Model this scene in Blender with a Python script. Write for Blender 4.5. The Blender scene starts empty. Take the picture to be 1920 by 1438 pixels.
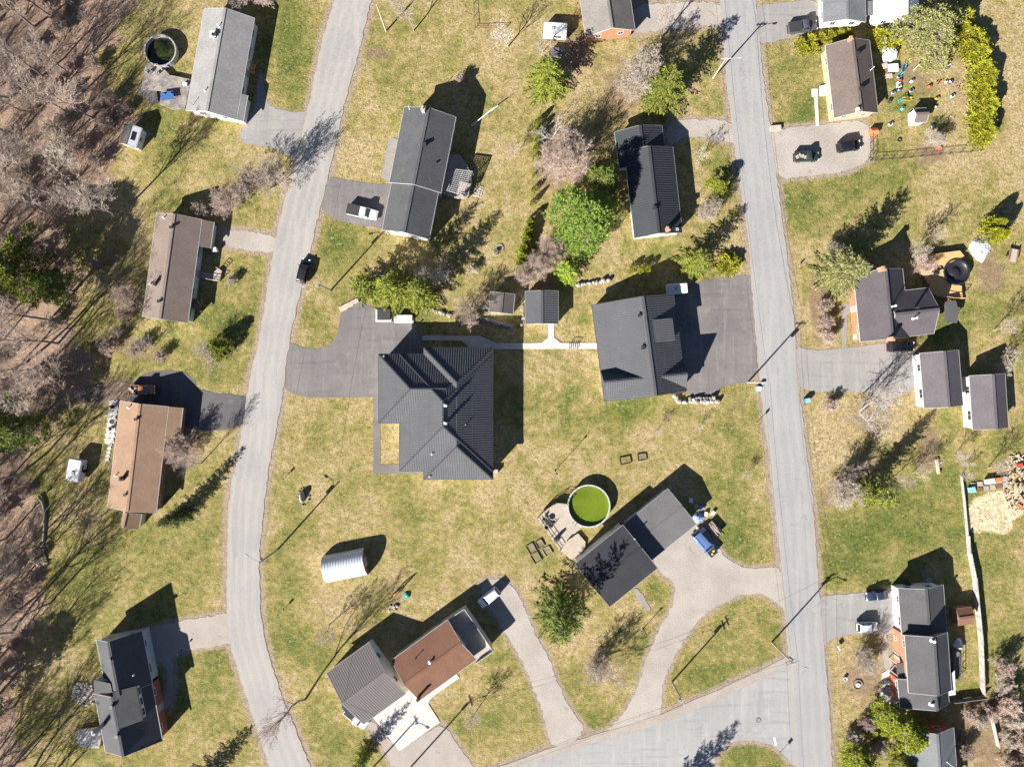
import bpy, math, random
import numpy as np
from mathutils import Vector, Matrix
# ---------------------------------------------------------------- camera, sky, sun, exposure
S, H = .1, 128.0                      # metres per photo pixel on the ground, flying height
SC = bpy.context.scene
COL = SC.collection
cam = bpy.data.cameras.new('camera'); cam_o = bpy.data.objects.new('camera', cam); COL.objects.link(cam_o)
cam_o.location = (0, 0, H); cam.sensor_fit = 'HORIZONTAL'; cam.angle = 2 * math.atan(960 * S / H)
cam.clip_start = 1; cam.clip_end = 3000
SC.camera = cam_o
SUN_EL, SUN_AZ = 29.5, 222.0
w = bpy.data.worlds.new('World'); SC.world = w; w.use_nodes = True
nt = w.node_tree
sky = nt.nodes.new('ShaderNodeTexSky'); sky.sky_type = 'NISHITA'; sky.sun_disc = False
sky.air_density = .55; sky.dust_density = .3; sky.altitude = 600; sky.sun_elevation = math.radians(SUN_EL); sky.sun_rotation = math.radians(SUN_AZ)
bg = nt.nodes['Background']; bg.inputs[1].default_value = .05
nt.links.new(sky.outputs[0], bg.inputs[0])
sl = bpy.data.lights.new('sun', 'SUN'); sl.energy = 5.0; sl.angle = math.radians(.5); sl.color = (1, .95, .87)
so = bpy.data.objects.new('sun', sl); COL.objects.link(so)
a_, e_ = math.radians(SUN_AZ), math.radians(SUN_EL)
so.rotation_euler = Vector((-math.sin(a_) * math.cos(e_), -math.cos(a_) * math.cos(e_), -math.sin(e_))).to_track_quat('-Z', 'Y').to_euler()
so.location = (-80, -90, 120)
vs = SC.view_settings
vs.view_transform = 'Standard'; vs.look = 'None'; vs.gamma = 1; vs.use_curve_mapping = False
vs.exposure = 1.55
R = random.Random(11)
NP = np.random.default_rng(5)

# ---------------------------------------------------------------- helpers
def P(px, py, z=0.0):
    k = S * (1 - z / H)
    return Vector(((px - 960) * k, -(py - 719) * k, z))

ROOT = {}
def tag(o, label=None, cat=None, group=None, kind=None):
    if label: o['label'] = label
    if cat: o['category'] = cat
    if group: o['group'] = group
    if kind: o['kind'] = kind
    return o
def thing(name, label, cat, loc=(0, 0, 0), rz=0.0, group=None):
    o = bpy.data.objects.new(name, None); COL.objects.link(o)
    o.empty_display_size = .3
    o.location = loc; o.rotation_euler = (0, 0, rz)
    ROOT[o.name] = Vector(loc)
    return tag(o, label, cat, group)
def mesh(name, v, f, mat, smooth=False):
    me = bpy.data.meshes.new(name)
    me.from_pydata([tuple(p) for p in v], [], f)
    if mat: me.materials.append(mat)
    if smooth: me.shade_smooth()
    return me
def link(name, me, parent=None, loc=None, rz=0.0, sc=None):
    o = bpy.data.objects.new(name, me); COL.objects.link(o)
    if parent: o.parent = parent
    if loc is not None: o.location = loc
    if rz: o.rotation_euler = (0, 0, rz)
    if sc is not None: o.scale = sc
    return o
def rootloc(p):
    while p.parent: p = p.parent
    return ROOT.get(p.name, Vector((0, 0, 0)))
def copy_tree(o, loc=None, rz=None, label=None, group=None, sc=None):
    c = o.copy(); COL.objects.link(c)
    if loc is not None: c.location = loc; ROOT[c.name] = Vector(loc)
    if rz is not None: c.rotation_euler = (0, 0, rz)
    if sc is not None: c.scale = sc if hasattr(sc, '__len__') else (sc, sc, sc)
    if label: c['label'] = label
    if group: c['group'] = group
    for ch in o.children:
        d = ch.copy(); COL.objects.link(d); d.parent = c
        for g in ch.children:
            e = g.copy(); COL.objects.link(e); e.parent = d
    return c

class MB:
    """collects faces of ONE part"""
    def __init__(s): s.v = []; s.f = []
    def add(s, v, f):
        n = len(s.v); s.v += [Vector(p) for p in v]; s.f += [tuple(i + n for i in q) for q in f]; return s
    def box(s, c, d, rz=0.0, M=None):
        c = Vector(c); h = [x / 2 for x in d]; ca, sa = math.cos(rz), math.sin(rz); vv = []
        for x, y, z in ((-1,-1,-1),(1,-1,-1),(1,1,-1),(-1,1,-1),(-1,-1,1),(1,-1,1),(1,1,1),(-1,1,1)):
            p = Vector((x*h[0], y*h[1], z*h[2]))
            p = M @ p if M else Vector((p.x*ca - p.y*sa, p.x*sa + p.y*ca, p.z))
            vv.append(c + p)
        return s.add(vv, [(3,2,1,0),(4,5,6,7),(0,1,5,4),(1,2,6,5),(2,3,7,6),(3,0,4,7)])
    def bar(s, a, b, w, h):
        a, b = Vector(a), Vector(b); d = (b - a); L = d.length
        if L < 1e-6: return s
        d /= L; side = d.cross(Vector((0, 0, 1)))
        side = side.normalized() if side.length > 1e-4 else Vector((1, 0, 0))
        up = side.cross(d)
        M = Matrix((d, side, up)).transposed()
        return s.box((a + b) / 2, (L, w, h), M=M)
    def tube(s, pts, radii, n=6, cap=True):
        pts = [Vector(p) for p in pts]; m = len(pts)
        if not hasattr(radii, '__len__'): radii = [radii] * m
        vv = []; ff = []
        for i, p in enumerate(pts):
            d = (pts[min(i+1, m-1)] - pts[max(i-1, 0)]).normalized()
            q = d.orthogonal().normalized() if i == 0 else (q - d * q.dot(d)).normalized()
            r2 = d.cross(q)
            for k in range(n):
                a = 2 * math.pi * k / n
                vv.append(p + (q * math.cos(a) + r2 * math.sin(a)) * radii[i])
        for i in range(m - 1):
            for k in range(n):
                k2 = (k + 1) % n
                ff.append((i*n + k, i*n + k2, (i+1)*n + k2, (i+1)*n + k))
        if cap: ff += [tuple(range(n))[::-1], tuple(range((m-1)*n, m*n))]
        return s.add(vv, ff)
    def cyl(s, c, r, h, n=16, r2=None):
        c = Vector(c); return s.tube([c, c + Vector((0, 0, h))], [r, r if r2 is None else r2], n)
    def lathe(s, c, prof, n=24):
        c = Vector(c); vv = []; ff = []; m = len(prof)
        for r, z in prof:
            for k in range(n):
                a = 2*math.pi*k/n; vv.append(c + Vector((r*math.cos(a), r*math.sin(a), z)))
        for i in range(m-1):
            for k in range(n):
                k2 = (k+1) % n; ff.append((i*n+k, i*n+k2, (i+1)*n+k2, (i+1)*n+k))
        return s.add(vv, ff)
    def prism(s, poly, z0, z1):
        n = len(poly); vv = [(p[0], p[1], z0) for p in poly] + [(p[0], p[1], z1) for p in poly]
        ar = sum(poly[i][0]*poly[(i+1) % n][1] - poly[(i+1) % n][0]*poly[i][1] for i in range(n))
        o = range(n) if ar > 0 else range(n)[::-1]; o = list(o)
        f = [tuple(o)[::-1], tuple(i + n for i in o)]
        for i in range(n):
            j = (i+1) % n
            f.append((o[i], o[j], o[j] + n, o[i] + n))
        return s.add(vv, f)
    def loft(s, rings):
        n = len(rings[0]); vv = [p for r in rings for p in r]; ff = []
        for i in range(len(rings)-1):
            for k in range(n):
                k2 = (k+1) % n; ff.append((i*n+k, i*n+k2, (i+1)*n+k2, (i+1)*n+k))
        ff += [tuple(range(n))[::-1], tuple(range((len(rings)-1)*n, len(rings)*n))]
        return s.add(vv, ff)
    def mesh(s, name, mat, smooth=False): return mesh(name, s.v, s.f, mat, smooth)
    def local(s, name, mat, parent, smooth=False):           # coordinates are the parent's own
        return link(name, s.mesh(name, mat, smooth), parent)
    def world(s, name, mat, parent=None, smooth=False):      # coordinates are world ones
        if parent is None: return link(name, s.mesh(name, mat, smooth))
        r = rootloc(parent); s.v = [p - r for p in s.v]
        return link(name, s.mesh(name, mat, smooth), parent)

# ---------------------------------------------------------------- materials
def nodes(name):
    m = bpy.data.materials.new(name); m.use_nodes = True
    return m, m.node_tree.nodes, m.node_tree.links, m.node_tree.nodes['Principled BSDF']
def inp(L, sock, v):
    if hasattr(v, 'is_output'): L.new(v, sock)
    elif hasattr(v, '__len__'): sock.default_value = (*v, 1.0)[:len(sock.default_value)]
    else: sock.default_value = v
def math_(N, L, op, a, b=0.0, clamp=False):
    n = N.new('ShaderNodeMath'); n.operation = op; n.use_clamp = clamp
    inp(L, n.inputs[0], a); inp(L, n.inputs[1], b); return n.outputs[0]
def mix_(N, L, f, a, b):
    n = N.new('ShaderNodeMix'); n.data_type = 'RGBA'
    inp(L, n.inputs[0], f); inp(L, n.inputs[6], a); inp(L, n.inputs[7], b); return n.outputs[2]
def rng_(N, L, v, a, b, c=0.0, d=1.0):
    n = N.new('ShaderNodeMapRange'); n.interpolation_type = 'SMOOTHSTEP'
    inp(L, n.inputs[0], v)
    for i, x in enumerate((a, b, c, d)): n.inputs[i+1].default_value = x
    return n.outputs[0]
def noise_(N, L, scale, detail=3, rough=.6, vec=None, stretch=None, rot=0.0):
    n = N.new('ShaderNodeTexNoise'); n.inputs['Scale'].default_value = scale
    n.inputs['Detail'].default_value = detail; n.inputs['Roughness'].default_value = rough
    if vec is None:
        vec = N.new('ShaderNodeNewGeometry').outputs['Position']
    if stretch:
        mp = N.new('ShaderNodeMapping'); mp.inputs['Scale'].default_value = stretch; mp.inputs['Rotation'].default_value = (0, 0, rot)
        L.new(vec, mp.inputs[0]); vec = mp.outputs[0]
    L.new(vec, n.inputs['Vector']); return n.outputs[0]
def bump_(N, L, h, strength, dist, bsdf):
    b = N.new('ShaderNodeBump'); b.inputs['Strength'].default_value = strength; b.inputs['Distance'].default_value = dist
    L.new(h, b.inputs['Height']); L.new(b.outputs[0], bsdf.inputs['Normal'])
def M(name, c1, c2=None, c3=None, s1=.5, s2=6.0, amt=.5, fine=.25, rough=.85, metal=0.0, bump=0.0, spec=.3, stretch=None, rot=0.0):
    """base colour c1 with broad patches of c2, rarer wear c3 and a fine grain"""
    m, N, L, b = nodes(name)
    b.inputs['Roughness'].default_value = rough; b.inputs['Metallic'].default_value = metal
    b.inputs['Specular IOR Level'].default_value = spec
    if c2 is None: c2 = [x * .8 for x in c1]
    n1 = noise_(N, L, s1, 4, .6, stretch=stretch, rot=rot); n2 = noise_(N, L, s2, 3, .7)
    col = mix_(N, L, math_(N, L, 'MULTIPLY', rng_(N, L, n1, .35, .65), amt), c1, c2)
    if c3: col = mix_(N, L, rng_(N, L, noise_(N, L, s1 * 2.3, 5, .65), .6, .72, 0, .8), col, c3)
    g = math_(N, L, 'ADD', math_(N, L, 'MULTIPLY', math_(N, L, 'SUBTRACT', n2, .5), fine * 4), 1.0)
    vm = N.new('ShaderNodeVectorMath'); vm.operation = 'SCALE'; L.new(col, vm.inputs[0]); L.new(g, vm.inputs['Scale'])
    L.new(vm.outputs[0], b.inputs['Base Color'])
    if bump: bump_(N, L, n2, bump, .05, b)
    return m
def paint(name, c, rough=.35, spec=.5, metal=0.0, fine=.03):
    return M(name, c, [x * .88 for x in c], s1=1.5, s2=20, fine=fine, rough=rough, spec=spec, metal=metal, amt=.6)
def glass(name, c=(.02, .025, .03), rough=.08):
    m, N, L, b = nodes(name); b.inputs['Base Color'].default_value = (*c, 1); b.inputs['Roughness'].default_value = rough
    b.inputs['Specular IOR Level'].default_value = .6; return m
def leafmat(name, c1, c2, c3, trans=.12):
    m, N, L, b = nodes(name)
    r = N.new('ShaderNodeNewGeometry').outputs['Random Per Island']
    col = mix_(N, L, r, c1, c2)
    col = mix_(N, L, rng_(N, L, noise_(N, L, .9, 3), .5, .7, 0, .7), col, c3)
    oi = N.new('ShaderNodeObjectInfo')
    v = math_(N, L, 'ADD', math_(N, L, 'MULTIPLY', oi.outputs['Random'], .3), .85)
    vm = N.new('ShaderNodeVectorMath'); vm.operation = 'SCALE'; L.new(col, vm.inputs[0]); L.new(v, vm.inputs['Scale'])
    L.new(vm.outputs[0], b.inputs['Base Color']); b.inputs['Roughness'].default_value = .75; b.inputs['Specular IOR Level'].default_value = .2
    t = N.new('ShaderNodeBsdfTranslucent'); L.new(vm.outputs[0], t.inputs[0])
    mx = N.new('ShaderNodeMixShader'); mx.inputs[0].default_value = trans
    L.new(b.outputs[0], mx.inputs[1]); L.new(t.outputs[0], mx.inputs[2])
    L.new(mx.outputs[0], N['Material Output'].inputs[0]); return m
def barkmat(name, c1, c2):
    m, N, L, b = nodes(name)
    r = N.new('ShaderNodeNewGeometry').outputs['Random Per Island']
    col = mix_(N, L, r, c1, c2); oi = N.new('ShaderNodeObjectInfo')
    v = math_(N, L, 'ADD', math_(N, L, 'MULTIPLY', oi.outputs['Random'], .4), .8)
    vm = N.new('ShaderNodeVectorMath'); vm.operation = 'SCALE'; L.new(col, vm.inputs[0]); L.new(v, vm.inputs['Scale'])
    L.new(vm.outputs[0], b.inputs['Base Color']); b.inputs['Roughness'].default_value = .9; b.inputs['Specular IOR Level'].default_value = .15
    return m

# ---------------------------------------------------------------- road and drive outlines (photo pixels)
def smooth(pts, it=2, closed=False):
    p = [Vector((a, b)) for a, b in pts]
    for _ in range(it):
        q = [] if closed else [p[0]]
        n = len(p)
        for i in range(n if closed else n - 1):
            a, b = p[i], p[(i+1) % n]; q += [a*.75 + b*.25, a*.25 + b*.75]
        if not closed: q.append(p[-1])
        p = q
    return [(v.x, v.y) for v in p]
LR_L = [(745,-420),(700,-250),(665,-120),(627,0),(602,83),(578,205),(550,320),(517,438),(500,550),(485,643),(468,705),(445,860),(428,928),(425,1070),(425,1153),(430,1208),(458,1296),(480,1361),(505,1438),(550,1560),(600,1700)]
LR_R = [(815,-420),(768,-250),(733,-120),(695,0),(667,125),(645,195),(616,328),(588,443),(555,585),(540,653),(530,745),(510,840),(495,945),(486,1045),(487,1103),(492,1185),(525,1298),(560,1378),(582,1438),(628,1560),(680,1700)]
RR_L = [(1305,-420),(1325,-250),(1338,-120),(1350,0),(1360,140),(1370,225),(1383,325),(1395,385),(1408,510),(1423,710),(1432,782),(1443,870),(1452,950),(1464,1078),(1472,1153),(1478,1228),(1484,1330),(1490,1438),(1498,1560),(1508,1700)]
RR_R = [(1378,-420),(1396,-250),(1408,-120),(1416,0),(1433,163),(1440,207),(1459,350),(1464,398),(1478,498),(1490,598),(1498,733),(1512,845),(1525,945),(1533,1065),(1538,1130),(1548,1253),(1556,1340),(1560,1438),(1568,1560),(1578,1700)]
SIDE_TOP = [(1482,1232),(1440,1268),(1390,1291),(1336,1316),(1288,1336),(1235,1358),(1135,1386),(1035,1416),(960,1443)]
SIDE_ROAD = [(1482,1226),(1440,1250),(1390,1273),(1336,1298),(1288,1316),(1235,1343),(1135,1371),(1035,1401),(960,1428),(850,1468),(700,1530),(560,1580),(590,1650),(760,1600),(930,1540),(1080,1500),(1250,1468),(1335,1445),(1345,1410),(1373,1389),(1405,1386),(1440,1392),(1465,1406),(1490,1440),(1530,1440),(1530,1226)]
DRIVES = [  # name, label, material, points
 ('driveway','pale asphalt drive of the house with the pool beside the wood','drive_pale',[(485,140),(490,135),(500,196),(520,205),(560,212),(588,205),(600,230),(566,322),(540,290),(512,277),(480,272),(446,265),(462,222),(478,208)]),
 ('driveway','weathered grey drive under the white pickup','drive_mid',[(606,330),(650,338),(707,346),(760,343),(770,400),(745,440),(719,430),(595,408)]),
 ('driveway','short pale gravel drive of the brown roofed house','gravel_pale',[(416,430),(450,431),(530,445),(518,475),(470,470),(418,462)]),
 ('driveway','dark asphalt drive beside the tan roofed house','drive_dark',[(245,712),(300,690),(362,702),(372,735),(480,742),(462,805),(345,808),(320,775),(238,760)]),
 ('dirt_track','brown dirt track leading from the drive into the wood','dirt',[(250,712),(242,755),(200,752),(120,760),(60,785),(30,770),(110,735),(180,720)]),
 ('driveway','wide asphalt drive of the big hip roofed house','drive_mid',[(536,640),(563,650),(600,655),(622,645),(633,625),(637,600),(640,582),(660,565),(693,572),(710,580),(780,604),(788,625),(800,630),(800,680),(715,670),(715,745),(700,745),(515,746)]),
 ('path','narrow asphalt walk round the lawn pocket','drive_mid',[(700,740),(713,740),(713,871),(800,871),(800,888),(700,888)]),
 ('driveway','asphalt parking court beside the ribbed roof garage','drive_mid2',[(1255,540),(1315,526),(1345,522),(1395,516),(1416,518),(1432,716),(1350,722),(1345,744),(1270,745)]),
 ('driveway','gravel turning loop of the low roofed house by the road','gravel_pale',[(1470,1062),(1430,1066),(1400,1066),(1362,1050),(1342,1020),(1320,985),(1290,975),(1220,1050),(1240,1075),(1262,1090),(1268,1112),(1255,1150),(1230,1190),(1210,1240),(1195,1290),(1170,1340),(1125,1378),(1240,1348),(1240,1310),(1245,1270),(1275,1210),(1310,1160),(1360,1125),(1410,1110),(1445,1118),(1485,1160)]),
 ('driveway','gravel lane behind the parked white car','gravel_pale',[(905,1090),(930,1083),(952,1090),(967,1105),(985,1140),(1005,1190),(1025,1225),(1050,1290),(1070,1330),(1104,1374),(1035,1408),(1028,1370),(1010,1310),(980,1240),(950,1190),(925,1150),(900,1120)]),
 ('driveway','pinkish paved drive below the concrete pad','gravel_pink',[(680,1350),(705,1352),(749,1407),(825,1353),(845,1375),(870,1410),(895,1450),(780,1505),(750,1470),(735,1438),(718,1400)]),
 ('patio','pale concrete pad and walk along the rust brown roofed house','concrete',[(770,1290),(700,1345),(749,1407),(825,1353),(803,1318),(808,1308),(862,1270),(855,1262),(815,1285)]),
 ('driveway','pinkish drive with a path of the dark roofed cottage','gravel_pink',[(270,1180),(315,1169),(413,1151),(435,1148),(440,1210),(423,1206),(345,1221),(322,1230),(325,1250),(327,1290),(318,1325),(300,1332),(296,1325),(312,1300),(313,1245),(285,1240)]),
 ('driveway','pale gravel drive of the house with the scattered toys','gravel_pale',[(1436,248),(1480,240),(1558,231),(1620,226),(1634,250),(1632,300),(1590,322),(1520,330),(1450,338)]),
 ('driveway','grey asphalt drive with one pickup by the clipped hedge','drive_pale',[(1408,12),(1470,5),(1540,-2),(1545,56),(1500,66),(1455,78),(1420,84)]),
 ('driveway','cracked pale drive between the purple grey roofed house and garages','drive_pale',[(1485,648),(1523,658),(1590,652),(1660,643),(1720,640),(1724,730),(1668,742),(1665,772),(1650,768),(1640,735),(1570,733),(1490,735)]),
 ('driveway','pale drive holding two small cars','drive_pale',[(1528,1116),(1580,1114),(1625,1110),(1690,1100),(1696,1190),(1655,1186),(1575,1190),(1555,1200),(1538,1215)]),
 ('driveway','gravel drive along the black ribbed roof house','gravel_pale',[(1250,226),(1300,224),(1378,226),(1384,272),(1345,263),(1290,252),(1250,280)]),
 ('driveway','pale gravel drive beside the orange brick house','gravel_pale',[(1185,10),(1250,6),(1358,3),(1366,45),(1300,52),(1230,58),(1185,66)]),
 ('path','white concrete walk linking the hip roofed house and the garage','concrete',[(792,629),(901,630),(931,644),(1016,643),(1028,633),(1028,600),(1039,600),(1039,633),(1051,643),(1125,643),(1125,654),(935,655),(880,652),(866,639),(792,638)]),
 ('path','white concrete walk to the front steps of the tan brick house','concrete',[(1521,167),(1533,167),(1533,184),(1536,238),(1529,238),(1526,184),(1521,182)]),
 ('path','curved concrete path along the charcoal roofed house','concrete2',[(712,338),(722,300),(726,268),(735,258),(752,262),(748,345)]),
 ('path','grey paved walk in front of the cross gabled house','concrete2',[(1574,572),(1600,566),(1602,578),(1586,590),(1590,648),(1578,650)]),
 ('path','short grey concrete path at the low roofed house','concrete2',[(1184,1106),(1196,1100),(1222,1142),(1212,1147)]),
 ('path','pinkish paver path beside the brick house with pale fence','gravel_pink',[(1653,1185),(1664,1185),(1668,1240),(1680,1245),(1678,1262),(1655,1255)]),
 ('patio','white concrete patio in front of the brick house porch','concrete',[(1653,1262),(1668,1252),(1680,1248),(1686,1325),(1650,1312)]),
]
# ---------------------------------------------------------------- surface materials
MAT = {}
MAT['road'] = None
def roadmat(name, c, c2, track, rough=.9, marks=True):
    m, N, L, b = nodes(name); b.inputs['Roughness'].default_value = rough; b.inputs['Specular IOR Level'].default_value = .2
    n1 = noise_(N, L, .12, 5, .6); n2 = noise_(N, L, 1.2, 5, .7); n3 = noise_(N, L, 9, 3, .7)
    at = N.new('ShaderNodeAttribute'); at.attribute_name = 'across'
    col = mix_(N, L, rng_(N, L, n1, .35, .65), c, c2)
    col = mix_(N, L, rng_(N, L, n2, .45, .75, 0, .35), col, [x * .8 for x in c])
    pb = N.new('ShaderNodeTexVoronoi'); pb.inputs['Scale'].default_value = .07; pb.distance = 'CHEBYCHEV'
    L.new(N.new('ShaderNodeNewGeometry').outputs['Position'], pb.inputs['Vector']); sp_ = N.new('ShaderNodeSeparateColor'); L.new(pb.outputs['Color'], sp_.inputs[0])
    col = mix_(N, L, rng_(N, L, sp_.outputs[0], .55, .8, 0, .22), col, [x * .78 for x in c])
    col = mix_(N, L, rng_(N, L, noise_(N, L, 1.0, 4, .65, stretch=(.5, .035, 1), rot=.06), .5, .68, 0, .45), col, [min(1, x * 1.2) for x in c2])
    col = mix_(N, L, rng_(N, L, noise_(N, L, 1.0, 4, .65, stretch=(.8, .05, 1), rot=-.1), .55, .72, 0, .35), col, [x * .74 for x in c])
    if marks:
        wv = math_(N, L, 'SINE', math_(N, L, 'MULTIPLY', at.outputs['Fac'], 4 * 2 * math.pi))
        col = mix_(N, L, math_(N, L, 'MULTIPLY', rng_(N, L, wv, -.4, .9), rng_(N, L, n1, .3, .6, .15, .6)), col, track)
        e = math_(N, L, 'ABSOLUTE', math_(N, L, 'SUBTRACT', at.outputs['Fac'], .5))
        e = math_(N, L, 'ADD', e, math_(N, L, 'MULTIPLY', math_(N, L, 'SUBTRACT', n2, .5), .12))
        col = mix_(N, L, rng_(N, L, e, .42, .5, 0, .75), col, (.30, .26, .215))
    else:
        st = noise_(N, L, 1.0, 3, .6, stretch=(.09, 1.1, 1), rot=.25); st2 = noise_(N, L, 1.0, 3, .6, stretch=(1.3, .11, 1), rot=.1)
        col = mix_(N, L, rng_(N, L, st, .52, .68, 0, .4), col, [x * .72 for x in c])
        col = mix_(N, L, rng_(N, L, st2, .56, .7, 0, .3), col, [min(1, x * 1.3) for x in c2])
        col = mix_(N, L, rng_(N, L, noise_(N, L, .45, 4, .65), .56, .72, 0, .5), col, [x * 1.22 for x in c2])
        col = mix_(N, L, rng_(N, L, noise_(N, L, .8, 3, .6), .64, .74, 0, .45), col, [x * .5 for x in c])
    # tar lines over cracks
    vo = N.new('ShaderNodeTexVoronoi'); vo.feature = 'DISTANCE_TO_EDGE'; vo.inputs['Scale'].default_value = .13
    pos = N.new('ShaderNodeNewGeometry').outputs['Position']
    wp = N.new('ShaderNodeVectorMath'); wp.operation = 'ADD'; L.new(pos, wp.inputs[0])
    nn = N.new('ShaderNodeTexNoise'); nn.inputs['Scale'].default_value = .6; nn.inputs['Detail'].default_value = 3; L.new(pos, nn.inputs['Vector'])
    sc = N.new('ShaderNodeVectorMath'); sc.operation = 'SCALE'; sc.inputs['Scale'].default_value = 3.5; L.new(nn.outputs[1], sc.inputs[0]); L.new(sc.outputs[0], wp.inputs[1])
    L.new(wp.outputs[0], vo.inputs['Vector'])
    cr = math_(N, L, 'MULTIPLY', rng_(N, L, vo.outputs['Distance'], .003, .011, .38, 0), rng_(N, L, noise_(N, L, .09, 2), .53, .62))
    col = mix_(N, L, cr, col, [x * .45 for x in c])
    g = math_(N, L, 'ADD', math_(N, L, 'MULTIPLY', math_(N, L, 'SUBTRACT', n3, .5), .7), 1.0)
    vm = N.new('ShaderNodeVectorMath'); vm.operation = 'SCALE'; L.new(col, vm.inputs[0]); L.new(g, vm.inputs['Scale'])
    L.new(vm.outputs[0], b.inputs['Base Color']); bump_(N, L, n3, .3, .02, b); return m
MAT['road'] = roadmat('road_chipseal', (.262,.255,.25), (.295,.28,.265), (.32,.30,.283))
MAT['road2'] = roadmat('road_asphalt', (.248,.248,.25), (.268,.265,.264), (.29,.283,.276))
MAT['side'] = roadmat('side_road', (.262,.26,.258), (.285,.28,.275), (.3,.29,.28), marks=False)
MAT['drive_pale'] = roadmat('drive_pale', (.23,.222,.218), (.26,.25,.24), (.3,.3,.3), marks=False)
MAT['drive_mid'] = roadmat('drive_mid', (.140,.130,.131), (.172,.158,.155), (.3,.3,.3), marks=False)
MAT['drive_mid2'] = roadmat('drive_mid2', (.135,.125,.125), (.185,.168,.162), (.3,.3,.3), marks=False)
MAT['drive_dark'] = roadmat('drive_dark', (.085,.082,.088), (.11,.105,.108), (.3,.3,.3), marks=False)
MAT['gravel_pale'] = M('gravel_pale', (.325,.295,.265), (.265,.236,.208), (.22,.185,.155), s1=.16, s2=5, fine=.3, amt=.8, bump=.5)
MAT['gravel_pink'] = M('gravel_pink', (.305,.268,.24), (.27,.232,.205), (.22,.18,.155), s1=.3, s2=5, fine=.25, amt=.8, bump=.4)
MAT['dirt'] = M('dirt', (.16,.12,.09), (.22,.17,.13), (.08,.07,.055), s1=.4, s2=4, fine=.35, amt=.9, bump=.6)
MAT['concrete'] = M('concrete', (.46,.44,.42), (.4,.38,.36), s1=.5, s2=7, fine=.08, amt=.8)
MAT['concrete2'] = M('concrete_grey', (.24,.225,.21), (.2,.185,.17), s1=.8, s2=7, fine=.2, amt=.8)

# ---------------------------------------------------------------- ground: one sheet with land-cover masks
def inpoly(X, Y, poly):
    r = np.zeros(X.shape, bool); n = len(poly); j = n - 1
    for i in range(n):
        xi, yi = poly[i]; xj, yj = poly[j]
        if yi != yj:
            c = ((yi > Y) != (yj > Y)) & (X < (xj - xi) * (Y - yi) / (yj - yi) + xi)
            r ^= c
        j = i
    return r
def pdist(X, Y, poly):
    d = np.full(X.shape, 1e9); n = len(poly)
    for i in range(n):
        ax, ay = poly[i]; bx, by = poly[(i+1) % n]; dx, dy = bx-ax, by-ay; l2 = dx*dx + dy*dy + 1e-9
        t = np.clip(((X-ax)*dx + (Y-ay)*dy) / l2, 0, 1)
        d = np.minimum(d, (X-ax-t*dx)**2 + (Y-ay-t*dy)**2)
    return np.sqrt(d)
def axis(lo, hi, step, far):
    a = np.arange(lo, hi + step, step); out = []; g = step; x = hi + step
    while x < far: g *= 1.35; x += g; out.append(x)
    left = [lo + hi - v for v in out][::-1]
    return np.concatenate([left, a, out])
gx = axis(-30, 1950, 6, 9000); gy = axis(-30, 1470, 6, 9000)
GX, GY = np.meshgrid(gx, gy)
def wob(X, Y, s, k): return np.sin(X/s + 1.7*np.sin(Y/s*.8 + k) + k*2.1) * np.cos(Y/s*1.1 + 1.3*np.sin(X/s*.7 - k))
FOREST = [(-900,-900),(330,-900),(290,-150),(262,-20),(225,40),(190,110),(205,150),(250,205),(265,260),(215,300),(200,350),(130,385),(120,450),(150,560),(140,640),(180,690),(160,740),(80,770),(50,860),(75,950),(70,1030),(95,1080),(85,1150),(40,1220),(25,1300),(40,1380),(60,1480),(60,2400),(-900,2400)]
df = pdist(GX, GY, FOREST) * np.where(inpoly(GX, GY, FOREST), 1, -1)
df += 16 * wob(GX, GY, 23, 1.0) + 9 * wob(GX, GY, 9, 2.0)
LIT = np.clip(.5 + df / 55, 0, 1)
def blobs(lst):
    r = np.zeros(GX.shape)
    for x, y, rx, ry, a in lst: r += a * np.exp(-(((GX-x)/rx)**2 + ((GY-y)/ry)**2))
    return r
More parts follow.
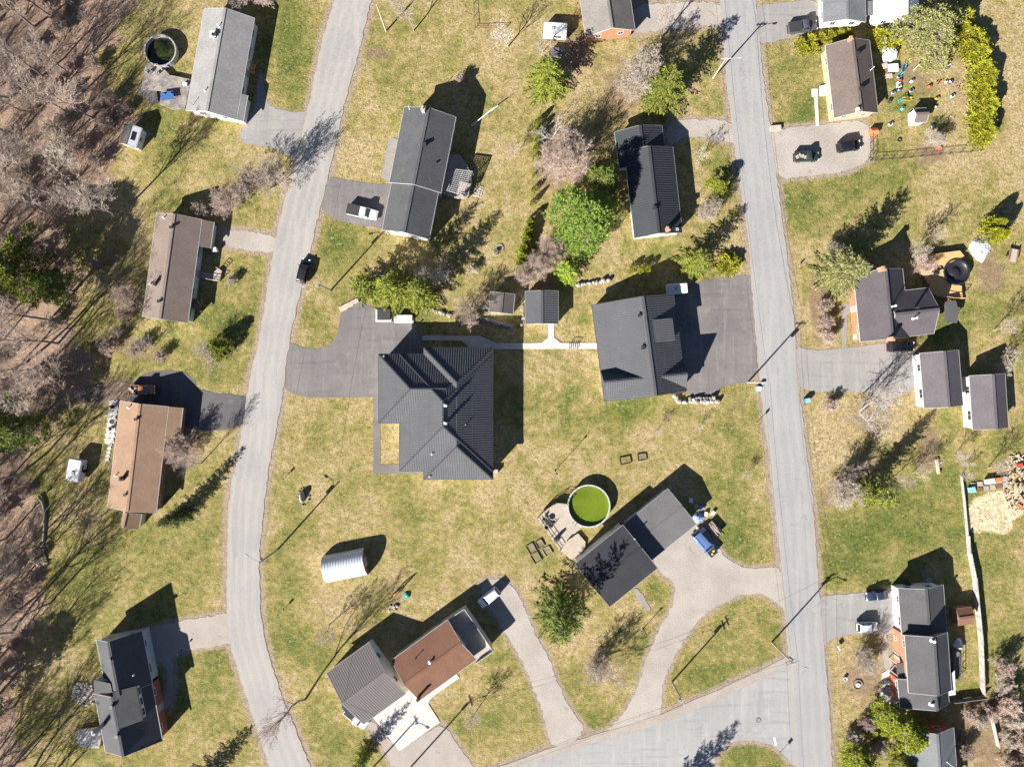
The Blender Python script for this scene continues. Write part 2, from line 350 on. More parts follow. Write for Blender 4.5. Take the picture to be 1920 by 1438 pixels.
GRN = blobs([(545,110,40,90,.9),(535,60,30,50,.5),(500,75,20,60,.3),(150,1100,130,80,.35),(280,1050,130,90,.3),(330,1290,110,110,.4),(420,1250,40,90,.3),(240,1010,60,40,.3),
 (1300,460,40,30,.3),(1180,450,60,30,.3),(1340,330,30,60,.5),(1330,200,50,40,.45),(640,440,60,50,.45),(600,600,40,40,.2),(1480,400,60,70,.6),(1560,370,110,50,.35),(1600,1020,110,90,.5),(1700,960,120,60,.35),(1780,1000,60,80,.45),(1570,1060,60,40,.5),
 (1350,1220,90,70,.5),(1310,1270,60,30,.4),(1230,1100,25,25,.6),(1430,1425,70,40,.6),(1760,620,70,40,.5),(1850,560,60,80,.3),(1660,350,80,30,.3),(1500,130,60,60,.3),(1500,200,50,40,.4),(1690,220,50,60,.3),(1750,200,60,50,.25),(1870,1250,40,120,.4),(1880,1100,50,90,.35),(1890,1000,50,40,.25),
 (560,870,60,90,.2),(530,1000,30,80,.25),(520,1130,30,90,.3),(560,1200,40,90,.25),(620,1400,70,60,.35),(900,1350,100,60,.3),(960,1280,50,60,.2),(1100,1340,60,60,.4),(1180,1270,50,60,.3),(1060,1270,30,30,.2),(730,770,30,50,-.35),(730,830,20,60,.1),(1180,770,90,25,.6),(1380,900,50,80,.25),(1380,1010,40,50,.3),
 (1100,800,80,50,.1),(640,1040,60,60,.1),(840,1010,120,70,.12),(450,560,40,90,.35),(420,680,60,40,.5),(400,600,40,60,.3),(360,300,80,40,.15),(300,640,60,30,.1),(880,640,60,20,.1),(1070,600,40,30,.2),(1000,700,30,60,.1),
 (700,120,70,70,.15),(760,90,60,50,.25),(830,170,70,50,.15),(660,300,30,60,-.15),(690,180,30,50,-.3),(700,300,40,40,-.1),(960,150,60,90,-.25),(930,300,60,90,-.1),(1060,880,130,50,-.3),(960,830,60,40,-.15),(990,960,50,60,-.2),(1300,830,70,70,-.2),(1400,760,30,60,-.15),(1250,860,60,30,-.2),
 (1560,800,40,90,-.5),(1540,900,25,50,-.4),(1490,520,30,90,-.2),(1640,780,80,50,-.3),(1750,780,30,50,-.1),(1790,180,40,120,-.35),(1900,200,60,200,-.3),(1890,60,50,100,-.2),(1580,1200,30,80,-.2),(1600,1290,60,60,-.35),(1640,1230,40,40,-.35),(600,1060,30,30,-.3),(640,1150,50,50,-.25),(740,1130,60,40,-.2),(1100,1220,60,60,-.15),(1740,1170,1,1,0)])
BARE = blobs([(700,100,22,14,.8),(730,105,25,12,.5),(1800,1000,1,1,0),(1210,160,60,40,.55),(1050,260,50,60,.5),(1040,340,50,40,.6),(1010,520,50,50,.7),(880,600,40,20,.4),(1180,120,60,60,.35),(1150,210,70,70,.45),(1640,785,50,40,.75),(1560,780,35,60,.35),(1745,830,22,40,.9),(1730,870,25,20,.5),(1860,520,32,34,.9),(1850,490,20,30,.4),
 (1745,285,40,35,.8),(1735,165,30,50,.45),(1800,150,20,90,.5),(1700,130,40,30,.5),(1570,430,60,30,.4),(1530,560,14,60,.9),(1545,610,20,70,.6),(1560,930,35,35,.6),(1545,1000,14,60,.3),(1610,1260,60,60,.5),(1650,1300,60,50,.4),(1850,1350,60,60,.7),(1830,1400,60,60,.6),(1900,1420,40,60,.6),(1600,1390,40,50,.4),(1890,1340,25,60,.6),
 (210,640,60,40,.5),(290,660,60,30,.45),(330,420,60,20,.4),(420,380,60,40,.35),(450,340,50,30,.4),(330,850,40,60,.5),(365,830,40,50,.5),(1110,1240,50,50,.35),(1140,1270,40,30,.35),(620,1140,40,50,.45),(745,1130,30,25,.5),(895,60,35,40,.35),(960,90,40,60,.3),(1065,75,40,50,.5),(1060,110,50,30,.6),(860,1100,80,14,.3),(920,1080,40,20,.5),(560,1340,50,60,.3),(900,1330,20,40,.2),
 (1260,50,60,20,.3),(400,430,40,20,.3),(1300,310,40,50,.3),(1230,800,60,40,.25),(1330,770,60,40,.25),(1385,760,30,60,.3),(700,770,15,40,.3),(1180,1240,20,60,.3),(1225,1160,15,50,.5),(330,570,20,40,.3),(690,885,60,20,.2),(1740,1150,60,60,.2)])
SAW = blobs([(1855,960,38,28,1.5),(1890,945,35,22,1.3),(1828,985,18,14,.9),(1880,990,20,12,.8)])
SAW = np.clip(SAW, 0, 1)
GRV = np.zeros(GX.shape)
for poly in ([*LR_L, *LR_R[::-1]], [*RR_L, *RR_R[::-1]], SIDE_ROAD):
    d = pdist(GX, GY, poly); GRV = np.maximum(GRV, np.clip(1.12 - d / 19, 0, 1))
for n_, l_, m_, pts in DRIVES:
    if m_ in ('gravel_pale', 'gravel_pink', 'drive_pale', 'dirt'):
        d = pdist(GX, GY, pts); GRV = np.maximum(GRV, (1.0 if 'gravel' in m_ else .75) * np.clip(1.1 - d / (16 if 'gravel' in m_ else 11), 0, 1))
GZ = np.full(GX.shape, -.02) + np.where(GRV > 0, 0, .012 * wob(GX, GY, 17, .9))
nv = GX.size; ny, nx = GX.shape
co = np.stack([(GX.ravel() - 960) * S, -(GY.ravel() - 719) * S, GZ.ravel()], 1)
idx = np.arange(nv).reshape(ny, nx)
quads = np.stack([idx[:-1,:-1], idx[1:,:-1], idx[1:,1:], idx[:-1,1:]], -1).reshape(-1, 4)
def fastmesh(name, co, quads, mat):
    me = bpy.data.meshes.new(name); k = quads.shape[1]
    me.vertices.add(len(co)); me.vertices.foreach_set('co', np.asarray(co, np.float32).ravel())
    me.loops.add(quads.size); me.loops.foreach_set('vertex_index', quads.astype(np.int32).ravel())
    me.polygons.add(len(quads)); me.polygons.foreach_set('loop_start', np.arange(0, quads.size, k, dtype=np.int32))
    me.update(calc_edges=True); me.validate()
    if mat: me.materials.append(mat)
    return me
def groundmat():
    m, N, L, b = nodes('ground_cover'); b.inputs['Roughness'].default_value = .95; b.inputs['Specular IOR Level'].default_value = .1
    A = N.new('ShaderNodeAttribute'); A.attribute_name = 'cover'; sa = N.new('ShaderNodeSeparateColor'); L.new(A.outputs['Color'], sa.inputs[0])
    B = N.new('ShaderNodeAttribute'); B.attribute_name = 'edge'; sb = N.new('ShaderNodeSeparateColor'); L.new(B.outputs['Color'], sb.inputs[0])
    n0 = noise_(N, L, .035, 3); n1 = noise_(N, L, .13, 5, .62); n2 = noise_(N, L, .55, 5, .65); n3 = noise_(N, L, 2.0, 4, .7); n4 = noise_(N, L, 6.0, 3, .75); n5 = noise_(N, L, 1.0, 4, .7)
    def c(n, k): return math_(N, L, 'MULTIPLY', math_(N, L, 'SUBTRACT', n, .5), k)
    def add(*v):
        r = v[0]
        for x in v[1:]: r = math_(N, L, 'ADD', r, x)
        return r
    g = add(math_(N, L, 'MULTIPLY', sa.outputs[1], .72), c(n0, .9), c(n1, 1.9), c(n2, 1.9), c(n3, 1.5), .27)
    cr = N.new('ShaderNodeValToRGB'); e = cr.color_ramp.elements
    e[0].position = 0.0; e[0].color = (.32, .25, .135, 1); e[1].position = 1.0; e[1].color = (.085, .108, .024, 1)
    for p, k in ((.22, (.268, .213, .088)), (.45, (.200, .176, .058)), (.72, (.128, .138, .036))):
        q = e.new(p); q.color = (*k, 1)
    L.new(g, cr.inputs[0]); col = cr.outputs[0]
    # pale dead tufts
    col = mix_(N, L, rng_(N, L, add(n3, c(n2, .8)), .56, .74, 0, .38), col, (.37, .30, .165))
    # bare brown soil and thatch
    br = mix_(N, L, rng_(N, L, n3, .35, .65), (.245, .175, .115), (.165, .115, .075))
    col = mix_(N, L, rng_(N, L, add(sa.outputs[2], c(n1, .5), c(n2, .9), c(n3, .5)), .3, .7, 0, .85), col, br)
    # leaf litter
    li = mix_(N, L, rng_(N, L, n3, .35, .66), (.37, .26, .188), (.15, .105, .078))
    li = mix_(N, L, rng_(N, L, n2, .55, .7, 0, .6), li, (.44, .35, .265))
    col = mix_(N, L, rng_(N, L, add(sa.outputs[0], c(n2, .8), c(n3, .4)), .35, .68), col, li)
    # verge grit
    col = mix_(N, L, rng_(N, L, add(sb.outputs[0], c(n2, .8), c(n3, .6)), .42, .85, 0, .95), col, mix_(N, L, rng_(N, L, n3, .4, .62), (.31, .255, .2), (.23, .175, .125)))
    # sawdust
    col = mix_(N, L, rng_(N, L, add(sb.outputs[1], c(n2, .8), c(n3, .3)), .35, .6), col, mix_(N, L, rng_(N, L, n2, .4, .6), (.58, .46, .30), (.46, .35, .22)))
    gr = add(c(n4, 2.2), c(n3, 1.7), c(n5, 1.2), 1.0)
    vm = N.new('ShaderNodeVectorMath'); vm.operation = 'SCALE'; L.new(col, vm.inputs[0]); L.new(gr, vm.inputs['Scale'])
    L.new(vm.outputs[0], b.inputs['Base Color'])
    bump_(N, L, add(n3, n4), .7, .16, b); return m
gme = fastmesh('ground', co, quads, groundmat())
def colattr(me, name, r, g, b):
    at = me.color_attributes.new(name, 'FLOAT_COLOR', 'POINT')
    at.data.foreach_set('color', np.stack([r.ravel(), g.ravel(), b.ravel(), np.ones(r.size)], 1).astype(np.float32).ravel())
colattr(gme, 'cover', LIT, GRN, BARE); colattr(gme, 'edge', GRV, SAW, SAW)
tag(link('ground', gme), 'patchy spring grass and leaf litter round the houses', kind='structure')

# ---------------------------------------------------------------- roads and drives
def resample(pts, step):
    out = []; 
    for i in range(len(pts)-1):
        a, b = Vector(pts[i]), Vector(pts[i+1]); n = max(1, int((b-a).length / step))
        out += [a.lerp(b, k/n) for k in range(n)]
    return out + [Vector(pts[-1])]
def strip(name, label, left, right, z, mat, n=9):
    Lp, Rp = smooth(left, 2), smooth(right, 2); m = 260
    def by(pts, t):
        cum = [0]
        for i in range(len(pts)-1): cum.append(cum[-1] + math.dist(pts[i], pts[i+1]))
        d = t * cum[-1]
        for i in range(len(pts)-1):
            if d <= cum[i+1] + 1e-9:
                f = (d - cum[i]) / max(1e-9, cum[i+1] - cum[i])
                return Vector(pts[i]).lerp(Vector(pts[i+1]), f)
        return Vector(pts[-1])
    v = []; ac = []
    for i in range(m):
        a, b = by(Lp, i/(m-1)), by(Rp, i/(m-1)); u = (b-a).normalized()
        a += u * R.uniform(-1.6, 1.6); b += u * R.uniform(-1.6, 1.6)
        for k in range(n):
            q = a.lerp(b, k/(n-1)); v.append(P(q.x, q.y, 0) + Vector((0, 0, z))); ac.append(k/(n-1))
    f = [(i*n+k, (i+1)*n+k, (i+1)*n+k+1, i*n+k+1) for i in range(m-1) for k in range(n-1)]
    me = mesh(name, v, f, mat); at = me.attributes.new('across', 'FLOAT', 'POINT'); at.data.foreach_set('value', ac)
    return tag(link(name, me), label, kind='structure')
def sheet(name, label, pts, z, mat, jit=.9, it=1, sm=True):
    p = smooth(pts, it, True) if it else pts
    p = [(q.x + R.uniform(-jit, jit), q.y + R.uniform(-jit, jit)) for q in resample(list(p) + [p[0]], 5 if jit > 2 else 9)[:-1]]
    mb = MB(); w_ = [P(x, y) for x, y in p]
    n = len(w_); ar = sum(w_[i].x*w_[(i+1) % n].y - w_[(i+1) % n].x*w_[i].y for i in range(n))
    if ar < 0: w_ = w_[::-1]
    from mathutils.geometry import tessellate_polygon
    tr = tessellate_polygon([w_])
    mb.add([q + Vector((0, 0, z)) for q in w_], [tuple(t) for t in tr])
    me = mb.mesh(name, mat); me.update()
    if me.polygons and me.polygons[0].normal.z < 0: me.flip_normals()
    return tag(link(name, me), label, kind='structure')
strip('road', 'pale worn road curving down past the wood', LR_L, LR_R, .050, MAT['road'])
strip('road', 'straight grey road lined with utility poles', RR_L, RR_R, .056, MAT['road2'])
sheet('road', 'side road meeting the straight road at a junction', SIDE_TOP + SIDE_ROAD[10:], .044, MAT['side'])
sheet('road_shoulder', 'pinkish gravel shoulder along the side road', SIDE_ROAD, .038, MAT['gravel_pink'])
for i, (n_, l_, m_, pts) in enumerate(DRIVES):
    hard = m_ in ('concrete',) or 'asphalt walk' in l_
    sheet(n_, l_, pts, .012 + .0011 * i if m_ != 'concrete' else .075 + .001 * i, MAT[m_], jit=.15 if hard else (2.2 if 'gravel' in m_ or m_ == 'dirt' else 1.2), it=0 if hard else 2)

# junction details
for x, y, l_ in ((1422,1349,'round iron manhole cover in the side road'),):
    t = thing('manhole_cover', l_, 'manhole cover', P(x, y) + Vector((0,0,.06))); m = MB(); m.lathe((0,0,0), [(.48,-.03),(.48,.012),(.40,.014),(.38,.006),(.01,.006)], 20); m.local('ring', MAT['drive_dark'], t); m = MB(); m.cyl((0,0,.0), .36, .012, 18); m.local('lid', MAT['drive_pale'], t)
m = MB(); m.bar(P(1451,1381) + Vector((0,0,.066)), P(1455,1397) + Vector((0,0,.066)), .4, .008); tag(m.world('road_marking', M('road_paint', (.6,.6,.6), (.45,.45,.45), s1=2, s2=8, fine=.3)), 'worn white stop line at the junction', kind='structure')
# ---------------------------------------------------------------- building materials
def shingle(name, c, wear=None):
    return M(name, c, [x * .86 for x in c], wear, s1=.35, s2=4.5, fine=.22, amt=.9, rough=.92, bump=.35, spec=.15)
MAT.update(fence_grey=M('fence_grey', (.40,.385,.365), (.28,.265,.25), (.5,.49,.47), s1=.9, s2=5, fine=.3, amt=1),
 sh_light=shingle('shingle_light_grey', (.25,.245,.24)), sh_brown=shingle('shingle_brown', (.195,.155,.133)), sh_tan=shingle('shingle_tan', (.27,.178,.122)),
 sh_char=shingle('shingle_charcoal', (.082,.083,.088), (.105,.104,.102)), sh_grey=shingle('shingle_warm_grey', (.185,.17,.155)), sh_taupe=shingle('shingle_taupe', (.130,.105,.092)),
 sh_plum=shingle('shingle_plum_grey', (.082,.074,.081)), sh_plum2=shingle('shingle_plum_pale', (.108,.099,.106)), sh_rust=shingle('shingle_rust', (.165,.086,.058)),
 sh_dark=shingle('shingle_dark', (.078,.078,.083)), sh_slate=shingle('shingle_slate', (.082,.082,.085), (.1,.098,.096)), sh_pale2=shingle('shingle_pale', (.15,.155,.165)),
 sh_shed=shingle('shingle_shed', (.10,.09,.085)), tar_grey=shingle('roll_roof_grey', (.125,.122,.125)), tar_dark=shingle('roll_roof_dark', (.036,.037,.043)),
 metal_dark=M('metal_roof_dark', (.080,.082,.090), (.064,.066,.073), (.098,.099,.103), s1=.3, s2=3, fine=.06, rough=.75, metal=0, spec=.15),
 metal_black=M('metal_roof_black', (.042,.045,.052), (.034,.037,.043), s1=.3, s2=3, fine=.06, rough=.75, metal=0, spec=.15),
 metal_grey=M('metal_roof_grey', (.135,.123,.122), (.12,.108,.107), s1=.3, s2=3, fine=.06, rough=.75, metal=0, spec=.15),
 metal_white=M('metal_sheet_white', (.62,.63,.65), (.55,.56,.58), s1=.3, s2=3, fine=.04, rough=.45, metal=.1, spec=.4),
 siding_white=M('siding_white', (.62,.61,.58), (.56,.55,.52), s1=.8, s2=8, fine=.06, rough=.6), siding_cream=M('siding_cream', (.6,.53,.42), s1=.8, s2=8, fine=.06, rough=.6),
 siding_grey=M('siding_blue_grey', (.36,.4,.45), s1=.8, s2=8, fine=.06, rough=.6), siding_green=M('siding_pale_green', (.48,.55,.52), s1=.8, s2=8, fine=.06),
 brick_or=M('brick_orange', (.36,.175,.10), (.28,.135,.08), s1=2, s2=6, fine=.25), brick_tan=M('brick_tan', (.42,.315,.215), (.36,.265,.18), s1=2, s2=6, fine=.2), brick_red=M('brick_red', (.3,.1,.06), (.22,.075,.045), s1=2, s2=6, fine=.25),
 brick_brown=M('brick_brown', (.24,.13,.085), (.18,.095,.06), s1=2, s2=6, fine=.25),
 trim_white=paint('trim_white', (.4,.4,.4), .5), trim_dark=paint('trim_dark', (.045,.047,.052), .85, .1), trim_grey=paint('trim_grey', (.3,.3,.31), .5), trim_brown=paint('trim_brown', (.2,.12,.08), .5),
 pane=glass('window_glass'), door=paint('door_paint', (.35,.3,.26), .5), chim=M('chimney_brick', (.42,.24,.17), (.3,.17,.12), s2=8, fine=.3), vent=paint('vent_metal', (.3,.3,.3), .5), vent_dk=paint('vent_dark', (.03,.03,.033), .5),
 pipe_w=paint('pipe_white', (.75,.75,.75), .4), wood_new=M('deck_wood_new', (.56,.33,.145), (.5,.28,.11), s1=1.2, s2=8, fine=.15), wood_old=M('deck_wood_grey', (.36,.31,.27), (.27,.235,.21), s1=1.2, s2=8, fine=.2), wood_dk=M('deck_wood_dark', (.17,.155,.15), (.11,.1,.1), s1=1.2, s2=8, fine=.2),
 wood_pale=M('wood_pale', (.40,.345,.285), (.31,.265,.215), s1=1.2, s2=8, fine=.2), wood_br=M('wood_brown', (.2,.105,.06), (.15,.08,.045), s1=1.2, s2=8, fine=.2), stone=M('stone', (.28,.26,.235), (.19,.175,.16), (.4,.37,.34), s1=1.5, s2=6, fine=.25, amt=1, bump=.5), stone_pale=M('stone_pale', (.38,.345,.3), (.28,.25,.215), s1=1.5, s2=6, fine=.25, amt=1, bump=.5))

_win = {}
def window(house, pos, ang, w, h, trim='trim_white'):
    key = (round(w, 2), round(h, 2), trim)
    if key not in _win:
        f = MB(); t = .09
        for c, d in (((0,0,h/2),(w+2*t,.09,t*2)),((0,0,-h/2),(w+2*t,.13,t*2)),((-w/2,0,0),(t*2,.09,h)),((w/2,0,0),(t*2,.09,h)),((0,0,0),(.06,.07,h))): f.box(c, d)
        p = MB(); p.box((0,-.01,0), (w, .04, h))
        _win[key] = (f.mesh('window', MAT[trim]), p.mesh('pane', MAT['pane']))
    a, b = _win[key]
    o = link('window', a, house, pos - rootloc(house), ang - math.pi/2)
    link('pane', b, o); return o
def door(house, pos, ang, w=1.0, h=2.05, mat='door'):
    f = MB(); f.box((0, 0, h/2), (w + .2, .08, h + .1)); p = MB(); p.box((0, .05, h/2), (w, .05, h)); k = MB(); k.box((w*.38, .1, h*.48), (.12, .08, .05))
    o = f.mesh('door', MAT['trim_white']); o = link('door', o, house, pos - rootloc(house), ang - math.pi/2)
    link('door_leaf', p.mesh('door_leaf', MAT[mat]), o); link('handle', k.mesh('handle', MAT['vent']), o)

def rib_face(mb, poly, spacing=.42, w=.2, h=.034, cross=None):
    n = (poly[1]-poly[0]).cross(poly[2]-poly[0]).normalized()
    if n.z < 0: n = -n
    d = (Vector((0,0,-1)) - n * Vector((0,0,-1)).dot(n))
    d = d.normalized() if d.length > 1e-4 else Vector((1,0,0))
    e = n.cross(d)
    def lines(e, d, sp, w, h, inset):
        s = [p.dot(e) for p in poly]; x = min(s) + sp * .5
        while x < max(s) - .02:
            ts = []
            for i in range(len(poly)):
                a, b = poly[i], poly[(i+1) % len(poly)]; sa, sb = a.dot(e) - x, b.dot(e) - x
                if sa * sb < 0: ts.append((a + (b-a) * (sa/(sa-sb))))
            if len(ts) == 2:
                a, b = ts
                if a.dot(d) > b.dot(d): a, b = b, a
                u = (b - a)
                if u.length > .3:
                    u.normalize(); a = a + u*inset; b = b - u*inset
                    v = []
                    for p in (a, b):
                        for k, hh in ((-w/2, .002), (-w*.28, h), (w*.28, h), (w/2, .002)): v.append(p + e*k + n*hh)
                    mb.add(v, [(0,1,5,4),(1,2,6,5),(2,3,7,6),(0,3,2,1),(4,5,6,7)])
            x += sp
    lines(e, d, spacing, w, h, .02)
    if cross: lines(d, e, cross, .06, .018, .02)

class Gable:
    def __init__(s, A0, A1, B0, B1, zeA, zr, zeB=None, t=.5):
        zeB = zeA if zeB is None else zeB; zm = (zeA + zeB) / 2
        A0, A1, B0, B1 = P(*A0, zeA), P(*A1, zeA), P(*B0, zeB), P(*B1, zeB)
        s.zeA, s.zeB, s.zr, s.t = zeA, zeB, zr, t
        u = ((A1-A0) + (B1-B0)) / 2; u.z = 0; s.L = u.length; s.u = u.normalized()
        s.v = Vector((-s.u.y, s.u.x, 0)); wv = ((B0-A0) + (B1-A1)) / 2
        if wv.dot(s.v) < 0: s.v = -s.v
        s.W = wv.dot(s.v); s.c = (A0+A1+B0+B1) / 4; s.c.z = 0
        s.vr = (t - .5) * s.W
        s.sA = (zr - zeA) / (s.vr + s.W/2); s.sB = (zr - zeB) / (s.W/2 - s.vr)
    def pt(s, u, v, z): return s.c + s.u*u + s.v*v + Vector((0, 0, z))
    def zv(s, v): return s.zr - s.sA*(s.vr - v) if v < s.vr else s.zr - s.sB*(v - s.vr)
    def at(s, px, py):
        z = s.zr
        for _ in range(8):
            p = P(px, py, z); d = p - s.c; z = s.zv(d.dot(s.v))
        return P(px, py, z)
    def fr(s, px, py):                       # pixel on the eave plane -> local u, v
        d = P(px, py, (s.zeA+s.zeB)/2) - s.c; return d.dot(s.u), d.dot(s.v)

def gable(h, g, roof, wall, trim='trim_white', oh=.4, ohe=.35, th=.16, ext=(), wins=True, ribs=None, zb=0.0, door_wall=None, ends=True, cross=None, ridge=True, wsz=(1.3, 1.0)):
    L2, W2 = g.L/2, g.W/2; r = MB()
    def slab(pl):                            # closed slab below the four top corners
        lo = [p - Vector((0,0,th)) for p in pl]; n = (pl[1]-pl[0]).cross(pl[2]-pl[0])
        if n.z < 0: pl, lo = pl[::-1], lo[::-1]
        r.add(pl + lo, [(0,1,2,3),(7,6,5,4),(0,4,5,1),(1,5,6,2),(2,6,7,3),(3,7,4,0)])
    ur = g.vr
    fA = [g.pt(-L2,-W2,g.zeA), g.pt(L2,-W2,g.zeA), g.pt(L2,ur,g.zr), g.pt(-L2,ur,g.zr)]
    fB = [g.pt(-L2,ur,g.zr), g.pt(L2,ur,g.zr), g.pt(L2,W2,g.zeB), g.pt(-L2,W2,g.zeB)]
    slab(fA); slab(fB); faces = [fA, fB]; wl = MB(); tr = MB()
    for side, u0, u1, e in ext:              # the slope carried on over a projecting bay
        if side == 'A': v0, v1, z0, z1 = -W2 + .01, -W2 - e, g.zv(-W2), g.zeA - g.sA*e
        else: v0, v1, z0, z1 = W2 - .01, W2 + e, g.zv(W2), g.zeB - g.sB*e
        f = [g.pt(u0,v0,z0), g.pt(u1,v0,z0), g.pt(u1,v1,z1), g.pt(u0,v1,z1)]; slab(f); faces.append(f)
        sg = -1 if side == 'A' else 1; vi = v1 - sg*oh; vj = sg*(W2 - oh - .3)
        wl.prism([g.pt(u0+oh*.8,vi,0), g.pt(u1-oh*.8,vi,0), g.pt(u1-oh*.8,vj,0), g.pt(u0+oh*.8,vj,0)], zb, z1 - th + .05)
        tr.bar(g.pt(u0,v1+sg*.03,z1-.06), g.pt(u1,v1+sg*.03,z1-.06), .07, .2)
    ro = r.world('roof', MAT[roof], h)
    a, b = -W2 + oh, W2 - oh; e = L2 - ohe
    prof = [(a, zb), (b, zb), (b, g.zv(b) - th - .01), (ur, g.zr - th - .01), (a, g.zv(a) - th - .01)]
    v = [g.pt(-e, y, z) for y, z in prof] + [g.pt(e, y, z) for y, z in prof]
    wl.add(v, [(0,1,2,3,4)[::-1], (5,6,7,8,9), (0,1,6,5), (1,2,7,6), (2,3,8,7), (3,4,9,8), (4,0,5,9)])
    wl.world('wall', MAT[wall], h)
    for u in (-L2 - .022, L2 + .022):          # rakes
        tr.bar(g.pt(u,-W2-.02,g.zeA-.09), g.pt(u,ur,g.zr-.09), .05, .18); tr.bar(g.pt(u,ur,g.zr-.09), g.pt(u,W2+.02,g.zeB-.09), .05, .18)
    tr.bar(g.pt(-L2,-W2-.04,g.zeA-.1), g.pt(L2,-W2-.04,g.zeA-.1), .06, .18); tr.bar(g.pt(-L2,W2+.04,g.zeB-.1), g.pt(L2,W2+.04,g.zeB-.1), .06, .18)
    tr.world('fascia', MAT[trim], h)
    if ridge:
        rc = MB()
        for s_ in (-1, 1):
            rc.bar(g.pt(-L2-.02, ur + s_*.12, g.zr - .12*(g.sA if s_ < 0 else g.sB) + .025), g.pt(L2+.02, ur + s_*.12, g.zr - .12*(g.sA if s_ < 0 else g.sB) + .025), .25, .05)
        rc.world('ridge_cap', MAT[roof], ro)
    if ribs:
        rb = MB()
        for f in faces: rib_face(rb, f, ribs, cross=cross)
        tag(rb.world('rib', MAT[roof], ro), kind='stuff')
    if wins:
        ua, va = math.atan2(g.u.y, g.u.x), math.atan2(g.v.y, g.v.x)
        for sg, ze in ((-1, g.zv(a)), (1, g.zv(b))):
            n = max(2, int(g.L / 3.4)); yy = (b if sg > 0 else a) + sg*.02
            for k in range(n):
                u = -e + (k + .5) * 2*e/n
                if any((side == 'A') == (sg < 0) and u0 - .8 < u < u1 + .8 for side, u0, u1, _ in ext): continue
                ww = wsz[0] * (1.35 if k % 3 == 1 else 1)
                if door_wall == ('A' if sg < 0 else 'B') and k == n//2:
                    door(h, g.pt(u, yy, zb + .15), va + (math.pi if sg < 0 else 0)); continue
                window(h, g.pt(u, yy, ze - 1.15), va + (math.pi if sg < 0 else 0), ww, wsz[1])
                if ze - zb > 4 and k % 2 == 0: window(h, g.pt(u, yy, zb + .9), va + (math.pi if sg < 0 else 0), .9, .55)
        if ends:
            for sg in (-1, 1):
                for q in ((a*.5, b*.5) if g.W > 7 else ((a+b)/2,)):
                    window(h, g.pt(sg*(e+.02), q, min(g.zv(a), g.zv(b)) - 1.15), ua + (math.pi if sg < 0 else 0), 1.0, wsz[1])
    g.roof = ro; return g
def R_box_vent(g, px, py, s=.45, hh=.4, mat='vent_dk'):
    p = g.at(px, py); m = MB(); m.box(p + Vector((0,0,hh*.35)), (s*.7, s*.7, hh*1.3)); m.box(p + Vector((0,0,hh)), (s*1.15, s*1.15, .12)); m.world('roof_vent', MAT[mat], g.roof)
def R_pipe(g, px, py, r=.09, hh=.6, mat='pipe_w'):
    p = g.at(px, py); m = MB(); m.tube([p - Vector((0,0,.2)), p + Vector((0,0,hh))], r, 8); m.lathe(p + Vector((0,0,-.02)), [(r*2.6, 0), (r*1.1, .16)], 8); m.lathe(p + Vector((0,0,hh)), [(r*1.7, -.06), (r*1.7, .05), (0.01, .09)], 8); m.world('vent_pipe', MAT[mat], g.roof)
def R_chimney(g, px, py, s=.8, top=1.2, mat='chim'):
    p = g.at(px, py); z = max(g.zr + top*.4, p.z + top); a = math.atan2(g.u.y, g.u.x)
    m = MB(); m.box((p.x, p.y, (p.z - .6 + z)/2), (s, s*.8, z - p.z + .6), a); m.box((p.x, p.y, z + .06), (s*1.2, s*1.0, .12), a)
    for k in (-.2, .2): m.cyl((p.x + k*s*math.cos(a), p.y + k*s*math.sin(a), z + .1), s*.15, .3, 8)
    m.world('chimney', MAT[mat], g.roof)
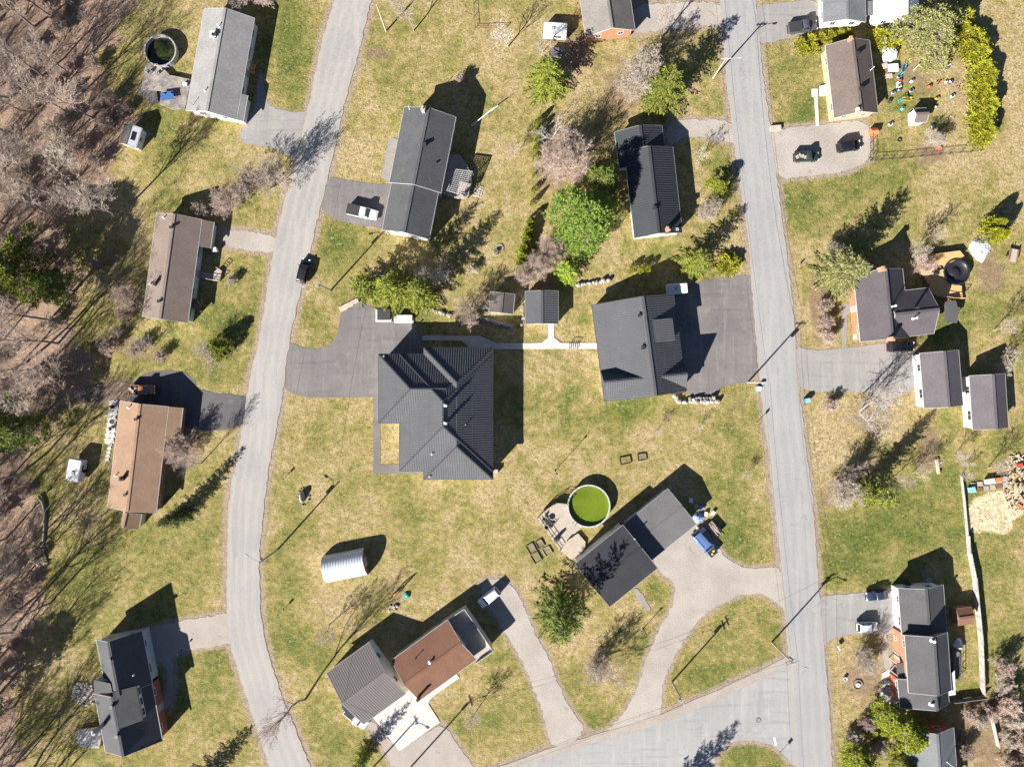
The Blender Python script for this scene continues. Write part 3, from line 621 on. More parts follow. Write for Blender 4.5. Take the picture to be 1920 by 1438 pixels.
def hip(h, x0, y0, x1, y1, ze, pitch, roof, wall, ribs=.42, oh=.45, th=.16, cross=2.0, e_in=0.0, rcap=True):
    a, b = P(x0, y0, ze), P(x1, y1, ze); X0, X1 = a.x, b.x - e_in; Y0, Y1 = b.y, a.y; W, D = X1 - X0, Y1 - Y0; k = min(W, D)/2; zr = ze + k*pitch
    C = [Vector((X0,Y0,ze)), Vector((X1,Y0,ze)), Vector((X1,Y1,ze)), Vector((X0,Y1,ze))]
    if W > D: r0, r1 = Vector((X0+k,Y0+k,zr)), Vector((X1-k,Y0+k,zr)); F = [[C[0],C[1],r1,r0],[C[1],C[2],r1],[C[2],C[3],r0,r1],[C[3],C[0],r0]]
    else: r0, r1 = Vector((X0+k,Y0+k,zr)), Vector((X0+k,Y1-k,zr)); F = [[C[0],C[1],r0],[C[1],C[2],r1,r0],[C[2],C[3],r1],[C[3],C[0],r0,r1]]
    r = MB(); lo = [p - Vector((0,0,th)) for p in C]
    for f in F: r.add(f, [tuple(range(len(f)))])
    for i in range(4): r.add([C[i], C[(i+1) % 4], lo[(i+1) % 4], lo[i]], [(3,2,1,0)])
    r.add(lo, [(3,2,1,0)])
    ro = r.world('roof', MAT[roof], h)
    rb = MB()
    for f in F: rib_face(rb, f, ribs, cross=cross)
    tag(rb.world('rib', MAT[roof], ro), kind='stuff')
    cp = MB()
    for i, c_ in enumerate(C):
        t_ = min((r0, r1), key=lambda q: (q - c_).length); cp.bar(c_ + Vector((0,0,.06)), t_ + Vector((0,0,.08)), .24, .1)
    if rcap: cp.bar(r0 + Vector((0,0,.08)), r1 + Vector((0,0,.08)), .26, .1)
    cp.world('hip_cap', MAT['trim_dark'], ro)
    g_ = MB()
    for i in range(4): g_.bar(C[i] - Vector((0,0,.07)), C[(i+1) % 4] - Vector((0,0,.07)), .14, .14)
    g_.world('gutter', MAT['trim_dark'], h)
    wl = MB(); wl.prism([(X0+oh,Y0+oh),(X1-oh,Y0+oh),(X1-oh,Y1-oh),(X0+oh,Y1-oh)], 0, ze - th); wl.world('wall', MAT[wall], h)
    def on(px, py):
        z = ze
        for _ in range(8):
            p = P(px, py, z); z = ze + pitch * min(p.x - X0, X1 - p.x, p.y - Y0, Y1 - p.y)
        return P(px, py, z)
    return ro, on, (X0, Y0, X1, Y1)
class OnHip:                                  # lets the roof-item helpers work on a hip roof
    def __init__(s, ro, on, zr): s.roof, s.at, s.zr, s.u = ro, on, zr, Vector((1, 0, 0))
def H_(name, label, px, py, cat='house'): 
    return thing(name, label, cat, P(px, py, 0))

# ---------------------------------------------------------------- houses
# light roofed house beside the pool at the wood's edge
h = H_('bungalow', 'long bungalow with pale grey gable roof beside the round pool with murky water', 410, 120)
g = Gable((386,16),(346,206),(474,36),(446,226), 2.9, 4.8)
gable(h, g, 'sh_light', 'siding_white', ext=[('B', 4.6, g.L/2, 1.1)], door_wall='B')
R_box_vent(g, 402, 68, .9, .7, 'pipe_w'); R_pipe(g, 411, 50); R_pipe(g, 385, 171); R_pipe(g, 362, 198, .05, 1.4, 'vent'); R_box_vent(g, 404, 70, .5, 1.0, 'vent_dk')
pr = MB(); q = P(466, 128, .5)
for k in range(3): pr.box((q.x + .3 + k*.1, q.y + (k-1)*.62, .38 + .2*(1-abs(k-1))), (1.7, .6, .12), -.2)
pr.bar(q + Vector((-.4,1.1,.6)), q + Vector((1.3,.8,.6)), .1, .1); pr.bar(q + Vector((-.4,-1.0,.6)), q + Vector((1.3,-1.3,.6)), .1, .1)
pr.world('porch_step', MAT['wood_new'], h)
# brown roofed house
h = H_('bungalow', 'bungalow with plain brown shingle roof and a ramped wooden porch', 332, 502)
g = Gable((295,399),(266,593),(377,413),(353,606), 3.0, 4.9)
gable(h, g, 'sh_brown', 'siding_green', trim='trim_white', ext=[('B', -g.L/2, -g.L/2 + 4.9, 1.9)], door_wall='B')
R_box_vent(g, 322, 427); R_box_vent(g, 300, 565, .5, .5); R_chimney(g, 291, 534, .6, .8, 'vent'); R_pipe(g, 308, 409); R_pipe(g, 283, 534)
# tan roofed house
h = H_('bungalow', 'bungalow with warm tan shingle roof and a small south extension', 268, 862)
g = Gable((227,752),(200,949),(314,762),(294,963), 3.0, 4.55)
gable(h, g, 'sh_tan', 'brick_brown', ext=[('B', -g.L/2, -g.L/2 + 6.4, 2.3)], door_wall='B')
R_box_vent(g, 256, 786); R_box_vent(g, 236, 927); R_chimney(g, 232, 896, .7, .8, 'vent_dk'); R_pipe(g, 242, 764); R_pipe(g, 218, 891)
g2 = Gable((232,959),(226,985),(266,962),(260,990), 2.6, 4.0, t=.34); gable(h, g2, 'sh_tan', 'siding_cream', ends=True, wins=False)
# charcoal house with pergola deck
h = H_('bungalow', 'tall charcoal shingle bungalow with white roof edges and a pergola deck', 790, 320)
g = Gable((759,200),(730,342),(854,221),(827,362), 4.5, 6.6)
gable(h, g, 'sh_char', 'siding_white', door_wall='A')
R_chimney(g, 795, 209, .75, 1.3, 'stone_pale'); R_box_vent(g, 796, 273, .6, .45); R_pipe(g, 768, 205, .05, 1.2); R_box_vent(g, 818, 306, .25, .2)
g2 = Gable((733,343),(718,431),(823,361),(803,449), 4.1, 6.15); gable(h, g2, 'sh_char', 'siding_white', ext=())
for k in (0, 1):                               # posts at the low end
    m = MB(); q = g2.pt(g2.L/2 - .2, -g2.W/2 + .4 + k*(g2.W - .9), 0); m.box(q + Vector((0,0,1.9)), (.14,.14,3.8)); m.world('post', MAT['trim_white'], h)
# orange brick house cut by the frame
h = H_('brick_house', 'orange brick house with warm grey roof beside the pale gravel drive', 1145, 10)
g = Gable((1076,-70),(1099,66),(1172,-77),(1190,61), 2.9, 5.0)
gable(h, g, 'sh_grey', 'brick_or', door_wall='B')
# black ribbed roof house
h = H_('bungalow', 'white walled bungalow with black ribbed metal roof in two steps', 1215, 340)
g = Gable((1152,248),(1162,316),(1241,236),(1250,304), 2.7, 4.5); gable(h, g, 'metal_black', 'siding_white', ribs=.42, trim='trim_grey')
g2 = Gable((1171,283),(1190,446),(1262,278),(1279,437), 3.1, 5.2, t=.46); gable(h, g2, 'metal_black', 'siding_white', ribs=.42, trim='trim_grey', door_wall='B')
R_box_vent(g2, 1226, 391, .6, .5); R_chimney(g2, 1250, 432, .7, 1.2, 'chim'); R_box_vent(g2, 1269, 431, .45, .4, 'vent')
# grey roofed houses at the top
h = H_('bungalow', 'white walled bungalow with flat looking grey roof above the parked pickup', 1583, -20)
g = Gable((1543,46),(1543,-95),(1624,38),(1621,-100), 3.0, 4.1); gable(h, g, 'sh_pale2', 'siding_cream')
h = H_('garage', 'garage with white sheet metal roof behind the yellow green hedge', 1672, -20, 'garage')
g = Gable((1638,40),(1640,-85),(1722,40),(1722,-85), 3.0, 5.4, t=.58); gable(h, g, 'metal_white', 'siding_white', ribs=.6)
m = MB(); m.box(P(1630, 16, 2.4), (1.9, 2.6, .2)); m.world('carport_roof', MAT['sh_pale2'], h)
for s_ in (-1, 1):
    m = MB(); m.box(P(1630, 16, 1.2) + Vector((s_*.6, 1.0, 0)), (.14, .14, 2.3)); m.world('post', MAT['trim_white'], h)
# tan brick house with toys in its yard
h = H_('brick_house', 'tan brick bungalow with taupe shingle roof beside the yard of toys', 1598, 150)
g = Gable((1548,84),(1564,221),(1630,78),(1647,212), 2.9, 4.8); gable(h, g, 'sh_taupe', 'brick_tan', trim='trim_white', door_wall='A')
R_box_vent(g, 1606, 103, .65, .4); R_box_vent(g, 1613, 168, .65, .4); R_chimney(g, 1592, 76, .6, .8); R_pipe(g, 1632, 132, .05, 1.3); R_chimney(g, 1606, 207, .5, .6, 'siding_cream')
m = MB(); q = P(1546, 172, 0)
for k in range(3): m.box(q + Vector((-.3*k, 0, .6 - .2*k)), (.9, 1.9, .2))
m.world('front_steps', MAT['concrete'], h)
# plum grey cross gabled house
h = H_('brick_house', 'orange brick house with plum grey cross gable roof beside the new wooden deck', 1655, 575)
g = Gable((1600,512),(1614,640),(1693,505),(1705,633), 3.3, 5.9); gable(h, g, 'sh_plum', 'brick_or', door_wall='A')
g2 = Gable((1660,549),(1741,540),(1670,635),(1751,625), 3.3, 5.75); gable(h, g2, 'sh_plum', 'brick_or', ends=True, ohe=.5)
R_chimney(g, 1650, 506, .8, 1.2); R_pipe(g, 1671, 575, .12, 1.5); R_pipe(g2, 1712, 597, .13, 1.2); R_box_vent(g2, 1715, 578, .4, 1.0, 'vent_dk'); R_chimney(g, 1668, 636, .7, 1.0, 'chim')
m = MB(); q = P(1607, 632, 0); m.box(q + Vector((-.2,0,.6)), (1.2,.9,1.2)); m.box(q + Vector((-.2,0,1.25)), (1.4,1.1,.12)); m.world('entry_porch', MAT['siding_grey'], h)
m = MB(); q = P(1768, 588, 0)
m.prism([q + Vector((-1.2,-1.6,0)), q + Vector((1.0,-2.0,0)), q + Vector((1.4,0,0)), q + Vector((.8,2.2,0)), q + Vector((-1.2,1.9,0))], 2.3, 2.5); m.world('porch_roof', MAT['sh_char'], h)
for dx, dy in ((.9,-1.7),(.7,1.9),(1.2,0)):
    m = MB(); m.box(q + Vector((dx,dy,1.15)), (.13,.13,2.3)); m.world('post', MAT['trim_dark'], h)
# two white walled garages
h = H_('garage', 'white walled double garage with plum grey roof at the end of the cracked drive', 1762, 712, 'garage')
g = Gable((1725,663),(1733,766),(1797,656),(1806,759), 2.9, 4.5); gable(h, g, 'sh_plum2', 'siding_white', oh=.25, ohe=.25)
h = H_('garage', 'white walled shed garage with plum grey roof next to the field fence', 1852, 754, 'garage')
g = Gable((1818,705),(1824,806),(1884,700),(1891,801), 2.9, 4.5); gable(h, g, 'sh_plum2', 'siding_white', oh=.25, ohe=.25)
# big hip roofed house
h = H_('hip_roof_house', 'big house with overlapping dark ribbed hip roofs and white concrete walk', 840, 775)
ro, on, rc = hip(h, 794.5, 652, 924, 898.5, 4.7, .57, 'metal_dark', 'siding_white', cross=2.1, rcap=False)
hh = OnHip(ro, on, 7.6)
ro2, on2, rc2 = hip(h, 749, 665, 923, 883, 4.73, .57, 'metal_dark', 'siding_white', cross=2.1, e_in=.06)
h2 = OnHip(ro2, on2, 8.6)
ro3, on3, rc3 = hip(h, 710, 664, 905, 793.5, 4.69, .57, 'metal_dark', 'siding_white', cross=2.1)
h3 = OnHip(ro3, on3, 7.6)
for px, py, gg in ((836,760,h2),(836,793,h2)): R_chimney(gg, px, py, .45, .9, 'pipe_w')
R_pipe(h2, 810, 851, .08, .5); R_pipe(hh, 873, 796, .05, .3, 'vent'); R_pipe(h3, 720, 668, .1, .4, 'vent'); R_pipe(hh, 806, 893, .1, .4, 'vent')
for i in range(5): window(h, Vector((rc[2]-.43, rc[1] + 3.2 + i*4.4, 3.1)), 0, 1.4, 1.2)
for i in range(3): window(h, Vector((rc[0] + 2.6 + i*3.6, rc[1]+.43, 3.1)), -math.pi/2, 1.4, 1.2)
for i in range(3): window(h, Vector((rc2[0]+.43, rc2[1] + 1.8 + i*2.6, 3.1)), math.pi, 1.2, 1.2)
for i in range(2):
    m = MB(); q = Vector((rc3[0]+.40, rc3[1] + 3.4 + i*5.2, 1.2)); m.box(q, (.08, 3.6, 2.3))
    for k in range(4): m.box(q + Vector((-.03,0,-.85 + .55*k)), (.06, 3.5, .04))
    m.world('garage_door', MAT['trim_white'], h)
# ribbed roof garage house
h = H_('garage', 'large house with ribbed dark metal roof above the asphalt parking court', 1195, 650, 'house')
g = Gable((1110,571),(1133,751),(1263,552),(1288,735), 2.7, 6.6, zeB=3.6, t=.58)
gable(h, g, 'metal_dark', 'siding_white', ribs=.42, cross=2.1, trim='trim_dark', oh=.3)
g2 = Gable((1133,750),(1287,735),(1126,696),(1278,681), 2.9, 5.9, t=.62); gable(h, g2, 'metal_dark', 'siding_white', ribs=.42, cross=2.1, trim='trim_dark', wins=False, oh=.3)
m = MB(); a, b, c, d = P(1204,600,6.35), P(1261,597,5.3), P(1266,638,5.3), P(1209,643,6.35)
m.add([a,b,c,d] + [p - Vector((0,0,.2)) for p in (a,b,c,d)], [(3,2,1,0),(4,5,6,7),(0,1,5,4),(1,2,6,5),(2,3,7,6),(3,0,4,7)]); dr = m.world('dormer_roof', MAT['metal_dark'], h)
rb = MB(); rib_face(rb, [a,b,c,d], .42, cross=2.1); tag(rb.world('rib', MAT['metal_dark'], dr), kind='stuff')
m = MB(); i_ = Vector((.3,0,0)); m.prism([a + Vector((.4,-.2,0)), b + Vector((-.3,-.2,0)), c + Vector((-.3,.2,0)), d + Vector((.4,.2,0))], 3.2, 5.1); m.world('dormer_wall', MAT['siding_white'], h)
R_box_vent(g, 1198, 592, .5, .5, 'vent_dk'); R_box_vent(g, 1205, 652, .6, .5, 'vent_dk'); R_pipe(g2, 1211, 702, .15, .6)
# low roofed house with green pool
h = H_('bungalow', 'low roofed bungalow in two dark felt roofed blocks behind the green pool', 1190, 1025)
g = Gable((1170,983),(1253,915),(1221,1050),(1305,983), 3.2, 3.75); gable(h, g, 'tar_grey', 'siding_grey', trim='trim_grey')
g2 = Gable((1077,1058),(1170,983),(1144,1137),(1231,1066), 4.9, 5.5); gable(h, g2, 'tar_dark', 'siding_white', trim='trim_grey')
R_pipe(g2, 1190, 1010, .08, .3, 'vent')
# rust brown house with metal roof garage
h = H_('bungalow', 'bungalow with rust brown shingle roof and a flat terrace at its end', 830, 1240)
g = Gable((735,1238),(839,1161),(785,1313),(893,1237), 4.0, 5.7); gable(h, g, 'sh_rust', 'siding_cream', door_wall='B')
R_pipe(g, 806, 1241, .14, .5); R_pipe(g, 780, 1233, .06, .9, 'vent_dk'); R_chimney(g, 786, 1304, .5, .7, 'vent_dk')
T = [P(839,1160,2.6), P(871,1139,2.6), P(925,1218,2.6), P(893,1240,2.6)]
m = MB(); cx = sum(T, Vector())/4; m.prism([p for p in T], 2.4, 2.6); m.world('terrace', MAT['wood_old'], h)
m = MB(); m.prism([p.lerp(cx, .06) for p in T], 0, 2.38); m.world('terrace_wall', MAT['siding_white'], h)
m = MB()
for i, j in ((0,1),(1,2),(2,3)):
    m.bar(Vector((T[i].x,T[i].y,3.45)), Vector((T[j].x,T[j].y,3.45)), .09, .07); m.bar(Vector((T[i].x,T[i].y,3.0)), Vector((T[j].x,T[j].y,3.0)), .04, .78)
    n = int((T[j]-T[i]).length / 1.3)
    for k in range(n+1):
        p = T[i].lerp(T[j], k/n); m.box((p.x,p.y,3.03), (.09,.09,.85))
m.world('railing', MAT['trim_white'], h)
h = H_('garage', 'garage with ribbed mauve grey metal roof next to the concrete pad', 685, 1280, 'garage')
g = Gable((611,1262),(693,1204),(683,1357),(760,1300), 3.3, 5.4); gable(h, g, 'metal_grey', 'siding_white', ribs=.42, cross=2.2, trim='trim_grey', wins=True)
m = MB(); a, b, c, d = P(640,1326,2.7), P(668,1352,2.2), P(660,1343,2.2), P(654,1318,2.7)
m = MB(); T = [P(640,1325,2.6), P(655,1316,2.9), P(672,1338,2.9), P(657,1349,2.6)]; m.add(T + [p - Vector((0,0,.15)) for p in T], [(0,1,2,3),(7,6,5,4),(0,4,5,1),(1,5,6,2),(2,6,7,3),(3,7,4,0)]); m.world('lean_to_roof', MAT['tar_dark'], h)
for k in (0, 3):
    m = MB(); m.box((T[k].x*.998, T[k].y, 1.25), (.12,.12,2.45)); m.world('post', MAT['wood_old'], h)
# dark roofed cottage
h = H_('cottage', 'cottage with steep dark roof and a long shed dormer', 245, 1300)
g = Gable((180,1198),(199,1296),(266,1183),(285,1283), 3.2, 6.6); gable(h, g, 'sh_dark', 'siding_grey', door_wall=None)
g2 = Gable((177,1300),(197,1406),(284,1281),(305,1391), 3.2, 6.75); gable(h, g2, 'sh_dark', 'brick_red', door_wall='B')
m = MB(); a, b, c, d = P(211,1297,6.75), P(255,1286,5.6), P(268,1350,5.6), P(224,1366,6.75)
m.add([a,b,c,d] + [p - Vector((0,0,.2)) for p in (a,b,c,d)], [(3,2,1,0),(4,5,6,7),(0,1,5,4),(1,2,6,5),(2,3,7,6),(3,0,4,7)]); m.world('dormer_roof', MAT['sh_slate'], h)
m = MB(); cx = (a+b+c+d)/4; m.prism([p.lerp(cx, .09) for p in (a,b,c,d)], 3.6, 5.35); m.world('dormer_wall', MAT['siding_white'], h)
bb, cc = b.lerp(cx,.09), c.lerp(cx,.09); an = math.atan2((bb-cc).x*-1, (bb-cc).y); nrm = Vector((-(cc-bb).y, (cc-bb).x, 0)).normalized()
for k in range(3):
    p = bb.lerp(cc, (k+.5)/3); window(h, Vector((p.x, p.y, 4.75)) + nrm*.03, math.atan2(nrm.y, nrm.x), 1.3, .8)
m = MB(); T = [P(176,1274,4.6), P(207,1281,5.6), P(211,1298,5.6), P(177,1300,4.6)]; m.add(T + [p - Vector((0,0,.15)) for p in T], [(3,2,1,0),(4,5,6,7),(0,1,5,4),(1,2,6,5),(2,3,7,6),(3,0,4,7)]); m.world('side_roof', MAT['sh_slate'], h)
m = MB(); cx = sum(T, Vector())/4; m.prism([p.lerp(cx, .1) for p in T], 0, 4.4); m.world('side_wall', MAT['siding_grey'], h)
R_box_vent(g, 208, 1236, .5, .5); R_box_vent(g2, 211, 1323, .5, .5); R_box_vent(g2, 221, 1378, .5, .5); R_chimney(g2, 195, 1357, .6, 1.2, 'vent'); R_pipe(g, 251, 1265, .07, .3)
m = MB(); q = P(279,1212,0); m.box(q + Vector((.0,0,1.2)), (.1,4.6,2.3), .24); m.world('garage_door', MAT['trim_white'], h)
# slate roofed brick house by the pale fence
h = H_('brick_house', 'orange brick house with slate roof in stepped blocks beside the pale fence', 1732, 1210)
g = Gable((1685,1104),(1691,1192),(1768,1095),(1776,1186), 3.2, 4.9); gable(h, g, 'sh_slate', 'siding_white')
g2 = Gable((1697,1192),(1704,1300),(1776,1184),(1784,1292), 4.9, 6.7, t=.55); gable(h, g2, 'sh_slate', 'brick_or', door_wall='A')
g3 = Gable((1683,1272),(1688,1327),(1774,1264),(1780,1317), 3.6, 5.9, t=.6); gable(h, g3, 'sh_slate', 'brick_red')
m = MB(); T = [P(1682,1243,3.0), P(1701,1242,3.3), P(1703,1270,3.3), P(1683,1270,3.0)]; m.add(T + [p - Vector((0,0,.15)) for p in T], [(3,2,1,0),(4,5,6,7),(0,1,5,4),(1,2,6,5),(2,3,7,6),(3,0,4,7)]); m.world('porch_roof', MAT['sh_slate'], h)
for k in (0, 3):
    m = MB(); m.box((T[k].x + .15, T[k].y + (.2 if k else -.2), 1.45), (.14,.14,2.8)); m.world('post', MAT['trim_white'], h)
R_pipe(g2, 1747, 1200, .16, .8); R_pipe(g3, 1752, 1268, .14, .6); R_pipe(g3, 1745, 1319, .16, .6)
m = MB(); T = [P(1779,1268,2.2), P(1790,1256,2.2), P(1792,1302,2.2), P(1780,1304,2.2)]; m.prism(T, 2.1, 2.2); m.world('glass_porch_roof', MAT['siding_green'], h)
m = MB(); cx = sum(T, Vector())/4; m.prism([p.lerp(cx,.1) for p in T], 0, 2.08); m.world('glass_porch', MAT['pane'], h)
# partial house at the bottom corner
h = H_('bungalow', 'bungalow with pale blue grey roof partly under the cedar by the bushes', 1735, 1430)
g = Gable((1697,1370),(1706,1500),(1788,1364),(1798,1495), 3.1, 4.9, t=.54); gable(h, g, 'sh_pale2', 'brick_red')
R_pipe(g, 1776, 1428, .07, 1.6, 'pipe_w')
# ---------------------------------------------------------------- vegetation
MAT.update(
 spruce=leafmat('spruce_needles', (0.125, 0.155, 0.024), (0.235, 0.25, 0.034), (0.05, 0.072, 0.018)),
 spruce_b=leafmat('spruce_needles_bright', (0.22, 0.32, 0.036), (0.33, 0.41, 0.05), (0.14, 0.2, 0.032)),
 pine=leafmat('pine_needles', (0.13, 0.22, 0.036), (0.27, 0.345, 0.062), (0.06, 0.115, 0.024)),
 pale=leafmat('pale_needles', (0.19, 0.195, 0.07), (0.29, 0.285, 0.11), (0.1, 0.108, 0.042)),
 cedar=leafmat('cedar_sprays', (0.25, 0.265, 0.024), (0.4, 0.385, 0.034), (0.12, 0.15, 0.02)),
 cedar_g=leafmat('cedar_green', (0.2, 0.24, 0.03), (0.32, 0.34, 0.042), (0.11, 0.145, 0.022)),
 darkpine=leafmat('dark_pine_needles', (0.1, 0.135, 0.028), (0.18, 0.21, 0.04), (0.045, 0.068, 0.02)),
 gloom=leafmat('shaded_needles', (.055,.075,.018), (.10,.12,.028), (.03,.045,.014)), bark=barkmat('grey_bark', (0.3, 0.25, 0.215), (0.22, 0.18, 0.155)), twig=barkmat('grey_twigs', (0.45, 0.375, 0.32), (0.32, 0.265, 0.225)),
 twig_r=barkmat('reddish_twigs', (0.52, 0.405, 0.345), (0.37, 0.285, 0.24)), twig_p=barkmat('pale_twigs', (0.52, 0.45, 0.37), (0.38, 0.33, 0.27)), birch=barkmat('birch_bark', (.55,.51,.47), (.36,.33,.30)), deadwood=barkmat('dead_birch_bark', (.27,.25,.23), (.2,.18,.165)), twig_d=barkmat('dark_twigs', (.10,.085,.075), (.065,.055,.05)))
def tubes(name, segs, k, mat):
    a = np.array([s[0] for s in segs]); b = np.array([s[1] for s in segs]); r0 = np.array([s[2] for s in segs])[:,None]; r1 = np.array([s[3] for s in segs])[:,None]
    d = b - a; d /= np.linalg.norm(d, axis=1, keepdims=True) + 1e-9
    ref = np.where(np.abs(d[:,2:3]) < .9, [[0,0,1.]], [[1.,0,0]]); q = np.cross(d, ref); q /= np.linalg.norm(q, axis=1, keepdims=True); w_ = np.cross(d, q)
    v = []
    for p, r in ((a, r0), (b, r1)):
        for i in range(k):
            t = 2*math.pi*i/k; v.append(p + (q*math.cos(t) + w_*math.sin(t)) * r)
    v = np.stack(v, 1).reshape(-1, 3); n = len(a); base = (np.arange(n)*2*k)[:,None]
    f = np.concatenate([base + np.array([[i, (i+1) % k, k + (i+1) % k, k + i]]) for i in range(k)], 0)
    return fastmesh(name, v, f, mat)
def leaves(name, c, d, ln, wd, mat, up=None):
    c, d = np.asarray(c, float), np.asarray(d, float); n = len(c)
    d = d / (np.linalg.norm(d, axis=1, keepdims=True) + 1e-9)
    rnd = NP.normal(size=(n,3)) * .5 + (np.array([0,0,1.]) if up is None else up); w_ = np.cross(d, rnd); w_ /= np.linalg.norm(w_, axis=1, keepdims=True) + 1e-9
    ln = np.broadcast_to(np.asarray(ln, float), (n,))[:,None] * NP.uniform(.7, 1.3, (n,1)); wd = np.broadcast_to(np.asarray(wd, float), (n,))[:,None] * NP.uniform(.7, 1.3, (n,1))
    v = np.stack([c, c + d*ln*.45 + w_*wd, c + d*ln, c + d*ln*.45 - w_*wd], 1).reshape(-1,3)
    return fastmesh(name, v, np.arange(4*n).reshape(-1,4), mat)
def rv(): return np.array([R.gauss(0,1), R.gauss(0,1), R.gauss(0,1)])
def nrm(v): return v / (np.linalg.norm(v) + 1e-9)
def bare(h, spread=.5, kids=(9,7,6,4), r=.16, up=.35, fork=.3, wig=.16, twig=.014, stems=1, lean=.1):
    big, fine = [], []
    def grow(p, d, ln, rad, lev, out):
        n = 4 if lev < 2 else (3 if lev == 2 else 2); pts = [p]; dirs = [d]
        for i in range(n):
            d = nrm(d + rv()*wig + np.array([0,0,up*(.25 if lev else .4)]))
            p = p + d*ln/n; pts.append(p); dirs.append(d)
        for i in range(n):
            ra, rb = rad*(1 - .75*i/n), rad*(1 - .75*(i+1)/n)
            (big if lev < 2 else fine).append((pts[i], pts[i+1], max(ra, twig), max(rb, twig*.8)))
        if lev >= len(kids): return
        kn = kids[lev]
        for k in range(kn):
            t = fork + (1 - fork) * (k + R.random()) / kn if lev == 0 else .18 + .82*(k + R.random())/kn
            i = min(int(t*n), n-1); f = t*n - i; q = pts[i]*(1-f) + pts[i+1]*f
            a = 2.4*k + R.random()*.9; dd = dirs[i+1]; o = nrm(np.cross(dd, [.3,.2,1.0] if abs(dd[2]) < .9 else [1,0,0])); o2 = np.cross(dd, o)
            side = o*math.cos(a) + o2*math.sin(a); sp = spread*(1.35 if lev == 0 else 1.5)
            nd = nrm(dd*(1 - .35*sp) + side*sp)
            l2 = ln*(.62 if lev == 0 else .52)*(1.05 - .55*t)*R.uniform(.8, 1.25)
            grow(q, nd, l2, rad*(1 - .72*t)*.55, lev+1, out)
    for s_ in range(stems):
        d0 = nrm(np.array([R.gauss(0,lean), R.gauss(0,lean), 1]) if stems == 1 else np.array([math.cos(s_*6.28/stems)*.55, math.sin(s_*6.28/stems)*.55, 1]) + rv()*.15)
        grow(np.array([0,0,-.15]), d0, h*.82, r, 0, None)
    return big, fine
def bare_pair(seed, bark, twm, **k):
    R.seed(seed); b, f = bare(**k); return {'trunk': tubes('trunk', b, 5, MAT[bark]), 'crown': tubes('crown', f, 3, MAT[twm])}
def trunk_mesh(h, r, bark='bark'): 
    return tubes('trunk', [((0,0,-.2),(0,0,h*.5),r,r*.6),((0,0,h*.5),(0,0,h*.97),r*.6,.02)], 6, MAT[bark])
def spruce(seed, h, r, mat, wh=24, ll=.56, lw=.085, z0=.04, pw=.75, per=9):
    R.seed(seed); c, d, l, w_, br = [], [], [], [], []
    for i in range(wh):
        f = z0 + (.985 - z0)*(i/(wh-1))**.9; z = f*h; Lm = r*(1-f)**pw + .12; nb = max(4, int(per*(1 - .45*f))); off = R.random()*6.28
        for k in range(nb):
            a = off + 6.283*k/nb + R.gauss(0,.12); L = Lm*R.choice((R.uniform(.6,.85), R.uniform(.9,1.18))); sl = -.18 + .75*f + R.gauss(0,.06); rad = np.array([math.cos(a), math.sin(a), 0]); tan = np.array([-math.sin(a), math.cos(a), 0])
            zz = z + R.gauss(0,.12); ns = max(2, int(L/.2)); br.append((np.array([0,0,zz]), rad*L*.85 + np.array([0,0,zz + sl*L*.85 - .05*L]), .03 + .01*L, .012))
            for s_ in range(ns):
                t = .16 + .84*(s_ + R.random()*.6)/ns; p = rad*L*t + np.array([0,0,zz + sl*L*t - .10*L*t*t + .06*L*t**4])
                wid = (.35 + .65*(1-t)) * min(1.0, .25 + L*.25)
                for sg in (-1, 1):
                    q = p + tan*sg*R.uniform(.02,.10); c.append(q); d.append(rad*R.uniform(.5,.9) + tan*sg*R.uniform(.6,1.1) + np.array([0,0,R.uniform(-.5,.0)])); l.append(ll*(.55 + wid)); w_.append(lw)
                    if wid > .45 and R.random() < .6: c.append(q + tan*sg*.28*wid); d.append(rad*.7 + tan*sg*.6 + np.array([0,0,R.uniform(-.6,-.05)])); l.append(ll*.8); w_.append(lw)
                if R.random() < .7: c.append(p + [0,0,.03]); d.append(rad + np.array([0,0,.35])); l.append(ll*.8); w_.append(lw)
            c.append(rad*L*.9 + np.array([0,0,zz + sl*L*.9 - .06*L])); d.append(rad + np.array([0,0,.15])); l.append(ll); w_.append(lw*.9)
    for k in range(8): c.append(np.array([0,0,h*.95])); d.append(np.array([math.cos(k*.8)*.35, math.sin(k*.8)*.35, 1])); l.append(.55); w_.append(.1)
    t = [((0,0,-.2),(0,0,h*.5),.03*h*.55,.02*h*.5),((0,0,h*.5),(0,0,h*.97),.01*h,.02)] + br
    return {'trunk': tubes('trunk', [(np.array(a), np.array(b), e, f) for a, b, e, f in t], 4, MAT['bark']), 'crown': leaves('crown', c, d, l, w_, MAT[mat])}
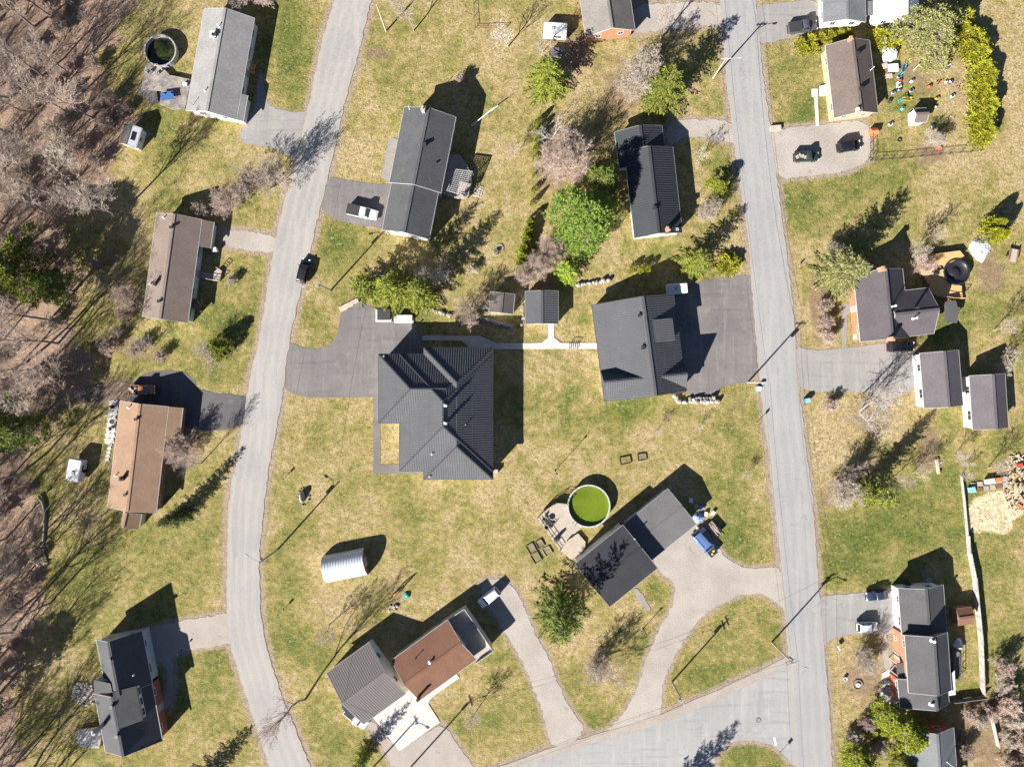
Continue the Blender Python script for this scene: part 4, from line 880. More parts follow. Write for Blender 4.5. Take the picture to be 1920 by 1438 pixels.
def puffs(seed, h, r, mat, n=150, per=46, ll=.42, lw=.06, zlo=.3, flat=.7, pr=.55, lump=.28):
    R.seed(seed); c, d, br = [], [], []
    for i in range(n):
        u = R.random()**.45; a = i*2.399 + R.gauss(0,.3); f = zlo + (1-zlo)*R.random()**.8
        e = r*(1 - ((f-zlo)/(1-zlo))**2.2*.8)*(1 + lump*math.sin(3*a + seed) + lump*.6*math.sin(7*a + 2*seed)); rad = e*(.35 + .65*u)
        z = h*f*(1 - .12*(rad/r)); p = np.array([math.cos(a)*rad, math.sin(a)*rad, z]); br.append((np.array([0,0,z*.82]), p, .05, .02))
        k = per + R.randrange(-10, 10); dv = NP.normal(size=(k,3)); dv[:,2] = np.abs(dv[:,2])*flat + .05; dv /= np.linalg.norm(dv, axis=1, keepdims=True)
        sz = pr*R.uniform(.7,1.35); c.append(p + dv*sz*NP.uniform(.15,.8,(k,1))); d.append(dv + NP.normal(size=(k,3))*.35)
    c, d = np.concatenate(c), np.concatenate(d)
    t = [(np.array([0,0,-.2]), np.array([0,0,h*.95]), .024*h, .04)] + br
    return {'trunk': tubes('trunk', t, 4, MAT['bark']), 'crown': leaves('crown', c, d, ll, lw, MAT[mat])}
def shell(seed, h, r, mat, n=2600, ll=.34, lw=.10, lump=.16, cone=.5):
    R.seed(seed); g_ = np.random.default_rng(seed)
    a = g_.uniform(0, 6.283, n); f = g_.uniform(0, 1, n)**.62; prof = (1 - f**2)**.5 * (1 - cone*f*.5) * (1 + lump*np.sin(5*a + 9*f + seed) + lump*.8*np.sin(11*a - 13*f + 2*seed)) * g_.uniform(.72, 1.05, n)
    c = np.stack([np.cos(a)*prof*r, np.sin(a)*prof*r, .05 + f*h*.93], 1)
    d = np.stack([np.cos(a)*.7, np.sin(a)*.7, .35 + .9*f], 1) + g_.normal(size=(n,3))*.38
    return {'trunk': trunk_mesh(h*.9, .05 + .02*h), 'crown': leaves('crown', c, d, ll, lw, MAT[mat])}
PL = dict(
 sp1=spruce(3, 10, 4.8, 'spruce', wh=16, per=10, ll=.6), sp2=spruce(8, 11, 5.0, 'spruce', wh=17, per=10, ll=.6), sp3=spruce(15, 9, 4.0, 'spruce', wh=14, per=9, ll=.58), spd=spruce(28, 11, 4.8, 'darkpine', wh=13, per=9, ll=.66, lw=.075), star=spruce(21, 6, 2.9, 'spruce_b', wh=8, per=11), slim=spruce(31, 10, 2.2, 'gloom', wh=26, per=8, ll=.42), pale=spruce(37, 11, 5.0, 'pale', wh=20, per=13, ll=.5, lw=.075, pw=.6),
 pine=puffs(5, 11.5, 6.0, 'pine', n=290, per=52, pr=.75, ll=.52, lw=.065, zlo=.22, lump=.14), dpine=puffs(9, 12, 5.4, 'darkpine', n=190, per=50, pr=.7, ll=.5, lw=.085), gpine=puffs(13, 13, 5.4, 'spruce', n=200, per=50, pr=.7, ll=.5, lw=.085, lump=.35),
 palep=puffs(17, 9, 5.5, 'pale', n=240, per=48, pr=.62, ll=.4, lw=.07, lump=.3), ced1=shell(4, 3.6, 2.0, 'cedar'), ced2=shell(14, 3.2, 2.2, 'cedar', lump=.24), ced3=shell(24, 2.4, 1.0, 'cedar_g', n=1300, ll=.26, lw=.08), cedbig=puffs(29, 8, 3.8, 'cedar_g', n=150, per=50, pr=.6, ll=.4, lw=.085, zlo=.12), globe=shell(34, 1.3, .8, 'cedar', n=700, ll=.18, lw=.06, cone=.2))
PL.update({f'tree{i}': bare_pair(40+i, 'bark', ('twig','twig_r','twig_p','twig','twig_r','twig')[i], h=(15,17,14,17.5,16,13)[i], spread=(.36,.32,.4,.34,.42,.36)[i], kids=(12,7,5,4), r=(.21,.24,.18,.26,.22,.17)[i], fork=(.38,.42,.3,.45,.35,.36)[i], twig=.0135, up=.42) for i in range(6)})
PL['dense'] = bare_pair(52, 'bark', 'twig', h=15, spread=.5, kids=(12,8,7,5), r=.24, fork=.45, twig=.02)
PL.update(round=bare_pair(60, 'twig', 'twig_r', h=6.5, spread=.62, kids=(14,9,7,5), r=.14, fork=.12, up=.2, wig=.12, stems=3, twig=.012), roundp=bare_pair(61, 'twig', 'twig_p', h=6, spread=.62, kids=(13,9,7,4), r=.13, fork=.12, up=.2, wig=.12, stems=3, twig=.012),
 small=bare_pair(62, 'twig', 'twig', h=6, spread=.5, kids=(9,7,6,3), r=.09, fork=.25, twig=.013), small2=bare_pair(63, 'twig', 'twig_p', h=5, spread=.55, kids=(8,7,5,3), r=.08, fork=.2, twig=.012), thin=bare_pair(64, 'twig_d', 'twig_d', h=4, spread=.45, kids=(7,6,4), r=.05, fork=.3, twig=.012),
 birch=bare_pair(65, 'birch', 'birch', h=9, spread=.5, kids=(11,6,4), r=.15, fork=.25, twig=.018, wig=.2), birch2=bare_pair(66, 'birch', 'birch', h=9, spread=.6, kids=(10,7,4), r=.15, fork=.15, twig=.02, wig=.2, stems=2),
 shrub=bare_pair(67, 'twig_r', 'twig_r', h=2.4, spread=.6, kids=(8,7,6,3), r=.035, fork=.1, stems=6, twig=.013, up=.3), shrubp=bare_pair(68, 'twig_p', 'twig_p', h=2.2, spread=.6, kids=(8,7,6,3), r=.035, fork=.1, stems=6, twig=.013, up=.3), vase=bare_pair(69, 'twig_d', 'twig', h=8, spread=.42, kids=(9,7,6,4), r=.09, fork=.2, stems=5, twig=.014, up=.3))
R.seed(77)
NAMES = {'trunk': 'trunk', 'crown': 'crown'}
def plant(kind, name, px, py, label, cat, r=1.0, zc=0.0, hs=None, group=None, rz=None):
    q = P(px, py, zc); q.z = 0
    o = thing(name, label, cat, q, R.uniform(0, 6.28) if rz is None else rz, group)
    o.scale = (r, r, r if hs is None else hs)
    link('trunk', PL[kind]['trunk'], o); link('crown', PL[kind]['crown'], o); return o
# conifers (crown centre in the photo, height of that centre)
for k, n, x, y, r, zc, hs, lab in [
 ('sp1','spruce_tree',1027,152,.98,2.5,1.0,'bushy lime green spruce near the white trailer'),
 ('sp2','spruce_tree',1243,180,1.0,2.5,1.1,'lime green spruce between the road and the black ribbed roof'),
 ('pine','pine_tree',1093,414,1.05,4,1.0,'big fresh green pine beside the black ribbed roof house'),
 ('star','spruce_tree',1064,515,1.0,1.5,1.0,'small bright green star shaped spruce by the ribbed roof shed'),
 ('sp3','spruce_tree',1303,494,1.02,2.5,.95,'dark lime spruce at the corner of the asphalt parking court'),
 ('sp3','spruce_tree',688,540,.95,3,1.3,'spruce at the west end of the clump by the asphalt drive'),
 ('sp1','spruce_tree',738,546,.95,3,1.28,'tallest spruce in the middle of the clump by the asphalt drive'),
 ('sp2','spruce_tree',788,554,.85,3,1.12,'spruce at the east end of the clump by the asphalt drive'),
 ('pale','spruce_tree',1572,512,1.05,3,1.08,'pale yellow green spruce in front of the cross gabled house'),
 ('spd','spruce_tree',1048,1148,1.22,3,1.38,'dark green spruce standing against the low roofed bungalow'),
 ('gpine','pine_tree',48,515,1.15,5,1.0,'sunlit green pine among the bare trees of the wood'),
 ('dpine','pine_tree',112,540,.72,4,.8,'smaller dark pine at the edge of the wood'),
 ('dpine','pine_tree',30,800,1.0,5,.9,'dark shaded pine by the dirt track in the wood'),
 ('palep','pine_tree',1742,60,1.12,4,.9,'large pale olive conifer over the toy yard'),
 ('sp3','spruce_tree',1632,925,.95,2.5,1.25,'yellow green spruce on the lawn by the straight road'),
 ('cedbig','cedar_tree',1667,1346,.85,3,.8,'round yellow green cedar next to the slate roofed house'),
 ('cedbig','cedar_tree',1702,1372,.95,3,.9,'bulky cedar overhanging the pale blue grey roof'),
 ('sp3','spruce_tree',680,1418,.62,1.5,.8,'small dark spruce beside the pinkish paved drive'),
 ('slim','spruce_tree',334,968,1.0,2.5,.95,'slender dark spruce casting a long shadow by the tan roofed house'),
 ('dense','bare_tree',222,408,1.0,0,1.05,'tall bare tree with a dense top above the brown roofed house'),
 ('dpine','pine_tree',-8,1308,.9,0,.95,'pine beyond the wood edge casting shade by the cottage'),
 ('cedbig','cedar_tree',1608,1425,.9,2,.6,'dark green bush at the junction by the lower bungalow'),
 ('cedbig','cedar_tree',1690,1432,.7,2,.6,'low green cedar in front of the pale blue grey roof'),
 ('cedbig','cedar_tree',1346,352,.55,1.5,.5,'small dark evergreen bush by the straight road'),
 ('sp1','spruce_tree',1210,1546,.95,0,1.45,'tall spruce beyond the side road throwing shade on it'),
 ('sp3','spruce_tree',375,1470,.9,0,.9,'spruce south of the dark roofed cottage lawn'),
 ('dpine','pine_tree',1128,345,.62,3,.85,'dark evergreen in the shade beside the black ribbed roof'),
 ('pale','spruce_tree',1640,900,.35,1,.9,'thin dark spruce top behind the yellow green spruce')]:
    plant(k, n, x, y, lab, 'tree', r, zc, hs)
# cedars and hedges
for i, (x, y, r) in enumerate([(1800,55,1.0),(1825,72,1.1),(1836,100,1.0),(1843,128,1.05),(1847,155,1.0),(1848,182,1.0),(1846,210,1.05),(1846,235,.95),(1842,258,.85),(1806,30,.9),(1815,90,.9),(1838,86,.9),(1852,142,.9),(1838,168,.9),(1854,196,.9),(1838,222,.9),(1850,248,.8)]):
    plant(('ced1','ced2')[i % 2], 'cedar_shrub', x, y, 'yellow green cedar in the tall hedge along the field', 'shrub', r*1.1, 1.5, .95, group='cedars of the tall field hedge')
for i, (x, y, r) in enumerate([(1650,68,.9),(1668,74,.95),(1685,66,.9)]):
    plant(('ced1','ced2')[i % 2], 'cedar_shrub', x, y, 'rounded yellow cedar beside the white sheet metal roof', 'shrub', r, 1.5, .9, group='cedars by the white garage')
for i, (x, y) in enumerate([(1502,82),(1508,92),(1522,74),(1540,71),(1558,68),(1576,66),(1590,66),(1525,90)]):
    plant('ced2', 'hedge_plant', x, y, 'low clipped yellow hedge plant behind the tan brick house', 'shrub', .55, .6, .5, group='low hedge by the tan brick house')
for i, (x, y, r) in enumerate([(1008,262,.7),(1006,278,.7),(1004,296,.6),(995,415,.8),(991,432,.9),(988,448,.95),(984,464,1.0),(980,480,1.0),(977,494,.9),(1002,330,.5),(1000,356,.5),(998,380,.5),(1008,246,.7),(1007,230,.6)]):
    plant('ced3', 'hedge_plant', x, y, 'narrow green cedar in the hedge between two lawns', 'shrub', r, 1, 1.1, group='cedars of the lawn hedge')
for x, y in ((1183,508),(1199,507),(1213,506)): plant('globe', 'globe_shrub', x, y, 'small round yellow shrub in the row by the parking court', 'shrub', .9, .5, 1.6, group='round yellow shrubs in a row')
plant('ced2', 'cedar_shrub', 1364, 495, 'squat yellow cedar next to the spruce by the road', 'shrub', 1.0, 1, .6)
plant('ced2', 'cedar_shrub', 1378, 488, 'trimmed yellow cedar touching the road verge', 'shrub', .6, 1, .5)
for x, y, r in ((1866,420,.75),(1860,438,.9),(1874,440,.7)): plant('ced1', 'cedar_shrub', x, y, 'yellow cedar in the clump by the silver tarp', 'shrub', r, 2, 1.3, group='cedars by the tarp')
# bare trees on the lots (base position in the photo)
for k, n, x, y, r, lab in [
 ('vase','bare_tree',510,352,1.05,'bare multi stemmed tree by the curving road throwing branch shadows'),
 ('round','bare_tree',432,385,.8,'bare bushy tree above the short gravel drive'),('small','bare_tree',470,372,.9,'thin bare tree at the verge above the gravel drive'),('small2','bare_tree',385,395,.9,'pale bare shrub tree behind the brown roofed house'),
 ('birch','birch_tree',953,88,.9,'white barked birch on the lawn beside the wire fence'),('tree2','bare_tree',776,58,.75,'bare pale trunked tree north of the charcoal house'),
 ('roundp','bare_tree',1195,150,1.45,'large spreading bare tree behind the orange brick house'),('tree0','bare_tree',1238,75,.7,'bare tree throwing fan shadows on the gravel drive'),
 ('round','bare_tree',1048,315,1.35,'dense round pinkish bare tree between two lawns'),('birch2','birch_tree',1036,258,.7,'white birch above the round bare tree'),('small','bare_tree',966,292,.75,'thin bare tree on the lawn behind the pergola'),
 ('tree5','bare_tree',1018,98,.6,'bare tree beside the white trailer'),('vase','bare_tree',1085,300,.9,'bare tree throwing long shadows toward the spruces'),
 ('round','bare_tree',1012,500,.8,'brown thicket shrub above the two sheds'),('round','bare_tree',985,520,.6,'small brown thicket behind the grey shed'),('round','bare_tree',1032,470,.75,'shaded brown thicket beside the big green pine'),
 ('birch2','bare_tree',822,518,.75,'silvery bare tree in the shade of the spruce clump'),('vase','bare_tree',882,578,.75,'reddish bare tree beside the small grey shed'),('shrub','bare_shrub',885,600,1.3,'reddish shrub on the bank above the concrete walk'),
 ('roundp','bare_tree',1326,396,.75,'rounded bare shrub tree by the roadside spruce shade'),('small2','bare_tree',1307,302,.95,'little bare tree on the grass by the gravel drive'),
 ('small','bare_tree',1708,482,1.05,'bare tree leaning over the new wooden deck'),('round','bare_tree',1722,500,.6,'twiggy bare tree between the cross gabled roof and deck'),('small2','bare_tree',1735,445,1.0,'thin bare tree north of the new deck'),
 ('birch2','birch_tree',1612,772,1.1,'big white birch with wide branches by the cracked drive'),('tree3','bare_tree',1618,738,.62,'dark bare tree casting branches over the cracked drive'),
 ('roundp','bare_tree',1566,922,.98,'dense round beige bare tree next to the straight road'),('vase','bare_tree',1568,900,.85,'bare multi stemmed tree behind the round beige tree'),
 ('small','bare_tree',1677,892,.85,'bare sapling on the lawn west of the wood pile'),('small2','bare_tree',1710,886,.95,'bare fruit tree on the lawn by the wood pile'),('small','bare_tree',1790,852,.9,'bare tree below the shed garage'),('small2','bare_tree',1800,890,.7,'bare fruit tree at the end of the pale fence'),('small','bare_tree',1852,878,.9,'bare tree near the scrap pallets'),('small2','bare_tree',1745,868,.7,'low bare tree by the brown garden bed'),
 ('small','bare_tree',1862,620,.9,'bare tree on the lawn east of the cross gabled house'),('small2','bare_tree',1878,665,1.0,'bare fruit tree above the shed garage'),('roundp','bare_tree',1872,690,.5,'bare clump beside the shed garage roof'),
 ('vase','bare_tree',1128,1238,.8,'bare crooked tree between the two gravel lanes'),('roundp','bare_tree',1110,1245,.55,'beige bare shrub tree between the gravel lanes'),
 ('tree1','bare_tree',572,1312,.92,'bare tree at the bend of the curving road'),('small','bare_tree',618,1170,1.05,'thin bare tree west of the rust brown roof'),('small','bare_tree',895,1330,1.0,'thin bare tree on the lawn below the rust brown roof'),
 ('roundp','bare_tree',1620,1240,.6,'bare tree in the front garden of the slate roofed house'),('vase','bare_tree',1606,1228,.62,'bare tree between the white car and the garden'),
 ('round','bare_tree',345,842,.85,'rounded brown tree in front of the tan roofed house'),('tree5','bare_tree',378,868,.62,'bare tree casting a lacy shadow on the curving road'),
 ('small','bare_tree',1230,810,.55,'tiny bare sapling on the lawn below the garage house'),('small2','bare_tree',1310,800,.55,'tiny bare sapling by the boulder wall'),('small','bare_tree',1398,890,.5,'tiny bare sapling near the straight road'),
 ('roundp','bare_tree',1745,268,.62,'bushy brown shrub below the playhouse'),('small','bare_tree',468,12,1.1,'bare tree behind the pale grey roof'),('round','bare_tree',500,0,.8,'bare shrub tree at the verge north of the pale roofed house'),
 ('round','bare_tree',248,560,.75,'reddish thicket behind the brown roofed house'),('shrub','bare_shrub',375,572,1.0,'dark shrub against the brown roofed house'),('shrub','bare_shrub',388,415,1.2,'rusty shrub at the corner of the brown roofed house'),
 ('shrubp','bare_shrub',440,528,.9,'pale twiggy shrub on the lawn by the porch ramp'),('vase','bare_tree',405,665,.6,'bare tree throwing a dense shadow beside the curving road'),('cedbig','cedar_shrub',418,655,.55,'dark evergreen shrub beside the curving road'),
 ('shrub','bare_shrub',1540,575,1.2,'reddish hedge shrub along the front walk'),('shrub','bare_shrub',1543,605,1.2,'brown hedge shrub opposite the porch'),('shrub','bare_shrub',1546,632,1.2,'brown hedge shrub at the drive corner'),('shrub','bare_shrub',1550,760,1.1,'rusty oval shrub by the blue bin'),
 ('roundp','bare_tree',1565,470,.55,'bare shrub beside the pale yellow spruce'),('shrubp','bare_shrub',930,475,.5,'tuft of straw coloured shrub on the lawn'),('shrub','bare_shrub',865,152,.9,'rusty shrub at the tip of the charcoal house shadow'),('shrubp','bare_shrub',887,508,.9,'straw coloured grass clump beside the silvery tree')]:
    plant(k, n, x, y, lab, 'tree' if 'tree' in n else 'shrub', r)
for i, (x, y, r) in enumerate([(1870,1240,1.6),(1868,1275,1.6),(1878,1310,1.8),(1890,1340,1.8),(1900,1375,2.0),(1905,1410,2.0),(1885,1430,1.8),(1880,1380,1.5),(1850,1330,1.2),(1830,1345,1.2),(1810,1335,1.1),(1595,1380,1.3),(1620,1350,1.2),(1640,1395,1.3),(1800,1400,1.3)]):
    plant(('shrub','shrubp')[i % 2], 'bare_shrub', x, y, ('reddish','pale')[i % 2] + ' twiggy bush ' + ('of the overgrown strip along the field' if x > 1845 else 'by the wood framed bed' if x > 1700 else 'beside the cedars at the junction'), 'shrub', r, group=('reddish','pale')[i % 2] + ' overgrown bushes' + (' by the field' if x > 1845 else ' by the bed' if x > 1700 else ' by the junction'))
# the wood: individual bare trees and undergrowth
FBASE = [(-260,-200),(250,-200),(215,-40),(150,30),(125,90),(150,150),(175,215),(165,280),(150,330),(125,380),(95,430),(120,520),(110,640),(150,700),(110,745),(40,770),(55,860),(75,930),(70,1010),(95,1075),(100,1130),(60,1200),(25,1290),(60,1420),(70,1560),(-260,1560)]
def inside(x, y, poly): return bool(inpoly(np.array([x]), np.array([y]), poly)[0])
pts = [(132,140),(112,45),(60,330),(60,210),(95,1130),(40,1090),(85,690),(12,420),(150,330),(48,880),(150,700),(70,1010)]
tries = 0
while len(pts) < 175 and tries < 14000:
    tries += 1; x, y = R.uniform(-240, 255), R.uniform(-190, 1550)
    if inside(x, y, FBASE) and all((x-a)**2 + (y-b)**2 > 34**2 for a, b in pts): pts.append((x, y))
def zone(y):
    for lim, z_ in ((120,'above the murky pool'),(215,'beside the murky pool'),(330,'behind the small garden shed'),(440,'above the sunlit green pine'),(620,'around the sunlit green pine'),(760,'by the dirt track'),(910,'behind the camper trailer'),(1050,'by the fallen birch trunk'),(1230,'above the steep roofed cottage')):
        if y < lim: return z_
    return 'behind the steep roofed cottage'
for i, (x, y) in enumerate(pts):
    look = ('tall grey bare tree','tall reddish bare tree','pale thin bare tree','stout grey bare tree','reddish bare tree','short grey bare tree')[i % 6]; wh = 'at the wood edge' if x > 85 else ('inside the wood' if x > 0 else 'deep inside the wood')
    plant(f'tree{i % 6}', 'bare_tree', x, y, f'{look} {wh} {zone(y)}', 'tree', R.uniform(.8, 1.12), group=f'{look}s {wh} {zone(y)}')
sh = []
while len(sh) < 55:
    x, y = R.uniform(0, 270), R.uniform(0, 1430)
    if inside(x, y, FOREST) and all((x-a)**2 + (y-b)**2 > 20**2 for a, b in sh): sh.append((x, y))
sh += [(215,190),(190,205),(230,215),(165,190),(205,235),(240,590),(255,575),(235,620),(210,650),(190,500),(215,480),(290,650),(262,655),(305,668),(225,520)]
for i, (x, y) in enumerate(sh):
    look = ('reddish bare shrub','pale bare shrub','thin bare sapling','low reddish shrub')[i % 4]; wh = 'on the wood edge' if x > 110 else 'among the wood trees'
    plant(('shrub','shrubp','small','shrub')[i % 4], 'bare_shrub', x, y, f'{look} {wh} {zone(y)}', 'shrub', R.uniform(.7, 1.4) if i % 4 != 2 else R.uniform(.5,.8), group=f'{look}s {wh} {zone(y)}')
# ---------------------------------------------------------------- vehicles
MAT.update(tyre=M('tyre_rubber', (.02,.02,.02), s2=20, rough=.85), rim=paint('wheel_rim', (.35,.35,.36), .35, metal=.7), autoglass=glass('vehicle_glass', (.012,.016,.022), .06), lampc=glass('headlight_lens', (.7,.72,.75), .15), lampr=paint('tail_lens', (.4,.02,.015), .2), black=paint('black_plastic', (.018,.018,.02), .6), bedl=paint('bed_liner', (.03,.03,.033), .7))
def ring(x, hw, z0, z1, n=4, rnd=.16):
    r = min(rnd, hw*.45, (z1-z0)*.45); pts = []
    for cy, cz, a0 in ((hw-r, z1-r, 0), (-(hw-r), z1-r, 90), (-(hw-r), z0+r, 180), (hw-r, z0+r, 270)):
        for k in range(n):
            a = math.radians(a0 + 90*k/(n-1)); pts.append((x, cy + r*math.cos(a), cz + r*math.sin(a)))
    return pts
def vehicle(name, label, px, py, ang, kind, colour, L=4.5, W=1.86, extra=None):
    q = P(px, py, .9); q.z = .06; t = thing(name, label, 'pickup' if 'pickup' in name else 'car', q, math.radians(ang))
    cm = paint('car_paint', colour, .25, .6, metal=.15); h2, w2 = L/2, W/2; pick = kind == 'pickup'
    hz = 1.0 if not pick else 1.08
    secs = [(-h2, .80, .45, .8), (-h2+.12, .93, .33, hz-.06), (-h2+.6, 1, .3, hz), (-L*.1, 1, .3, hz), (L*.17, 1, .3, hz-.01), (L*.3, .99, .3, hz-.06), (h2-.35, .94, .32, hz-.13), (h2-.08, .82, .38, hz-.28), (h2, .7, .45, .68)]
    b = MB(); b.loft([ring(x, w2*k, z0, z1) for x, k, z0, z1 in secs]); body = b.local('body', cm, t, True)
    if pick: x0, x1, x2, x3 = -L*.06, -L*.03, L*.13, L*.24
    elif kind == 'suv': x0, x1, x2, x3 = -h2+.12, -h2+.42, L*.1, L*.24
    else: x0, x1, x2, x3 = -h2+.5, -h2+1.15, L*.07, L*.23
    top = {'pickup': 1.82, 'suv': 1.66, 'car': 1.43}[kind]
    g = MB(); g.loft([ring(x0, w2*.90, hz-.12, hz+.02, rnd=.03), ring(x1, w2*.79, hz-.12, top-.03, rnd=.1), ring(x2, w2*.79, hz-.12, top-.03, rnd=.1), ring(x3, w2*.88, hz-.12, hz+.0, rnd=.03)]); g.local('glass', MAT['autoglass'], t)
    r = MB(); r.loft([ring(x1-.10, w2*.70, top-.10, top-.02, rnd=.03), ring(x1+.06, w2*.80, top-.10, top+.02, rnd=.04), ring((x1+x2)/2, w2*.81, top-.10, top+.045, rnd=.04), ring(x2-.05, w2*.80, top-.10, top+.02, rnd=.04), ring(x2+.10, w2*.72, top-.10, top-.03, rnd=.03)]); r.local('roof_panel', cm, t, True)
    p = MB()
    for sg in (-1, 1):
        p.bar((x3, sg*w2*.86, hz), (x2, sg*w2*.77, top-.02), .09, .07); p.bar((x0, sg*w2*.87, hz), (x1, sg*w2*.77, top-.02), .12, .08)
        xm = (x1+x2)/2; p.bar((xm, sg*w2*.895, hz), (xm, sg*w2*.80, top-.03), .05, .1)
    p.local('pillar', cm, t)
    if pick:
        bd = MB(); zt = hz + .12
        for sg in (-1, 1): bd.box((-L*.275, sg*(w2-.06), zt-.13), (L*.43, .12, .28))
        bd.box((-h2+.10, 0, zt-.13), (.1, W-.14, .28)); bd.box((-L*.06-.02, 0, zt-.13), (.08, W-.14, .28)); bd.local('bed', cm, t)
        if extra == 'cover': c = MB(); c.box((-L*.275, 0, zt+.04), (L*.43, W-.06, .06)); c.local('tonneau_cover', MAT['bedl'], t)
        else: c = MB(); c.box((-L*.275, 0, hz+.02), (L*.42, W-.26, .04)); c.local('bed_liner', MAT['bedl'], t)
        if extra == 'load':
            for k in range(4): c = MB(); c.box((-L*.4 + .5*k, R.uniform(-.3,.3), hz+.15), (.42, .6, .25), R.random()); c.local('load', MAT['wood_old'], t)
    for sx in (-1, 1):
        for sg in (-1, 1):
            ty = MB(); c = Vector((sx*L*.31, sg*(w2-.10), .35)); ty.tube([c - Vector((0,.11,0)), c + Vector((0,.11,0))], .35, 16); wo = ty.local('wheel', MAT['tyre'], t)
            ri = MB(); ri.tube([c + Vector((0,sg*.08,0)), c + Vector((0,sg*.125,0))], .21, 10); ri.local('rim', MAT['rim'], wo)
    for sg in (-1, 1):
        m = MB(); m.box((h2-.12, sg*w2*.68, .72), (.2, .34, .16)); m.local('headlight', MAT['lampc'], t)
        m = MB(); m.box((-h2+.06, sg*w2*.78, .82), (.1, .2, .22)); m.local('tail_light', MAT['lampr'], t)
        m = MB(); m.box((x3-.25, sg*(w2+.09), hz+.06), (.14, .2, .13)); m.local('mirror', cm, t)
    m = MB(); m.box((h2-.02, 0, .48), (.12, W*.8, .2)); m.box((-h2+.02, 0, .5), (.12, W*.85, .2)); m.local('bumper', MAT['black'], t)
    for sg in (-1, 1):
        m = MB(); m.bar((x1+.2, sg*w2*.66, top+.06), (x2-.3, sg*w2*.66, top+.06), .05, .05)
        if kind == 'suv': m.local('roof_rail', MAT['black'], t)
    if extra == 'bay':
        m = MB(); m.box((h2-.65, 0, hz-.02), (1.15, W*.82, .12)); m.local('engine_bay', MAT['black'], t)
        m = MB(); m.box((h2-.55, -.3, hz+.08), (.35,.3,.14)); m.box((h2-.8, .25, hz+.06), (.3,.4,.1)); m.local('engine_part', TOY('yellow'), t)
    return t
TOYC = dict(red=(.5,.06,.04), orange=(.65,.16,.06), yellow=(.65,.55,.08), blue=(.05,.11,.28), lblue=(.2,.45,.6), teal=(.06,.33,.33), green=(.08,.35,.2), lime=(.35,.5,.12), white=(.75,.75,.74), black=(.02,.02,.022), pink=(.6,.35,.33), navy=(.05,.07,.16), grey=(.3,.3,.31), purple=(.25,.25,.45), cream=(.68,.6,.42))
_tm = {}
def TOY(c):
    if c not in _tm: _tm[c] = paint('plastic_' + c, TOYC[c], .45)
    return _tm[c]
vehicle('pickup_truck', 'white pickup with black bed cover on the weathered grey drive', 679, 398, -12.6, 'pickup', (.72,.73,.75), 5.8, 2.0, 'cover')
vehicle('car', 'black car driving up the curving road', 569, 508, 77, 'suv', (.022,.024,.03), 4.6)
vehicle('pickup_truck', 'dark grey pickup on the asphalt drive by the clipped hedge', 1505, 50, 8, 'pickup', (.07,.075,.085), 5.5, 1.95, 'cover')
vehicle('pickup_truck', 'small dark green pickup with a loaded bed on the pale gravel', 1512, 294, 2, 'pickup', (.03,.05,.045), 4.6, 1.8, 'load')
vehicle('car', 'black wagon on the gravel beside the toy yard', 1592, 274, 9, 'suv', (.014,.015,.018), 4.4)
vehicle('car', 'long black car parked in front of the cross gabled house', 1690, 650, 2, 'suv', (.016,.017,.02), 5.0)
vehicle('car', 'white car parked at the end of the terrace', 917, 1120, 219, 'suv', (.7,.71,.73), 4.5)
vehicle('car', 'blue four wheel drive with an open black engine bay', 1322, 1019, -49, 'suv', (.10,.17,.36), 5.6, 2.0, 'bay')
vehicle('car', 'dark navy hatchback on the pale drive', 1645, 1116, 188, 'car', (.03,.04,.075), 4.1, 1.75)
vehicle('car', 'silver white hatchback by the front garden', 1626, 1175, 2, 'suv', (.6,.62,.64), 3.9, 1.75)
vehicle('pickup_truck', 'rusty orange pickup in the shade beside the tan roof', 266, 731, 1, 'pickup', (.3,.13,.06), 4.8, 1.85, 'load')
vehicle('pickup_truck', 'white pickup nosing out beside the mauve metal roof', 668, 1345, -40, 'pickup', (.75,.75,.75), 5.0, 1.9)

# ---------------------------------------------------------------- sheds and small buildings
def shed(label, A0, A1, B0, B1, ze, zr, roof, wall, ribs=None, name='shed', trim='trim_white', wins=True, cross=None):
    g = Gable(A0, A1, B0, B1, ze, zr); c = g.c
    h = thing(name, label, 'shed' if name == 'shed' else name.replace('_', ' '), (c.x, c.y, 0)); gable(h, g, roof, wall, trim, oh=.18, ohe=.15, th=.1, ribs=ribs, wins=False, cross=cross)
    ua, va = math.atan2(g.u.y, g.u.x), math.atan2(g.v.y, g.v.x)
    if wins: window(h, g.pt(0, g.W/2 - .15, ze - .75), va, .7, .6); window(h, g.pt(0, -g.W/2 + .15, ze - .75), va + math.pi, .7, .6)
    door(h, g.pt(g.L/2 - .13, 0, .05), ua, .8, min(1.7, ze - .2)); return h, g
SHED1 = shed('small garden shed with half white sheeted roof at the wood edge', (235,234), (221,268), (265,238), (257,278), 2.1, 2.9, 'sh_shed', 'siding_white')
h, g = shed('small grey shingled shed beside the reddish shrub', (919,549), (917,585), (966,551), (961,589), 2.3, 3.1, 'sh_shed', 'siding_grey')
h, g = shed('square garden shed with ribbed dark metal roof on the concrete walk', (985,546), (985,608), (1046,546), (1047,607), 2.5, 3.5, 'metal_dark', 'siding_white', .42, trim='trim_grey', cross=None)
shed('white playhouse with brown shingle roof in the toy yard', (1713,204), (1736,203), (1714,230), (1738,229), 2.1, 2.95, 'sh_taupe', 'siding_white', name='playhouse')
shed('red garden shed with mauve roof beside the pale fence', (1791,1141), (1820,1138), (1798,1173), (1826,1168), 2.0, 2.7, 'sh_rust', 'brick_or', trim='trim_brown')
